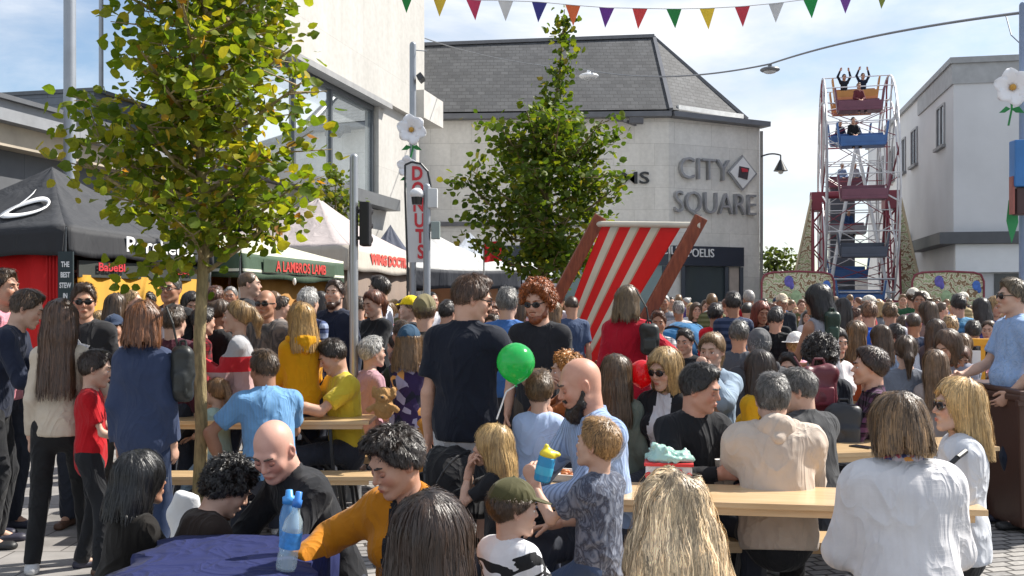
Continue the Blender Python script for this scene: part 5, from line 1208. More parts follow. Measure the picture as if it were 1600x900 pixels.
MB().path([p - Lp for p in wire([(L0, Lq, .2), (Lq, Lp, .25), (Lp, at(1596, 20, 14), -.12)])], .022, 5).build('cable', paint((.16, .17, .19), .6, name='cable'), e)
MB().path([at(1571, 22, 14.6) - Lp, at(1580, 55, 14.2) - Lp, at(1596, 70, 14) - Lp], .008).build('stay', paint((.16, .17, .19), .6, name='cable'), e)
for (c, lab, cc) in ((Lp, 'grey catenary street light hanging in the open sky', (.14, .15, .17)), (Lq, 'pale catenary street light in front of the slate roof', (.75, .77, .8))):
    h_ = empty('hanging_lamp', c, label=lab, cat='street light'); s_ = c.y / 25; pm = paint(cc, .4, name='lamp_body')
    mb = MB(); mb.ball((0, 0, -.14 * s_), (.24 * s_, .24 * s_, .07 * s_), 18); mb.tube((0, 0, -.12 * s_), (0, 0, -.01), .05 * s_); mb.build('lamp_body', pm, h_, True); MB().ball((0, 0, -.17 * s_), (.17 * s_, .17 * s_, .07 * s_), 16).build('diffuser', paint((.45, .47, .5), .2, name='lamp_glass'), h_, True)
# ------------------------------------------------------------------ giant deckchair
wood = newmat('red_wood'); m, t, b = wood; n = noise(t, 4, 6, mscale=(8, 8, 1)); t.links.new(ramp(t, n.outputs[0], [(.3, (.15, .03, .012)), (.7, (.3, .075, .03))]), b.inputs['Base Color']); b.inputs['Roughness'].default_value = .45; bump(t, b, n.outputs[0], .2, .005); wood = m
T2 = at(1089, 352, 12.5); T1 = at(932, 350, 13.3); dk = empty('giant_deckchair', (T2.x - 1.0, 12.9, 0), label='giant wooden deckchair with red and white striped canvas', cat='deckchair'); O_ = Vector(dk.location)
T2 = T2 - O_; T1 = T1 - O_; rec = Vector((-.60, .12, 0)) / 1.13   # run per metre of drop, along the reclining direction
up_ = Vector((.052, -.01, .1))
def down(T, drop): return T + Vector((rec.x * drop, rec.y * drop, -drop))
for T in (T1, T2):
    MB().bar(T + up_, down(T, T.z), .09, .16, up=(1, 0, .5), bev=.012).build('rail', wood, dk)
w_ax = (T1 - T2).normalized()
MB().tube(T1 + w_ax * .05, T2 - w_ax * .05, .04, seg=16).build('top_bar', paint((.6, .55, .45), .5, name='pale_bar'), dk, True)
F2 = down(T2, 1.85) + Vector((-.05, 0, .02)) - w_ax * -.08; F1 = down(T1, 1.85) + Vector((-.05, 0, .02)) 
MB().tube(F1, F2, .04, seg=16).build('front_bar', wood, dk, True)
for Fp, s_ in ((F1, 1), (F2, -1)): MB().bar(Fp + Vector((-.15, 0, .12)), Vector((Fp.x + 1.25, Fp.y - .1, .0)), .07, .12, bev=.01).build('rail', wood, dk)
MB().tube(down(T1, T1.z - .12), down(T2, T2.z - .12), .035, seg=12).build('cross_bar', wood, dk, True)
V, Q, n, m_ = [], [], 42, 30; L_in = T1.lerp(T2, .07); R_in = T1.lerp(T2, .86); Lb = F1.lerp(F2, .4); Rb = F1.lerp(F2, .86)
for j in range(m_ + 1):
    v = j / m_
    for i in range(n + 1):
        u = i / n; p = L_in.lerp(R_in, u).lerp(Lb.lerp(Rb, u), v); sg = 4 * v * (1 - v); p += Vector((-.02, .03, -.05)) * sg + Vector((0, -.03, 0)) * math.sin(u * 9 + v * 3) * sg * .7 + Vector((.02, 0, -.02)) * sg * (1 - u) * -1; V.append(tuple(p))
for j in range(m_):
    for i in range(n): q = j * (n + 1) + i; Q.append([q, q + 1, q + n + 2, q + n + 1])
pat = [1, 0, 1, 1, 0, 1, 1, 0, 1]; sr = 'RRRWWrWWRRRRWWWRRRRWWWRRRRRWWWWRRRRRWWWRRRRRRRRR'
seq = ([1] * 6 + [0] * 3 + [2] * 1 + [0] * 2) ; seq = [1] * 5 + [0] * 4 + [2] + [1] * 6 + [0] * 4 + [2] + [1] * 6 + [0] * 4 + [2] + [1] * 7 + [1] * 3
mi = np.array([1 if seq[i] == 0 else (2 if seq[i] == 2 else 0) for j in range(m_) for i in range(n)])
me = np_mesh('canvas_seat', np.array(V), np.array(Q), [canvas((.72, .02, .015), 'red_stripe', .35), canvas((.68, .64, .53), 'white_stripe', .35), canvas((.55, .42, .3), 'cream_stripe', .35)], mi, True); o = link(bpy.data.objects.new('canvas_seat', me), dk); o.modifiers.new('s', 'SOLIDIFY').thickness = .008
# ------------------------------------------------------------------ fairground wheel
WX, WD, WR, WZ = X(1335, 42), 42.0, 4.75, Z(305, 42); dw = Vector((.252, .968, 0)); axw = Vector((.968, -.252, 0))
fw_ = empty('fairground_ride', (WX, WD, 0), label='tall fairground big wheel with white rims and red towers', cat='big wheel')
wht = paint((.6, .6, .62), .4, name='wheel_white'); mar = paint((.22, .03, .05), .45, name='wheel_maroon'); dkm = paint((.05, .055, .07), .5, name='wheel_dark')
HW = 1.27
def wp(a, s, r=WR): return axw * s + dw * (math.cos(a) * r) + Vector((0, 0, WZ + math.sin(a) * r))
NS = 14
for s_ in (-1, 1):
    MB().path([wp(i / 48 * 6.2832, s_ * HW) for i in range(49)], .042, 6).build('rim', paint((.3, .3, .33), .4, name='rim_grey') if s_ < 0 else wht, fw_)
    MB().path([wp(i / 40 * 6.2832, s_ * HW, WR * .8) for i in range(41)], .03, 5).build('inner_rim', wht, fw_)
    for k in range(NS):
        a = (k + .35) / NS * 6.2832; mb = MB(); mb.tube(wp(a, s_ * HW, .2), wp(a, s_ * HW), .035, seg=6); mb.tube(wp(a - .14, s_ * HW, WR * .8), wp(a + .16, s_ * HW, WR), .02, seg=5); mb.build('spoke', wht if k % 3 else mar, fw_)
for k in range(NS):
    a = (k + .85) / NS * 6.2832; MB().tube(wp(a, -HW), wp(a, HW), .022, seg=6).build('tie_bar', wht, fw_)
    a2 = (k + 1.85) / NS * 6.2832; mb = MB(); mb.tube(wp(a, -HW, WR * .8), wp(a2, HW, WR * .8), .018, seg=5); mb.tube(wp(a, HW, WR * .8), wp(a2, -HW, WR * .8), .018, seg=5); mb.tube(wp(a, -HW, WR * .45), wp(a, HW, WR * .45), .02, seg=5); mb.build('cross_brace', wht if k % 2 else mar, fw_)
MB().tube(axw * -1.7 + Vector((0, 0, WZ)), axw * 1.7 + Vector((0, 0, WZ)), .12, seg=12).build('axle', mar, fw_, True)
for s_ in (-1, 1):          # lattice towers either side, wing frames with scroll panels
    T = axw * s_ * 1.42
    for k in (-1, 1):
        mb = MB(); f0 = T + dw * k * 1.9; f1 = T + dw * k * .25 + Vector((0, 0, WZ))
        for q in (-.22, .22): mb.tube(f0 + axw * q, f1 + axw * q, .05, seg=6)
        for i in range(11): t0, t1 = i / 11, (i + 1) / 11; mb.tube(f0.lerp(f1, t0) + axw * .22 * (-1) ** i, f0.lerp(f1, t1) - axw * .22 * (-1) ** i, .028, seg=5)
        mb.build('tower_leg', mar, fw_)
    MB().box(tuple(T + Vector((0, 0, WZ - .25))), (.62, 1.0, .75), rz=-.2, bev=.03).build('bearing_housing', mar, fw_)
    mb = MB(); a0 = T + axw * s_ * .3 - dw * .6; mb.prism([a0 + Vector((0, 0, WZ - .3)), a0 + axw * s_ * .95 + Vector((0, 0, 1.5)), a0 + axw * s_ * 1.1 + Vector((0, 0, .1)), a0 + Vector((0, 0, .1))], dw * .08)
    mb.build('wing_panel', None or (lambda: scroll_mat())() if 'scroll_mat' in globals() else canvas((.6, .52, .36), 'cream_panel'), fw_)
    MB().tube(a0 + Vector((0, 0, WZ - .2)), a0 + axw * s_ * 1.25 + Vector((0, 0, .0)), .05, seg=6).build('stay', paint((.55, .45, .3), .5, name='cream_tube'), fw_)
MB().tube(axw * -1.75 + Vector((0, 0, WZ + .1)), axw * 1.75 + Vector((0, 0, WZ + .1)), .07, seg=8).build('cross_beam', mar, fw_)
for s_ in (-1, 1): MB().tube(Vector((0, 0, WZ + 1.9)) - dw * 1.2, axw * s_ * 1.3 - dw * 2.4 + Vector((0, 0, 1.0)), .07, seg=8).build('brace', wht, fw_)
for z_ in (1.5, 2.1, 2.6): MB().tube(axw * -1.3 - dw * 3 + Vector((0, 0, z_)), axw * 1.3 - dw * 3 + Vector((0, 0, z_)), .035, seg=6).build('guard_rail', wht, fw_)
MB().box(tuple(dw * 5.6 + Vector((-.2, 0, 3.6))), (1.1, .9, 7.2), rz=-.2, bev=.04).build('mast', paint((.1, .11, .14), .5, name='mast_grey'), fw_)
MB().box(tuple(-dw * 2.4 + Vector((0, 0, .55))), (3.8, 1.2, 1.1), rz=-.2, bev=.03).build('platform', paint((.3, .22, .16), .6, name='platform'), fw_)
carcol = [(.04, .12, .32), (.5, .22, .05), (.16, .05, .08), (.3, .3, .33), (.05, .06, .09)]
CARS = []
for k in range(NS):
    a = (k + .85) / NS * 6.2832; 
    p = wp(a, 0); ci = {2: 1}.get(k, [2, 0, 3, 1, 2, 0, 2, 4, 0, 3, 4, 2, 0, 3][k])
    e = empty('ride_car', tuple(Vector(fw_.location) + p - Vector((0, 0, .68))), -.25, label="car hanging from the big wheel", cat="ride car", group='cars hanging from the big wheel'); m1 = paint(carcol[ci], .4, name='car_paint'); m2 = paint((.55, .2, .08), .5, name='car_trim') if ci == 1 else m1
    MB().box((0, -.05, -.3), (1.75, .95, .12), bev=.03).build('floor', m2, e); MB().box((0, .38, .0), (1.7, .07, .62), bev=.03).build('backrest', m1, e); MB().box((0, -.42, -.1), (1.75, .07, .38), bev=.03).build('front_panel', m1, e); MB().box((0, .12, -.08), (1.6, .5, .08), bev=.02).build('seat', m1, e)
    for s_ in (-1, 1): MB().bar((s_ * .88, .0, -.3), (s_ * 1.0, 0, .72), .07, .5, up=(0, 1, 0)).build('side_arm', m1, e)
    e.scale = (.9, .9, .85); CARS.append((a, e, p))
def scroll_mat(seed=0):
    k = ('scroll', seed)
    if k in MATS: return MATS[k]
    m, t, b = newmat('painted_scrollwork'); mg = noise(t, 1.5, 3, dist=4.5, mscale=(1, 1, 1.4)); w_ = t.nodes.new('ShaderNodeTexWave'); w_.wave_type = 'RINGS'; w_.inputs['Scale'].default_value = 1.05; w_.inputs['Distortion'].default_value = 16; w_.inputs['Detail'].default_value = 3; w_.inputs['Detail Scale'].default_value = 2.6
    t.links.new(t.nodes.new('ShaderNodeTexCoord').outputs['Object'], w_.inputs[0])
    a = ramp(t, w_.outputs['Fac'], [(0, (.2, .11, .05)), (.16, (.3, .2, .09)), (.24, (.6, .53, .38)), (.8, (.62, .56, .42)), (.9, (.35, .4, .2))])
    c = ramp(t, mg.outputs[0], [(0, (1, 1, 1)), (.62, (1, 1, 1)), (.66, (.5, .12, .1)), (.7, (1, 1, 1))], 'CONSTANT'); t.links.new(mul(t, a, c), b.inputs['Base Color']); b.inputs['Roughness'].default_value = .5
    MATS[k] = m; return m
for o in fw_.children:
    if o.name.startswith('wing_panel'): o.data.materials.clear(); o.data.materials.append(scroll_mat())
for (pxa, pxb, lb) in ((1190, 1303, 'ornate cream painted board left of the big wheel'), (1425, 1537, 'ornate cream painted board right of the big wheel')):
    D_ = 36; e = empty('fairground_board', (X((pxa + pxb) / 2, D_), D_, 0), label=lb, cat='painted board', group=None); hw_ = (pxb - pxa) / 2 / F * D_; z1 = Z(424, D_); z0 = .7
    P_ = [(-hw_, z0), (hw_, z0), (hw_, z1 - .35), (hw_ - .1, z1 - .12), (hw_ - .35, z1 - .04), (0, z1), (-hw_ + .35, z1 - .04), (-hw_ + .1, z1 - .12), (-hw_, z1 - .35)]
    mb = MB(); mb.prism([(x_, 0, z_) for x_, z_ in P_], (0, .08, 0)); mb.build('panel', scroll_mat(), e)
    mb = MB(); mb.path([Vector((x_, -.02, z_)) for x_, z_ in P_ + P_[:1]], .035, 6); mb.build('frame', mar, e)
    for x_, z_, c_, r_ in ((-.62, 1.42, (.03, .12, .35), .24), (-.3, 2.45, (.12, .1, .4), .17), (.95, 2.3, (.05, .15, .5), .15), (.95, 1.6, (.1, .25, .08), .12), (-.05, 1.9, (.3, .4, .22), .2)):
        mb = MB(); mb.ball((x_ * hw_ / 1.2, -.015, z_), (r_, .02, r_ * 1.2), 10); mb.ball((x_ * hw_ / 1.2 + .1, -.02, z_ - .15), (r_ * .5, .02, r_ * .8), 8); mb.build('painted_flower', paint(c_, .5, name='flower_paint', var=.3, vs_=9), e, True)
e = empty('ride_fence', (X(1364, 37), 37, 0), label='low cream and red painted fence across the foot of the big wheel', cat='fence'); MB().box((0, 0, 1.35), (2.75, .08, .7)).build('panel', scroll_mat(), e); MB().box((0, -.05, 1.75), (2.8, .06, .08)).box((0, -.05, 1.0), (2.8, .06, .08)).build('frame', mar, e)
# ------------------------------------------------------------------ tables, benches, bin, barriers
def wood_mat():
    m, t, b = newmat('varnished_pine'); n = noise(t, 3, 6, mscale=(1, 14, 14), dist=.4); n2 = noise(t, 1.3, 3)
    t.links.new(mul(t, ramp(t, n.outputs[0], [(.3, (.58, .39, .2)), (.7, (.74, .55, .33))]), ramp(t, n2.outputs[0], [(.3, (.85, .83, .8)), (.7, (1.08, 1.05, 1.02))])), b.inputs['Base Color']); b.inputs['Roughness'].default_value = .28; b.inputs['Coat Weight'].default_value = .4; b.inputs['Coat Roughness'].default_value = .15
    bump(t, b, n.outputs[0], .08, .003); return m
pine = wood_mat(); tblk = paint((.02, .02, .022), .4, name='black_frame')
def trestle(label, cx, cy, rz, ln=2.2, wd=.5, h=.75, bench=False, mat=None):
    e = empty('trestle_bench' if bench else 'trestle_table', (cx, cy, 0), R(rz), label, 'bench' if bench else 'table')
    MB().box((0, 0, h - .014), (ln, wd, .028), bev=.004).build('seat' if bench else 'tabletop', mat or pine, e)
    mb = MB()
    for s_ in (-1, 1): mb.box((0, s_ * (wd / 2 - .03), h - .045), (ln - .1, .02, .034))
    mb.build('rail', pine, e)
    for s_ in (-1, 1):
        x_ = s_ * (ln / 2 - .3); mb = MB(); w2_ = wd / 2 - .035
        for q in (-1, 1): mb.bar((x_, q * w2_ * .8, h - .03), (x_ + s_ * .06, q * w2_, .0), .022, .035)
        mb.bar((x_ + s_ * .02, -w2_ * .9, h * .45), (x_ + s_ * .02, w2_ * .9, h * .45), .02); mb.bar((x_ + s_ * .06, -w2_, .012), (x_ + s_ * .06, w2_, .012), .025); mb.build('leg_frame', tblk, e)
        MB().bar((x_, 0, h * .45), (x_ - s_ * .3, 0, h - .04), .012, .02).build('brace', tblk, e)
    return e
trestle('long varnished pine table in front of the man in the beige hoodie', 1.12, 4.86, -9, 2.02, .47)
trestle('pine bench the man in the beige hoodie sits on', 1.62, 5.28, -3, 1.5, .27, .45, True)
trestle('pine bench near the bottom edge beneath the boy in grey camouflage tee', 1.15, 4.18, -9, 2.1, .27, .45, True)
trestle('pine table behind the hoodie man with a phone on it', 2.0, 6.45, 14, 2.1, .5)
trestle('pine bench beyond the table with the phone', 2.0, 7.1, 14, 2.1, .27, .45, True)
trestle('pine table where the man in the yellow tee rests his arms', -2.05, 7.75, 0, 2.0, .46, .79)
trestle('pine bench on the near side of the yellow tee table', -1.85, 7.25, 0, 1.8, .27, .45, True)
trestle('pine bench under the man in the yellow tee', -2.0, 8.2, 0, 2.0, .27, .45, True)
trestle('pine table near the yellow plastic barrier', 4.15, 8.9, 12, 2.2, .5)
trestle('pine table before the woman in the brown ponytail', 2.75, 9.6, 20, 2.2, .5)
# table with the blue cloth
e = trestle('folding table with a dark blue cloth in the bottom left corner', -.99, 3.05, 92, 1.75, .52)
V, Q = [], []; nx, ny = 36, 16
for i in range(nx + 1):
    for j in range(ny + 1):
        x_ = (i / nx - .5) * 1.95; y_ = (j / ny - .5) * .96; ox = max(0, abs(x_) - .885); oy = max(0, abs(y_) - .285); z_ = .768 - ox * 1.9 - oy * 1.35; xx = max(-.9, min(.9, x_)) + (.02 * math.sin(y_ * 40) if ox else 0); yy = max(-.3, min(.3, y_)) + (math.copysign(.025 * math.sin(x_ * 22) + .03, y_) if oy else 0); V.append((xx, yy, z_ + .002 * math.sin(x_ * 30) * math.sin(y_ * 25)))
for i in range(nx):
    for j in range(ny): q = i * (ny + 1) + j; Q.append([q, q + ny + 1, q + ny + 2, q + 1])
o = bpy.data.objects.new('tablecloth', np_mesh('tablecloth', np.array(V), np.array(Q), [cloth((.012, .018, .085), sheen=.02)], None, True)); link(o); o.location = (-.99, 3.05, 0); o.rotation_euler = (0, 0, R(92)); o.modifiers.new('s', 'SOLIDIFY').thickness = .003; tag(o, 'dark blue cloth draped over the bottom left table', 'tablecloth')
# water bottle
def lathe(prof, seg=24):
    n = len(prof); V = [(r_ * math.cos(6.28318 * k / seg), r_ * math.sin(6.28318 * k / seg), z_) for r_, z_ in prof for k in range(seg)]; Q = [[i * seg + k, i * seg + (k + 1) % seg, (i + 1) * seg + (k + 1) % seg, (i + 1) * seg + k] for i in range(n - 1) for k in range(seg)]; return np.array(V), np.array(Q)
def clear_mat(c, name='clear_plastic', a=.35):
    m, t, b = newmat(name); b.inputs['Base Color'].default_value = c4(c); b.inputs['Roughness'].default_value = .08; b.inputs['Transmission Weight'].default_value = .0; b.inputs['Alpha'].default_value = a; b.inputs['Specular IOR Level'].default_value = .8; return m
e = empty('water_bottle', (X(446, 3.4), 3.4, .768), .0, 'clear water bottle with blue cap and label on the blue cloth', 'bottle'); e.rotation_euler = (0, R(10), 0)
V, Q = lathe([(.0, 0), (.031, .0), (.034, .012), (.034, .05), (.031, .06), (.034, .07), (.034, .14), (.03, .165), (.016, .19), (.013, .205), (.013, .215)]); link(bpy.data.objects.new('bottle_body', np_mesh('b', V, Q, [clear_mat((.6, .72, .75))])), e)
V, Q = lathe([(.0352, .075), (.0355, .08), (.0355, .125), (.0352, .13)]); link(bpy.data.objects.new('bottle_label', np_mesh('b', V, Q, [paint((.05, .25, .6), .4, name='blue_label', var=.4, vs_=40)])), e)
V, Q = lathe([(.0, .212), (.016, .212), (.016, .235), (.012, .238), (.011, .262), (.0, .264)]); link(bpy.data.objects.new('cap', np_mesh('b', V, Q, [paint((.04, .2, .6), .35, name='blue_cap')])), e)
e = empty('water_bottle', (X(452, 3.62) , 3.62, .768), 0, 'blue tinted sports bottle behind the clear bottle on the cloth', 'bottle'); V, Q = lathe([(.0, 0), (.033, .0), (.035, .02), (.035, .13), (.026, .165), (.02, .18)]); link(bpy.data.objects.new('bottle_body', np_mesh('b', V, Q, [clear_mat((.1, .3, .6), 'blue_plastic', .6)])), e)
V, Q = lathe([(.0, .178), (.024, .178), (.024, .2), (.014, .205), (.012, .225), (0, .227)]); link(bpy.data.objects.new('cap', np_mesh('b', V, Q, [paint((.06, .3, .7), .35, name='blue_cap2')])), e)
# small things on the long table
def on_table(px, py): D_ = .9 * F / (py - HOR); return X(px, D_), D_
bxx, byy = on_table(1045, 752); cake = empty('food_basket', (bxx, byy, .75), R(-9), 'red trimmed food box topped with crumpled mint wrap on the long table', 'food box')
MB().box((0, 0, .045), (.23, .16, .09), bev=.008).build('box', paint((.6, .6, .58), .5, var=.2, vs_=30, name='printed_box'), cake); MB().box((0, 0, .095), (.245, .175, .016), bev=.004).build('rim', paint((.6, .03, .03), .5, name='red_rim'), cake)
g = Grid((-.15, -.12, .08), (.15, .12, .24), .006); g.put(P_ell((0, 0, .12), (.115, .08, .03)), .02); g.put(P_ell((-.05, 0, .15), (.05, .05, .045)), .02); g.put(P_ell((.04, .01, .13), (.06, .05, .03)), .02); g.displace(.022, (26, 26, 26), 3); g.displace(.01, (60, 60, 60), 5); V, Q = g.surf(); link(bpy.data.objects.new('wrap', np_mesh('wrap', V, Q, [paint((.35, .55, .48), .25, name='mint_wrap')])), cake)
mb = MB()
for k in range(5): mb.ball((-.1 + k * .05, -.088, .04 + .02 * (k % 2)), (.018, .006, .02), 8)
mb.build('strawberry_print', paint((.6, .05, .04), .5, name='red_print4'), cake)
bxx, byy = on_table(880, 748); tr = empty('food_tray', (bxx, byy, .75), R(-20), 'white open takeaway tray of food in front of the bearded man', 'food tray')
mb = MB(); mb.box((0, 0, .008), (.26, .2, .012)); mb.bar((-.13, -.1, .02), (.13, -.1, .02), .01, .035); mb.bar((-.13, .1, .02), (.13, .1, .02), .01, .035); mb.bar((-.13, -.1, .02), (-.13, .1, .02), .01, .035); mb.bar((.13, -.1, .02), (.13, .1, .02), .01, .035); mb.build('tray', paint((.72, .7, .66), .6, name='card_white'), tr)
mb = MB(); rr = random.Random(2)
for k in range(26): mb.ball((rr.uniform(-.1, .1), rr.uniform(-.07, .07), .02 + rr.random() * .02), (rr.uniform(.01, .025), rr.uniform(.01, .018), .01), 8)
mb.build('food', paint((.5, .16, .04), .5, var=.6, vs_=30, name='food'), tr, True)
V, Q = lathe([(0, 0), (.028, 0), (.036, .1), (.037, .1), (.0, .098)]); xx, yy = on_table(1128, 748); o = link(bpy.data.objects.new('paper_cup', np_mesh('paper_cup', V, Q, [paint((.75, .73, .7), .6, name='cup_white')]))); o.location = (xx, yy, .75); tag(o, 'plain white paper cup on the long table by the hoodie sleeve', 'cup')
o = MB().box((0, 0, .005), (.075, .15, .009), bev=.003).build('mobile_phone', paint((.02, .02, .025), .1, name='phone_glass')); o.location = (X(1345, 6.45), 6.42, .75); o.rotation_euler = (0, 0, .6); tag(o, 'black phone lying on the table behind the beige hoodie', 'phone')
# brown wheelie bin
bn = empty('wheelie_bin', (X(1612, 7.6), 7.6, 0), R(4), 'brown plastic wheelie bin at the right edge', 'bin'); brn = paint((.075, .035, .024), .45, var=.1, bs=.1, bsc=60, name='brown_plastic')
mb = MB(); a = .25; bm = mb.bm; lo_ = [(-.24, -.28, .04), (.24, -.28, .04), (.24, .22, .04), (-.24, .22, .04)]; hi_ = [(-.29, -.33, .97), (.29, -.33, .97), (.29, .36, .97), (-.29, .36, .97)]
v0 = [bm.verts.new(p) for p in lo_]; v1 = [bm.verts.new(p) for p in hi_]; bm.faces.new(v0[::-1]); bm.faces.new(v1)
for i in range(4): bm.faces.new((v0[i], v0[(i + 1) % 4], v1[(i + 1) % 4], v1[i]))
mb.build('bin_body', brn, bn, bevmod=.02); MB().box((0, .0, .985), (.62, .74, .05), bev=.015).box((0, -.34, .95), (.63, .04, .05), bev=.01).build('rim', brn, bn)
mb = MB(); M_ = Matrix.Translation((0, .0, 1.03)) @ Matrix.Rotation(.04, 4, 'X'); mb.box(None, (.61, .74, .04), M=M_, bev=.015); mb.build('lid', brn, bn); 
for s_ in (-1, 1): MB().tube((s_ * .24, .26, .1), (s_ * .29, .26, .1), .1, seg=20).build('wheel', tblk, bn)
MB().tube((-.25, .4, .99), (.25, .4, .99), .017).build('handle', brn, bn)
o = MB().ball((0, 0, .03), (.06, .05, .03), 10).build('crumpled_napkin', paint((.7, .7, .68), .8, bs=1, bsc=30, name='napkin'), None, True); o.location = (X(1596, 7.45), 7.4, 1.055); tag(o, 'crumpled white napkin on top of the brown bin', 'napkin')
# barriers
yb = empty('plastic_barrier', (X(1536, 9.9), 9.9, 0), R(-25), 'bright yellow plastic pedestrian barrier beside the man in light blue shirt', 'barrier'); yel = paint((.75, .36, .02), .4, name='barrier_yellow')
MB().bar((-.42, 0, 1.28), (.42, 0, 1.28), .06, .07, bev=.01).bar((-.42, 0, .72), (.42, 0, .72), .05, .06).bar((-.42, 0, .2), (.42, 0, .2), .05, .07).bar((-.42, 0, 0.02), (-.42, 0, 1.3), .07, .05).bar((.42, 0, 0.02), (.42, 0, 1.3), .07, .05).bar((.0, 0, 0.2), (.0, 0, 1.28), .04, .04).build('frame', yel, yb)
MB().box((-.2, -.01, 1.12), (.36, .02, .16)).build('reflective_plate', paint((.75, .75, .75), .3, name='plate'), yb)
for s_ in (-1, 1): MB().box((s_ * .36, 0, .05), (.08, .5, .1), bev=.02).build('foot', yel, yb)
sb = empty('crowd_barrier', (X(1108, 13.2), 13.2, 0), R(8), 'white metal crowd barrier behind the woman in the denim jacket', 'barrier'); mb = MB(); mb.tube((-.55, 0, 1.08), (.55, 0, 1.08), .022).tube((-.55, 0, .2), (.55, 0, .2), .018).tube((-.55, 0, 0), (-.55, 0, 1.08), .022).tube((.55, 0, 0), (.55, 0, 1.08), .022).tube((-.55, 0, .75), (.55, 0, .75), .018)
for k in range(9): mb.tube((-.44 + k * .11, 0, .2), (-.44 + k * .11, 0, .75), .01, seg=6)
mb.build('rails', paint((.65, .65, .66), .4, .3, name='white_steel'), sb, True)
# buggy with black hood, and a blue hooded one further back
def buggy(label, px, D, rz, hoodc, sc=1.0, rot=0):
    e = empty('pushchair', (X(px, D), D, 0), R(rz), label, 'pushchair'); e.scale = (sc,) * 3; hm = cloth(hoodc, sheen=.1); V, Q = [], []
    n, m = 16, 14
    for i in range(n + 1):
        th = R(-15 + 125 * i / n)
        for j in range(m + 1):
            ph = math.pi * j / m; rr_ = .3 * (1 + .04 * math.cos(i * 1.57 * 1)); V.append((.25 * math.cos(ph) * 1.0, -rr_ * math.sin(ph) ** .6 * math.cos(th) * .95 + .05, .72 + rr_ * math.sin(ph) ** .6 * math.sin(th) * 1.1))
    for i in range(n):
        for j in range(m): q = i * (m + 1) + j; Q.append([q, q + 1, q + m + 2, q + m + 1])
    o = link(bpy.data.objects.new('hood', np_mesh('hood', np.array(V), np.array(Q), [hm])), e); o.modifiers.new('s', 'SOLIDIFY').thickness = .012
    mb = MB()
    for th in (-15, 25, 65, 105):
        a = R(th); mb.path([(.255 * math.cos(math.pi * k / 12), -.31 * math.sin(math.pi * k / 12) ** .6 * math.cos(a) * .95 + .05, .72 + .31 * math.sin(math.pi * k / 12) ** .6 * math.sin(a) * 1.1) for k in range(13)], .009)
    mb.build('hood_ribs', tblk, e); MB().box((0, .12, .42), (.36, .4, .06), bev=.02).build('seat', hm, e)
    g = MB(); g.box(None, (.36, .06, .5), M=Matrix.Translation((0, .24, .62)) @ Matrix.Rotation(-.25, 4, 'X'), bev=.02); g.build('backrest', hm, e)
    mb = MB()
    for s_ in (-1, 1): mb.tube((s_ * .24, -.35, .12), (s_ * .24, .38, .95), .014).tube((s_ * .24, .35, .14), (s_ * .24, -.1, .5), .014)
    mb.tube((-.24, .38, .95), (.24, .38, .95), .018).tube((-.24, .35, .14), (.24, .35, .14), .012).tube((-.24, -.35, .12), (.24, -.35, .12), .012); mb.build('frame', tblk, e)
    for s_ in (-1, 1):
        for y_ in (-.35, .35):
            w_ = MB().tube((s_ * .26, y_, .12), (s_ * .3, y_, .12), .12, seg=20).build('wheel', tblk, e, True); MB().tube((s_ * .255, y_, .12), (s_ * .306, y_, .12), .06, seg=14).build('hub', steel, w_, True)
    return e
buggy('black folding pushchair with open hood beside the blonde girl', 716, 5.5, 60, (.012, .012, .014), .84)
buggy('pushchair with bright blue canopy by the foot of the deckchair', 1062, 12.0, -60, (.03, .16, .34), 1.35)
# balloons and other held or lying things
def balloon(label, p, r, c, stick=None):
    e = empty('balloon', p, label=label, cat='balloon'); m, t, b = newmat('latex'); b.inputs['Base Color'].default_value = c4(c); b.inputs['Roughness'].default_value = .16; b.inputs['Coat Weight'].default_value = .5
    tr = t.nodes.new('ShaderNodeBsdfTranslucent'); tr.inputs[0].default_value = c4(tuple(min(1, x * 1.3) for x in c)); mx_ = t.nodes.new('ShaderNodeMixShader'); mx_.inputs[0].default_value = .45; t.links.new(b.outputs[0], mx_.inputs[1]); t.links.new(tr.outputs[0], mx_.inputs[2]); t.links.new(mx_.outputs[0], t.nodes['Material Output'].inputs[0])
    V, Q = lathe([(.001, 1.02), (.25, .985), (.5, .87), (.72, .7), (.88, .48), (.97, .22), (1, 0), (.97, -.25), (.86, -.52), (.66, -.78), (.4, -.99), (.15, -1.12), (.05, -1.16), (.04, -1.2), (.1, -1.26)], 28); link(bpy.data.objects.new('latex', np_mesh('l', V * r, Q, [m])), e)
    if stick: MB().path([Vector((0, 0, -r * 1.2))] + [Vector(q) - Vector(p) for q in stick], .004).build('stick', whl, e, True)
    return e
balloon('round green balloon held by the man in the navy polo', tuple(at(806, 566, 5.15)), .097, (.04, .5, .13), [at(791, 612, 5.15), at(776, 655, 5.15)])
balloon('round red balloon beside the blonde woman in sunglasses and black jacket', tuple(at(1003, 583, 6.6)), .085, (.72, .02, .03))
e = empty('paper_bag', (X(288, 4.9), 4.9, .45), label='crumpled white paper bag behind the dark heads at bottom left', cat='paper bag'); g = Grid((-.14, -.1, -.02), (.14, .1, .36), .01); g.put(P_ecap((0, 0, .05), (.01, 0, .26), .09, .07, (1, 0, 0), .6), .02); g.displace(.02, (14, 14, 10), 2); g.clip(lambda x, y, z: np.maximum(z - .3 + x * .3, -z)); V, Q = g.surf(); link(bpy.data.objects.new('paper', np_mesh('p', V, Q, [paint((.6, .6, .6), .6, bs=.6, bsc=20, name='bag_paper')])), e)
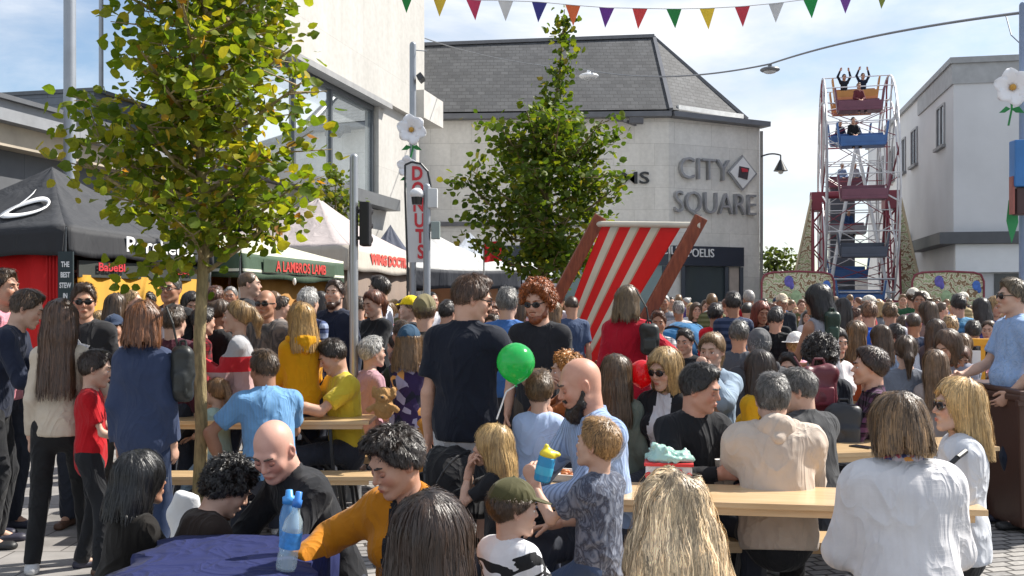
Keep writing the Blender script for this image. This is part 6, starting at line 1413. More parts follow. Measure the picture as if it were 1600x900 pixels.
# ------------------------------------------------------------------ people
C = hx; BLK = (.014, .015, .018); NAVY = (.016, .022, .045); WHT = (.68, .68, .69)
HB = (.08, .045, .023); HBL = (.42, .27, .12); HDK = (.026, .018, .014); HGR = (.35, .34, .33); HGN = (.3, .085, .02); HAU = (.13, .045, .018); HLB = (.17, .095, .04); HGY = (.12, .115, .11)
SK = (.5, .285, .195); SKP = (.57, .345, .25); SKT = (.38, .2, .125)
G_B, G_S, G_C = 'people eating at the long pine tables', 'people standing by the stalls on the left', 'people in the crowd further back'
# --- front row
person('woman with long wavy blonde hair seen from behind at bottom centre', 1048, 737, 2.75, -8, True, 'f', hair=('wavy', (.8, .62, .4), .42, 1.15), la='table', ra='table', shirt=(C('b08f86'), {}), sl='none', neck='tank', skin=SKP, lean=8, streak=.9, group=G_B, strands_n=11000)
person('woman with long dark brown hair seen from behind at bottom', 676, 768, 2.4, 8, True, 'f', hair=('long', (.038, .02, .012), .36, 1.22), la='table', ra='table', shirt=(C('4a3528'), {}), lean=6, streak=.5, group=G_B, strands_n=8000)
person('woman with spiky dark hair in a mustard cardigan looking down', 618, 662, 3.6, -158, True, 'f', b=1.12, hair=('spiky', (.03, .02, .015), .2, .55), la='table', ra=((.26, .26, -.2), (1, -.3, -.5), .4, (-.3, 0, -1)), shirt=(C('b4710c'), {}), jacket=True, inner=BLK, neck='v', head=(30, -26, 0), skin=SK, lean=8, bend=6, group=G_B, shirtname='cardigan')
person('bald man in a black polo bending over the blue table', 428, 657, 4.05, -128, True, hair=None, skin=(.62, .36, .28), shirt=(BLK, {}), neck='collar', head=(-34, -34, 0), lean=20, bend=10, b=1.08, la='table', ra='table', group=G_B)
person('person with curly black hair leaning over the blue table', 358, 716, 4.1, 50, True, 'm', hair=('curly', (.012, .01, .009), .2, 1.15), shirt=(C('2c221c'), {}), lean=20, bend=10, head=(15, -34, 0), la='table', ra='table', group=G_B)
person('person with sleek black hair seen from behind by the paper bag', 222, 706, 4.0, 45, True, 'f', hair=('bob', (.01, .01, .011), .12, 1.3), shirt=(C('17130f'), {}), lean=14, b=1.1, la='table', ra='table', group=G_B, skin=SKT)
person('boy in an olive green cap and white tee with a black shoulder', 803, 745, 3.6, 40, True, age='k', hair=('short', HB, .2, .85), cap=(C('4d4a2c'), 'fwd'), shirt=(C('e8e8ea'), {'kind': 'blotch', 'c2': (.78, .78, .8), 'c3': (.02, .02, .022), 'sc': .33}), sl='short', la='table', ra='table', head=(35, -6, 0), group=G_B)
person('blond boy in a grey camouflage tee holding up a toy cup', 933, 651, 4.45, -52, True, age='k', hair=('short', (.36, .21, .08), .2, .8), shirt=(C('7c8290'), {'kind': 'tiedye', 'c2': (.045, .05, .075), 'c3': (.1, .12, .17)}), sl='short', la=((-.02, .38, -.02), (.4, -.2, -1), .8, (-.9, .3, .3), (0, .5, 1)), ra='table', head=(-8, 6, 0), pants=(.045, .075, .15), b=1.05, group=G_B)
person('blonde girl in a black top eating with her hand at her mouth', 768, 662, 5.0, -78, True, 'f', age='k', hair=('long', (.5, .34, .15), .2, 1.0), shirt=(BLK, {}), sl='short', la=((-.02, .2, .07), (.4, .1, -1), 1.0, (0, -1, .2)), ra='mouth', lean=6, group=G_B)
person('bald man with a full dark beard in a pale blue striped shirt', 906, 560, 4.95, -112, True, hair=None, beard=((.02, .013, .01), .05), shirt=(C('9db4d8'), {'kind': 'pin', 'c2': (.2, .28, .45)}), neck='collar', head=(12, -20, 0), lean=10, b=1.1, la='table', ra='table', skin=(.58, .32, .23), group=G_B)
person('small boy in a pale blue tee seen from behind by the green balloon', 843, 577, 5.6, 10, False, age='k', hair=('short', (.13, .075, .03), .2, .85), shirt=(C('b3c6e6'), {}), sl='short', la='front', ra='front', pants=NAVY, group=G_B)
person('dark haired man in a black sweater smiling down at the table', 1095, 566, 5.45, 158, True, hair=('short', (.025, .022, .02), .2, .95), shirt=((.01, .011, .014), {}), neck='crew', head=(-38, -16, 6), lean=6, b=1.1, la='table', ra=((-.12, .3, -.2), (1, -.3, -.6), .9, (-.5, -.5, 0)), skin=(.5, .27, .19), group=G_B)
person('grey haired man in a beige hooded sweatshirt seen from behind', 1207, 582, 5.2, 6, True, hair=('short', (.11, .105, .1), .2, .55), shirt=(C('c4b5a6'), {}), neck='hood', b=1.14, fit=2.4, lean=14, bend=8, la='table', ra='table', hem=.02, pants=BLK, group=G_B, shirtname='hoodie')
person('man in a dark grey jacket leaning in beside the beige hoodie', 1246, 574, 5.85, -28, True, hair=('short', HGY, .2, .7), shirt=(C('3b3c3e'), {}), jacket=True, head=(-45, -12, 0), lean=12, b=1.05, la='table', ra='table', dx=.0, group=G_B)
person('woman with a highlighted brown bob in a white knitted cardigan', 1402, 616, 3.95, 3, True, 'f', b=1.17, hair=('bob', (.19, .115, .055), .06, 1.45), shirt=((.66, .65, .66), {'kind': 'knit'}), fit=2.6, lean=12, bend=6, la=((.0, .27, -.34), (.6, -.3, -1), .4, (-.4, 0, -1)), ra=((.0, .27, -.34), (.6, -.3, -1), .4, (-.4, 0, -1)), streak=1.3, hem=.12, group=G_B, strands_n=7000, shirtname='cardigan')
person('woman with long blonde hair and sunglasses in a loose white shirt', 1496, 590, 4.75, -68, True, 'f', hair=('long', (.56, .38, .17), .17, 1.05), shirt=((.6, .62, .66), {}), neck='v', fit=2.2, glasses='d', la='lap', ra='front', head=(-22, 0, 0), pants=BLK, b=1.0, mouth=1, group=G_B)
# --- table on the left
person('man in a sky blue polo seen from behind near the tree trunk', 412, 545, 7.0, -24, True, hair=('short', (.09, .055, .03), .2, .8), shirt=(C('6f9fcc'), {'kind': 'pin', 'c2': (.16, .33, .55)}), sl='short', neck='collar', b=1.15, lean=10, bend=6, la=((.12, .1, -.42), (1, 0, 0), .3, (0, 0, -1)), ra='table', head=(-25, -8, 0), skin=SKT)
person('man in a yellow tee looking down with forearms on the table', 519, 528, 7.9, -120, True, hair=('short', (.03, .018, .01), .2, .85), shirt=(C('d6bd3c'), {}), sl='short', head=(8, -28, 0), lean=6, la='reach', ra='table', b=1.1, skin=SKP)
person('woman in a black and red jacket beside the sky blue polo', 448, 533, 8.9, 200, True, 'f', hair=('pony', HB, .2, 1), shirt=(C('2a2422'), {'kind': 'blotch', 'c2': (.02, .02, .02), 'c3': (.6, .04, .03), 'sc': .5}), head=(20, -25, 0), la='table', ra='table')
person('little girl in a mint tee with a brown plait by the trunk', 338, 590, 7.7, -60, True, 'f', age='k', hair=('pony', (.2, .11, .05), .25, 1.1), shirt=(C('a6bdb4'), {}), sl='short', pants=C('8fa6b8'), la='table', ra='table')
person('white haired woman in a dusty pink blouse seen side on', 582, 525, 8.6, 60, True, 'f', hair=('short', (.55, .55, .55), .2, 1.3), shirt=(C('b58d96'), {}), b=1.1, la='lap', ra='lap', lean=4)
person('dark haired woman behind the white haired woman', 622, 520, 9.3, -60, True, 'f', hair=('bun', HDK, .2, 1.2), shirt=(C('2c3a2c'), {}), la='table', ra='table')
person('person in a purple and orange floral top with a teal cap', 640, 508, 7.6, 15, False, 'f', age='k', hair=('long', HLB, .15, .9), cap=(C('2a4a63'), 'beanie'), shirt=(C('3a2b52'), {'kind': 'floral', 'c2': (.4, .36, .5), 'c3': (.02, .02, .04), 'sc': 1.2}), la='front', ra='front', pants=C('b57a30'))
# --- standing on the left
person('man in a pink tee at the far left edge', 6, 419, 7.4, 100, hair=('short', HB, .2, .8), shirt=(C('d88f9c'), {}), sl='short', group=G_S, skin=SK)
person('man in a dark navy jacket bending in at the left edge', 70, 478, 7.0, 78, lean=12, bend=10, hair=('short', HB, .2, .8), shirt=(NAVY, {}), la='front', ra='front', head=(0, -22, 0), pants=BLK, dx=-.12, group=G_S, H=1.78, b=1.08)
person('woman with very long brown hair in a cream top and black trousers', 96, 468, 6.4, -15, False, 'f', hair=('long', (.085, .042, .022), .42, 1.15), shirt=(C('c9bba8'), {}), la='down', ra=((.12, .22, -.36), (.6, -.6, -.4), .6, (-1, 0, 0)), pants=(.012, .012, .013), head=(8, -5, 0), group=G_S, stance=.5, b=.95)
person('man in sunglasses wearing a charcoal sweatshirt with a white star', 131, 441, 7.6, 172, hair=('short', HB, .2, .6), glasses='d', shirt=(C('2d2d30'), {}), b=1.08, head=(-14, -6, 0), group=G_S, skin=SK)
person('boy in a red tee looking down by the navy blazer', 150, 545, 6.3, 75, False, age='k', hair=('short', (.04, .022, .014), .2, .9), shirt=(C('b3101c'), {}), sl='short', la='front', ra='front', head=(0, -12, 0), pants=BLK, group=G_S, stance=.4, hem=.08)
person('woman with an auburn bob in a slate blue blazer seen from behind', 226, 471, 6.1, 4, False, 'f', hair=('bob', (.17, .065, .022), .1, 1.15), shirt=(C('36415c'), {}), jacket=True, la='down', ra='down', pants=(.02, .035, .08), hem=.14, group=G_S, b=.9, shirtname='blazer', fit=.8)
person('man in a maroon sweater standing behind the tree trunk', 272, 476, 7.9, 20, False, hair=('short', (.07, .04, .02), .2, .7), shirt=(C('4a1c2a'), {}), b=1.1, group=G_S)
person('balding man in glasses with a white collar and dark jacket', 266, 429, 9.0, 195, hair=('receding', HGY, .2, 1), glasses='clear', shirt=(BLK, {}), jacket=True, inner=(.6, .58, .6), head=(-10, 4, 0), group=G_S, skin=SKT)
person('blonde woman in a grey sweater with a broad red stripe', 370, 470, 7.9, -100, False, 'f', hair=('pony', (.3, .19, .085), .16, 1.2), la='phone', ra='phone', pants=(.02, .03, .06), group=G_S,
       shirt=(C('c0c0c4'), {'kind': 'bands', 'stripes': ((0, (.45, .28, .27)), (1.0, (.46, .3, .29)), (1.13, (.5, .02, .03)), (1.25, (.42, .42, .44)))}))
person('bald man in sunglasses and a grey camouflage sweater', 415, 453, 8.7, 188, hair=None, glasses='d', shirt=(C('6e6660'), {'kind': 'tiedye', 'c2': (.05, .05, .05), 'c3': (.1, .09, .09), 'sc': .5}), b=1.1, group=G_S, skin=SKT)
person('tall shaven headed man in a black jacket looking right', 390, 424, 10.4, 80, hair=('buzz', HLB, .2, 1), shirt=(BLK, {}), jacket=True, group=G_S)
person('silver haired man in a navy and white plaid shirt', 482, 449, 9.4, 25, hair=('short', (.5, .5, .5), .2, .8), shirt=(C('8f9bb5'), {'kind': 'plaid', 'c2': (.2, .25, .4), 'c3': (.06, .08, .16), 'sc': .7}), neck='collar', group=G_S)
person('blonde woman in a bright mustard yellow hoodie', 470, 473, 7.9, -30, False, 'f', hair=('long', (.45, .27, .09), .18, 1.0), shirt=(C('d89a0a'), {}), neck='hood', la='front', ra='front', pants=NAVY, group=G_S, shirtname='hoodie')
person('bearded man with swept hair in a navy jacket', 523, 436, 9.6, 205, hair=('short', (.06, .03, .018), .2, 1.1), beard=((.08, .035, .018), .02), shirt=(NAVY, {}), jacket=True, group=G_S, head=(-10, 6, 0))
person('dark haired man in a white shirt turned to the left', 592, 430, 10.6, -80, hair=('short', (.03, .02, .014), .2, 1.2), beard=((.05, .03, .02), .01), shirt=(C('c8ccd8'), {}), neck='collar', group=G_S)
person('auburn haired woman in a black top looking down', 583, 453, 9.9, -140, False, 'f', hair=('pony', (.14, .05, .025), .2, 1.2), shirt=(BLK, {}), head=(0, -18, 0), la='phone', ra='phone', group=G_S)
person('person in an olive brown flat cap behind the navy polo man', 664, 462, 8.0, 10, False, hair=('short', (.1, .06, .03), .2, .9), cap=(C('7b7252'), 'beanie'), shirt=(C('3a3836'), {}), group=G_S, H=1.7)
person('child in a bright yellow hat with a long brim', 640, 446, 10.6, -95, False, age='k', H=1.72, hair=('short', HLB, .2, .9), cap=(C('f2d21a'), 'fwd'), shirt=(C('202228'), {}), group=G_S)
# --- centre
person('man in a navy polo shirt and pale shorts holding a balloon', 738, 427, 5.6, 16, False, b=1.04, belly=.6, hair=('short', (.1, .05, .026), .2, .75), glasses='d', shirt=(C('161b28'), {}), sl='short', neck='collar', head=(62, -16, 0), la='down', ra=((.2, .3, -.36), (.9, -.5, -.4), .95, (-.9, .2, .3)), leg='shorts', pants=(.45, .45, .46), skin=SKP, hem=.0, fit=1.2)
person('man with curly ginger hair and sunglasses in a charcoal tee', 840, 438, 7.0, 188, False, hair=('curly', (.36, .1, .02), .2, 1.15), beard=((.28, .07, .018), .01), glasses='d', shirt=(C('26272c'), {}), sl='short', la='down', ra='down', head=(18, -14, 0), pants=C('4c443c'), skin=SKP)
person('grey haired man in a dark body warmer over a blue shirt', 793, 448, 8.4, 15, False, hair=('short', (.17, .165, .16), .2, .9), shirt=(C('3e6aa8'), {}), neck='collar', group=G_C, b=1.1, sl='half')
person('small ginger child peeping above the pale blue tee', 884, 548, 6.2, -100, False, age='k', hair=('curly', (.5, .22, .05), .2, .6), shirt=(C('8a4a20'), {}), la='mouth', ra='mouth', group=G_C)
person('woman with a brown bob in a bright red coat seen from behind', 981, 445, 8.4, 22, False, 'f', hair=('bob', (.15, .1, .05), .13, 1.1), shirt=(C('b3122a'), {}), jacket=True, hem=.22, la='down', ra=((.16, .1, -.4), (1, -.3, 0), .4, (-1, 0, 0)), pants=BLK, b=1.05, shirtname='coat')
person('woman with long straight brown hair in a grey green top', 963, 553, 6.6, 15, True, 'f', hair=('long', (.1, .062, .032), .26, 1.0), shirt=(C('70786c'), {}), group=G_B)
person('blonde woman in sunglasses with a black jacket over white', 1038, 543, 6.5, -150, True, 'f', hair=('bob', (.42, .28, .12), .14, 1.05), glasses='d', shirt=(BLK, {}), jacket=True, inner=(.6, .6, .62), head=(15, -14, 0), group=G_B)
person('fair haired woman in a pale denim jacket eating', 1112, 520, 7.6, -160, True, 'f', hair=('pony', (.25, .16, .08), .2, 1.2), shirt=(C('93a6b8'), {}), jacket=True, inner=(.5, .3, .2), la='mouth', ra='table', head=(10, -6, 0), group=G_B)
person('woman with long dark hair in a mustard yellow top', 1186, 548, 6.9, -40, True, 'f', hair=('long', (.03, .018, .012), .26, 1.1), shirt=(C('c79a1a'), {}), group=G_B, head=(30, -10, 0))
person('grey hooded man seen from behind under the shop front', 1186, 513, 8.3, 5, True, hair=('short', (.22, .22, .22), .2, 1), cap=(C('5c5c5e'), 'beanie'), shirt=(C('46464a'), {}), neck='hood', group=G_B, b=1.1, shirtname='hoodie')
person('child with dark curly hair wearing a maroon rucksack', 1281, 522, 7.3, 0, True, hair=('curly', (.02, .013, .01), .2, 1.0), shirt=(C('20242c'), {}), group=G_B, b=.95)
person('young man with thick brown hair in a purple plaid shirt', 1358, 541, 6.9, -82, True, hair=('short', (.05, .024, .014), .2, 1.5), shirt=(C('5c3a58'), {'kind': 'plaid', 'c2': (.3, .15, .25), 'c3': (.06, .03, .08)}), neck='collar', lean=10, group=G_B, skin=SKP, la='table', ra='table')
person('woman with a brown ponytail in a slate grey tee', 1415, 523, 8.4, 12, True, 'f', hair=('pony', HB, .22, 1.2), shirt=(C('767c88'), {}), sl='short', b=1.05, group=G_B)
person('brown haired woman in a grey top bowing her head', 1481, 514, 8.9, -120, True, 'f', hair=('bob', (.1, .055, .03), .16, 1.1), shirt=(C('8c8f9e'), {}), sl='short', head=(0, -30, 0), lean=10, group=G_B)
person('girl with long light brown hair before the bowing woman', 1460, 545, 8.2, 5, True, 'f', age='k', hair=('long', (.2, .12, .065), .3, 1.0), shirt=(C('a89c98'), {}), group=G_B)
person('man in a light blue short sleeved shirt standing at right edge', 1582, 434, 7.6, -90, False, hair=('short', (.17, .13, .08), .2, .9), glasses='d', shirt=(C('94b2dc'), {'kind': 'blotch', 'c2': (.34, .47, .7), 'c3': (.26, .38, .6), 'sc': 2}), neck='collar', sl='short', la=((.04, .12, -.44), (.5, -.8, 0), .5, (-1, 0, 0)), ra='front', pants=(.016, .022, .04), b=1.05, belly=.4)
person('dark haired woman in a grey vest top standing with bare arms', 1277, 444, 8.8, -22, False, 'f', hair=('bob', (.012, .009, .008), .14, 1.15), shirt=(C('8f8f96'), {}), sl='none', neck='tank', skin=SKT, lean=6, la='front', ra='front', head=(-25, -5, 0))
person('boy with dark hair in a white tee at the benches', 1231, 503, 8.6, 195, True, age='a', H=1.5, hair=('short', (.025, .016, .012), .2, 1.1), shirt=(C('d8d2d4'), {}), sl='short', group=G_B, head=(5, -10, 0))
person('person in a pink top and white sun hat behind the boy', 1243, 487, 10.2, 10, True, 'f', H=1.78, hair=('short', HBL, .2, .8), cap=(C('e6e2dc'), 'hat'), shirt=(C('dba0b4'), {}), sl='short', group=G_B)
# marks on clothing, straps, bags and held things
def on_person(lb, px, py, D): return at(px, py, D)
i_ = INFO['man in sunglasses wearing a charcoal sweatshirt with a white star']; shirt_o = [c for c in i_['obj'].children if c.name.startswith('shirt')][0]
def star_poly(r1, r2, z0, z1, mb, y):
    pts = [(r_ * math.sin(k * math.pi / 5), r_ * math.cos(k * math.pi / 5)) for k, r_ in enumerate([r1, r2] * 5)]
    mb.prism([(x_, y, z_) for x_, z_ in pts], (0, .004, 0))
K_ = i_['K']; zc = K_['N'][2] - .19; yc = K_['N'][1] + .138
for nm, r1, r2, c_, dy in (('star_print', .105, .062, WHT, 0), ('star_print', .083, .036, (.02, .035, .12), .006)):
    mb = MB(); star_poly(r1, r2, 0, 0, mb, 0); o = mb.build(nm, paint(c_, .7, name='print', var=.02), shirt_o); o.location = (.02, yc + dy, zc)
i_ = INFO['woman with a highlighted brown bob in a white knitted cardigan']; K_ = i_['K']; g = Grid(K_['N'] - .13, K_['N'] + .13, .007)
for a in np.linspace(0, 6.283, 15)[:-1]:
    p_, q_ = [K_['N'] + K_['u2'] * .04 + (K_['r'] * math.sin(t_) * .075 + K_['fw'] * math.cos(t_) * .07) for t_ in (a, a + .45)]; g.put(P_cone(p_, q_, .016, .016), .01)
V, Q = g.surf(); link(bpy.data.objects.new('blouse_collar', np_mesh('blouse_collar', V, Q, [cloth((.55, .5, .55), 'floral', (.5, .1, .15), (.1, .12, .3), sc=5.0)])), i_['obj'])
def bag(label, px, py, D, size, c, name='handbag', rz=0, strap=None, sag=.25):
    e = empty(name, tuple(at(px, py, D)), R(rz), label, 'bag'); g = Grid(-np.array(size) * .75 - .03, np.array(size) * .75 + .03, .012)
    sx, sy, sz = size; g.put(P_box((0, 0, 0), np.array(size) / 2, min(size) * .42), .02); g.put(P_box((0, -sy * .4, -sz * .15), (sx * .32, sy * .2, sz * .2), .02), .01)
    g.displace(.018, (9, 9, 9), px); g.displace(.008, (20, 20, 20), px); V, Q = g.surf(); link(bpy.data.objects.new('bag_body', np_mesh('bag_body', V, Q, [paint(c, .45, name='leather', bs=.2)])), e)
    g2 = Grid((-sx * .5, -sy, -sz * .5), (sx * .5, 0, sz * .2), .01); g2.put(P_box((0, -sy * .5, -sz * .16), (sx * .34, sy * .16, sz * .2), .012), .01); V, Q = g2.surf(); link(bpy.data.objects.new('pocket', np_mesh('pocket', V, Q, [paint(tuple(x * 1.5 for x in c), .5, name='leather2', bs=.2)])), e); mb = MB(); mb.path([(-sx * .2, 0, sz * .42), (-sx * .12, 0, sz * .62), (sx * .12, 0, sz * .62), (sx * .2, 0, sz * .42)], .008); mb.build('handle', paint(c, .45, name='leather', bs=.2), e, True)
    if strap: mb = MB(); mb.path([Vector(p) for p in strap], .007, 6); mb.build('strap', paint(c, .45, name='leather', bs=.2), e, True)
    return e
bag('large black shoulder bag hanging at the side of the slate blazer', 286, 585, 6.05, (.12, .1, .32), (.015, .017, .016), strap=[(-.03, 0, .15), (-.05, -.03, .3), (-.09, -.03, .4), (-.08, .08, .42)])
bag('black handbag on the arm of the woman in the red coat', 1014, 530, 8.15, (.15, .1, .24), (.02, .022, .02), strap=[(0, 0, .12), (-.02, 0, .25), (-.1, .05, .4)])
bag('maroon rucksack on the back of the curly haired child', 1279, 606, 7.0, (.25, .14, .32), (.11, .016, .026), 'rucksack', strap=[(-.1, .03, .12), (-.13, .12, .2), (-.11, .2, .2)])
bag('black rucksack beside the maroon rucksack under the table edge', 1318, 668, 6.75, (.24, .15, .3), (.015, .016, .02), 'rucksack')
bag('dark green shoulder bag on the woman in the grey vest', 1300, 512, 8.65, (.12, .09, .26), (.01, .03, .018))
bag('black quilted coat heaped on the bench behind the hoodie man', 1255, 690, 6.2, (.34, .2, .26), (.014, .015, .018), 'folded_coat')
# toy cup held by the blond boy: blue body, yellow cap
cu = empty('toy_cup', tuple(at(846, 752, 4.28)), 0, 'bright blue cup with a yellow duck shaped lid held by the boy', 'cup'); cu.rotation_euler = (0, R(14), 0)
V, Q = lathe([(0, 0), (.031, 0), (.035, .01), (.037, .1), (.036, .105), (0, .105)]); link(bpy.data.objects.new('cup_body', np_mesh('c', V, Q, [paint((.02, .26, .5), .35, name='toy_blue')])), cu)
g = Grid((-.07, -.06, .08), (.08, .06, .18), .004); g.put(P_ell((0, 0, .115), (.036, .036, .026)), .01); g.put(P_ell((.03, 0, .125), (.022, .018, .012)), .008); g.put(P_cone((-.01, 0, .135), (-.015, 0, .148), .014, .01), .01); V, Q = g.surf(); link(bpy.data.objects.new('lid', np_mesh('c', V, Q, [paint((.75, .6, .03), .35, name='toy_yellow')])), cu)
V, Q = lathe([(.037, .03), (.0375, .035), (.0375, .06), (.037, .065)]); link(bpy.data.objects.new('band', np_mesh('c', V, Q, [paint((.05, .4, .6), .35, name='toy_teal')])), cu)
o = empty('crossbody_strap', tuple(at(1495, 720, 4.6)), 0, 'thin black crossbody strap over the loose white shirt', 'strap'); MB().path([at(1509, 705, 4.55) - at(1495, 720, 4.6), at(1496, 715, 4.5) - at(1495, 720, 4.6), at(1480, 730, 4.5) - at(1495, 720, 4.6)], .012).build('strap_band', paint(BLK, .5, name='strap_black'), o)
# plush toy
ty = empty('plush_toy', tuple(at(600, 628, 7.4)), 0, 'tan plush dog toy held beside the floral top', 'plush toy'); g = Grid((-.14, -.1, -.14), (.14, .1, .15), .008); g.put(P_ell((0, 0, .05), (.07, .06, .06)), .02); g.put(P_ell((0, 0, -.05), (.075, .06, .075)), .03)
for s_ in (-1, 1): g.put(P_ell((s_ * .07, 0, .07), (.02, .03, .045)), .01); g.put(P_cone((s_ * .05, -.03, -.03), (s_ * .1, -.06, -.05), .022, .022), .01)
g.put(P_ell((0, -.06, .035), (.03, .03, .025)), .01); g.displace(.006, (80, 80, 80), 1); V, Q = g.surf(); link(bpy.data.objects.new('plush_body', np_mesh('p', V, Q, [cloth((.4, .22, .08))])), ty); MB().ball((0, -.09, .042), .01, 8).build('nose', blk, ty, True)
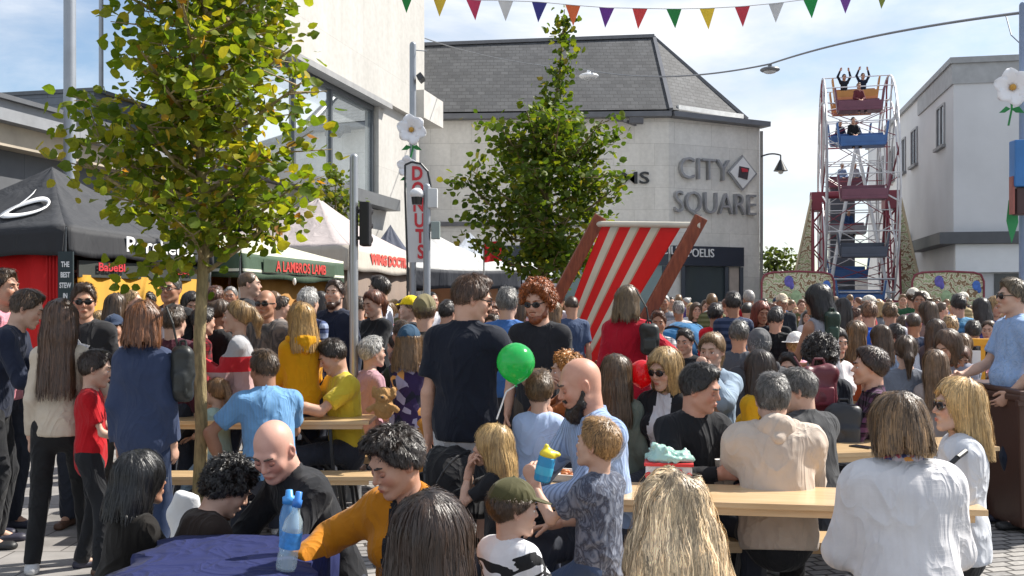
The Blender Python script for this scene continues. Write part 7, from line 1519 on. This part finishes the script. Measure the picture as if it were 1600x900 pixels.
# --- the crowd further back: (px, top, depth, yaw, sex, hair style, hair colour, garment colour, sleeve, label[, extras])
T_ = dict
CR = [
 (182, 458, 10.2, 20, 'f', 'long', HB, '2b2622', 'long', 'brown haired woman in black between the blazer and star sweatshirt'),
 (207, 462, 12.0, 185, 'f', 'bob', HB, '40302a', 'long', 'woman with a dark bob in a brown top beyond the blazer'),
 (178, 490, 8.6, 150, 'm', 'short', HB, '5d6b82', 'long', 'child in a navy baseball cap between two adults at left', T_(cap=(C('27364f'), 'fwd'), age='k')),
 (232, 455, 13.5, 170, 'm', 'short', HDK, '6b3a2a', 'long', 'dark haired man in rust brown below the mustard stall wall'),
 (300, 455, 9.8, 160, 'f', 'long', HDK, '151515', 'long', 'woman with long black hair just left of the tree trunk'),
 (336, 446, 10.8, 15, 'm', 'short', HAU, '1b1b1d', 'long', 'auburn haired man in a black anorak right of the trunk'),
 (345, 468, 9.2, 40, 'f', 'pony', HB, '232325', 'long', 'brown haired woman in a dark padded coat right of the trunk'),
 (318, 478, 8.9, 70, 'm', 'short', HDK, '8e1420', 'long', 'dark haired man in a red and black jacket hidden by the trunk'),
 (360, 447, 13.0, 195, 'm', 'receding', HGR, '6d7076', 'long', 'grey haired man with a receding hairline far behind the trunk'),
 (440, 462, 12.5, 60, 'm', 'short', HB, '8a8078', 'long', 'brown haired man in taupe beyond the grey camouflage sweater'),
 (503, 455, 13.5, 10, 'f', 'bob', HDK, '7a2f34', 'long', 'woman with a black bob in brick red beyond the plaid shirt'),
 (560, 462, 12.0, -30, 'm', 'short', HB, '20242c', 'long', 'man in a dark jacket right behind the steel signal pole'),
 (606, 470, 12.6, 40, 'f', 'long', HLB, '8c2e3a', 'long', 'light brown haired woman in dark red beneath the hog roast stall'),
 (628, 500, 9.2, -60, 'm', 'short', HB, '54403a', 'long', 'brown haired boy in cocoa brown beside the floral top'),
 (700, 468, 10.5, 30, 'm', 'short', HDK, '2c2c30', 'long', 'dark haired man just beyond the navy polo shoulder'),
 (755, 448, 12.2, 200, 'm', 'short', HB, 'a36a5a', 'long', 'man in salmon pink just right of the navy polo head'),
 (768, 470, 10.4, 170, 'f', 'bob', HAU, '51262c', 'long', 'auburn haired woman in plum behind the body warmer man'),
 (770, 490, 9.4, 200, 'm', 'short', HB, '9c6f66', 'long', 'boy in dusty rose beside the green balloon', T_(age='k')),
 (815, 462, 12.5, 20, 'f', 'long', HB, '6c4a52', 'long', 'brown haired woman in mauve between body warmer and ginger man'),
 (872, 452, 13.8, 30, 'm', 'short', HDK, 'b9bcc4', 'short', 'dark haired man in a pale tee right of the ginger man'),
 (893, 462, 12.0, -20, 'm', 'buzz', HB, '41506c', 'short', 'close cropped man in denim blue by the deckchair canvas'),
 (866, 470, 11.0, 10, 'f', 'long', HLB, 'ded6d2', 'long', 'light brown haired woman in white by the deckchair foot'),
 (1028, 484, 10.2, 190, 'm', 'short', HAU, 'd0ccc8', 'long', 'auburn haired boy in white by the deckchair rail', T_(age='k')),
 (1060, 470, 14.5, 10, 'm', 'short', HGR, 'c6c2c0', 'short', 'white haired man in a cream shirt behind the blue canopy'),
 (1088, 472, 15.5, 200, 'f', 'bob', HB, '3b3e46', 'long', 'brown haired woman in slate beside the shop window'),
 (1118, 473, 11.5, 8, 'f', 'short', HDK, 'cf1c2c', 'long', 'short dark haired person in a scarlet top seen from behind'),
 (1145, 455, 11.2, 10, 'm', 'short', HDK, '23304a', 'long', 'dark haired man in a navy top with orange sleeve', T_(beard=None)),
 (1103, 468, 17.0, 170, 'm', 'short', HB, 'c65a5a', 'short', 'man in a coral tee below the poster panel'),
 (1168, 472, 15.0, 30, 'm', 'short', HDK, '24262b', 'long', 'dark haired man in black at the corner downpipe'),
 (1190, 470, 11.4, 190, 'f', 'long', (.2, .05, .03), '252c3c', 'long', 'red haired woman in a dark navy sweater facing the camera'),
 (1214, 478, 14.0, 20, 'm', 'short', HDK, '1c1e22', 'long', 'black haired man in black before the left fairground board'),
 (1222, 458, 15.5, 190, 'm', 'short', HGR, '2c3038', 'long', 'man in a pale cap below the left fairground board', T_(cap=(C('d9c9b0'), 'fwd'))),
 (1212, 480, 10.8, 20, 'm', 'short', HDK, '17181b', 'long', 'man in a black coat beside the red haired woman'),
 (1316, 465, 12.8, 10, 'f', 'long', HDK, 'a9a29e', 'long', 'woman with long black hair in oatmeal before the ride fence'),
 (1358, 470, 11.0, -12, 'm', 'short', (.2, .1, .05), '2a5fc4', 'short', 'auburn haired man in a bright royal blue tee'),
 (1390, 472, 12.0, 8, 'm', 'short', HLB, 'd6d8de', 'short', 'sandy haired man in a white tee left of the right board'),
 (1340, 500, 9.6, 20, 'f', 'long', HLB, 'b55a34', 'long', 'light brown haired woman in burnt orange behind the vest top'),
 (1375, 507, 9.4, 10, 'f', 'bob', HB, '8ea4c4', 'short', 'brown haired woman in powder blue behind the plaid shirt'),
 (1400, 505, 9.9, 5, 'm', 'short', HDK, 'dfe3ea', 'short', 'dark haired man in a wide white shirt at the middle tables', T_(b=1.15)),
 (1428, 488, 10.6, 10, 'm', 'buzz', HB, '26344f', 'short', 'close cropped man in navy at the middle tables'),
 (1412, 492, 12.5, 20, 'm', 'short', HB, 'c8b49c', 'long', 'brown haired man in sand beige at the middle tables'),
 (1437, 455, 13.6, 195, 'm', 'short', HB, 'c0808c', 'short', 'man in rose pink standing before the right fairground board'),
 (1449, 470, 11.6, -20, 'f', 'long', HB, '8a6f66', 'long', 'brown haired woman in tan before the right fairground board'),
 (1462, 497, 9.9, 10, 'f', 'long', HB, '584a4c', 'long', 'brown haired woman in taupe right of the navy man'),
 (1484, 492, 10.4, 30, 'm', 'short', HBL, 'b9c8e0', 'short', 'blond man in pale blue left of the yellow barrier'),
 (1497, 459, 12.4, 5, 'm', 'short', HDK, '3f7392', 'short', 'dark haired man in a teal tee seen from behind'),
 (1532, 465, 12.0, 15, 'f', 'bob', HDK, '2f3070', 'long', 'woman with a black bob in indigo above the yellow barrier'),
 (1556, 462, 12.6, 190, 'f', 'long', HBL, '36448c', 'long', 'blonde woman in cobalt blue beside the light blue shirt'),
 (1520, 500, 10.8, 10, 'm', 'short', HDK, '1c1c22', 'short', 'dark haired man in black behind the yellow barrier'),
 (1545, 500, 11.4, 200, 'f', 'pony', HB, 'c98f98', 'long', 'brown haired woman in blush pink behind the yellow barrier'),
 (1502, 520, 9.5, -20, 'f', 'pony', HLB, '9aa4b4', 'long', 'fair ponytailed woman in light grey by the barrier', T_(sit=True)),
 (1070, 512, 10.6, -160, 'm', 'short', HDK, '202225', 'long', 'dark haired man in black behind the blonde in sunglasses', T_(sit=True)),
 (1155, 500, 10.0, 20, 'm', 'short', HGY, '50545c', 'long', 'grey haired man in a slate jacket below the downpipe', T_(sit=True)),
 (1306, 510, 9.0, 160, 'f', 'bob', HDK, 'e0dadc', 'short', 'dark haired girl in a white tee by the maroon rucksack', T_(sit=True)),
 (1335, 480, 13.4, 100, 'm', 'short', HAU, '48588c', 'long', 'auburn haired man in steel blue near the ride fence'),
 (1500, 540, 8.9, -150, 'f', 'bob', HAU, '7d8292', 'short', 'auburn haired woman in pewter grey near the brown bin', T_(sit=True)),
]
for row in CR:
    px, top, D, yaw, sex, hs_, hc, gc, sl_, lb = row[:10]; ex = dict(row[10]) if len(row) > 10 else {}
    sit_ = ex.pop('sit', False)
    sk = random.choice([SK, SKP, SKT]); pc = random.choice([BLK, NAVY, (.04, .06, .12), (.1, .09, .08)])
    person(lb, px, top, D, yaw + random.uniform(-8, 8), sit_, sex, hair=(hs_, hc, .22, 1.0), shirt=(C(gc), random.choice([{}, {}, {}, {'kind': 'stripe', 'c2': tuple(min(1, x * 1.6 + .03) for x in C(gc))}, {'kind': 'plaid', 'c2': (.5, .5, .55), 'c3': (.25, .25, .3)}])), sl=sl_, la=random.choice(['down', 'front', 'pocket', 'phone']), ra=random.choice(['down', 'front', 'pocket', 'cross']), head=(random.uniform(-25, 25), random.uniform(-15, 5), 0), pants=pc, skin=sk, group=G_C, **ex)
# rows of small far figures between the stalls and before the wheel
hn = {'black': HDK, 'brown': HB, 'fair': HBL, 'grey': HGR, 'auburn': HAU, 'light brown': HLB}
gn = {'black': '16171a', 'navy': '1e2a46', 'charcoal': '3a3c40', 'white': 'd8d8dc', 'red': 'a81c26', 'sky blue': '7fa3cf', 'olive': '5a5a38', 'grey': '85888e', 'burgundy': '5c1f30', 'pink': 'cf8f9f', 'khaki': '9a8a66', 'green': '2f5d40', 'orange': 'c46a2a', 'purple': '55407a', 'denim blue': '47628c', 'cream': 'cfc4ae'}
zones = [(120, 345, 11.5, 17, 16, 'below the mustard stall wall'), (345, 545, 11.5, 19, 13, 'below the green striped stall'), (555, 700, 12.5, 20, 9, 'below the hog roast stall'), (700, 900, 12.5, 22, 11, 'in front of the white tents'), (1030, 1190, 15, 26, 14, 'outside the shop front'), (1190, 1310, 15, 30, 16, 'before the left fairground board'), (1310, 1430, 14, 32, 17, 'at the foot of the big wheel'), (1430, 1570, 13.5, 30, 18, 'before the right fairground board')]
used = set(); rr = random.Random(77); nfar = 0
for x0, x1, d0_, d1_, n_, ph in zones:
    for k in range(n_):
        px = x0 + (k + .5 + rr.uniform(-.4, .4)) * (x1 - x0) / n_; D = rr.uniform(d0_, d1_)
        for _ in range(60):
            h_, g_, sx = rr.choice(['black', 'brown', 'brown', 'fair', 'fair', 'grey', 'auburn', 'light brown', 'light brown']), rr.choice(list(gn) + ['white', 'sky blue', 'cream', 'pink', 'red', 'grey', 'khaki']), rr.choice('mf')
            if (h_, g_, sx, ph) not in used: break
        used.add((h_, g_, sx, ph)); Hh = rr.uniform(1.52, 1.9) - (.08 if sx == 'f' else 0); top = HOR - (Hh - CAM_H) * F / D
        st_ = rr.choice(['short', 'short', 'buzz', 'receding']) if sx == 'm' else rr.choice(['long', 'bob', 'pony', 'bun'])
        kind = 'man' if sx == 'm' else 'woman'
        person('small far %s with %s hair in %s %s' % (kind, h_, g_, ph), px, top, D, rr.choice([0, 10, -15, 150, 170, 190, 200, 90, -90]) + rr.uniform(-15, 15), False, sx, H=Hh, hair=(st_, hn[h_], .2, 1), shirt=(C(gn[g_]), rr.choice([{}, {}, {'kind': 'stripe', 'c2': tuple(min(1, x * 1.5 + .03) for x in C(gn[g_]))}])), sl=rr.choice(['long', 'short', 'long']), la=rr.choice(['down', 'front', 'pocket']), ra=rr.choice(['down', 'front', 'phone']), pants=rr.choice([BLK, NAVY, (.05, .07, .13)]), skin=rr.choice([SK, SKP, SKT]), cap=rr.choice([None] * 9 + [(C(rr.choice(['d8d2c4', '2a3a55', '9a2a30'])), rr.choice(['fwd', 'back', 'hat']))]), group='small figures far back in the crowd', feet=False)
# riders on the wheel
for a, e, p in CARS:
    col_ = e.children[1].data.materials[0].diffuse_color
vis = sorted(CARS, key=lambda c: -c[2].z)
names = ['topmost orange', 'second from the top', 'third from the top', 'fourth from the top', 'fifth from the top', 'sixth from the top', 'seventh from the top', 'eighth from the top', 'ninth from the top', 'tenth from the top', 'eleventh from the top', 'twelfth from the top', 'thirteenth from the top', 'lowest']
for (a, e, p), nm in zip(vis, names):
    far = 'far side' if math.cos(a) > 0 else 'near side'
    e['label'] = '%s car of the big wheel on its %s' % (nm, far)
RD = [(0, -.42, 'up', HDK, '22252e', 'rider in black with both arms raised in the topmost car'), (0, .3, 'up', HB, '1d2436', 'rider in navy with arms raised at the right of the topmost car'), (1, -.3, 'lap', HB, '5c2f38', 'rider in maroon in the second car from the top'), (1, .3, 'lap', HDK, '8f8f94', 'rider in grey in the second car from the top'),
      (3, -.35, 'lap', HDK, '202a4a', 'rider in navy at the left of the fourth car from the top'), (3, .3, 'lap', HB, '31466e', 'rider in denim blue at the right of the fourth car'), (4, -.3, 'lap', HDK, '15161a', 'rider in black in the fifth car from the top'), (5, -.2, 'lap', HB, '8fa2c4', 'rider in pale blue in the sixth car from the top'), (5, .35, 'lap', HDK, 'b8b8c0', 'rider in white in the sixth car from the top'), (2, 0, 'lap', HLB, '6a3038', 'rider in wine red in the third car from the top'), (7, .1, 'lap', HB, '34507c', 'rider in blue in the eighth car from the top')]
for ci, ox, arm_, hc, gc, lb in RD:
    a, e, p = vis[ci]; l = Vector(e.location) + axw * ox + dw * -.02
    person(lb, 0, 0, 30, 178, True, 'm', H=1.66, hair=('short', hc, .2, 1), shirt=(C(gc), {}), sl='long', la=arm_, ra=arm_, loc=(l.x, l.y + .1, l.z - .43), feet=False, group='riders on the big wheel', seat=.4, skin=SK, b=.95)
print('people', NP[0], 'polys', sum(len(m.polygons) for m in bpy.data.meshes))
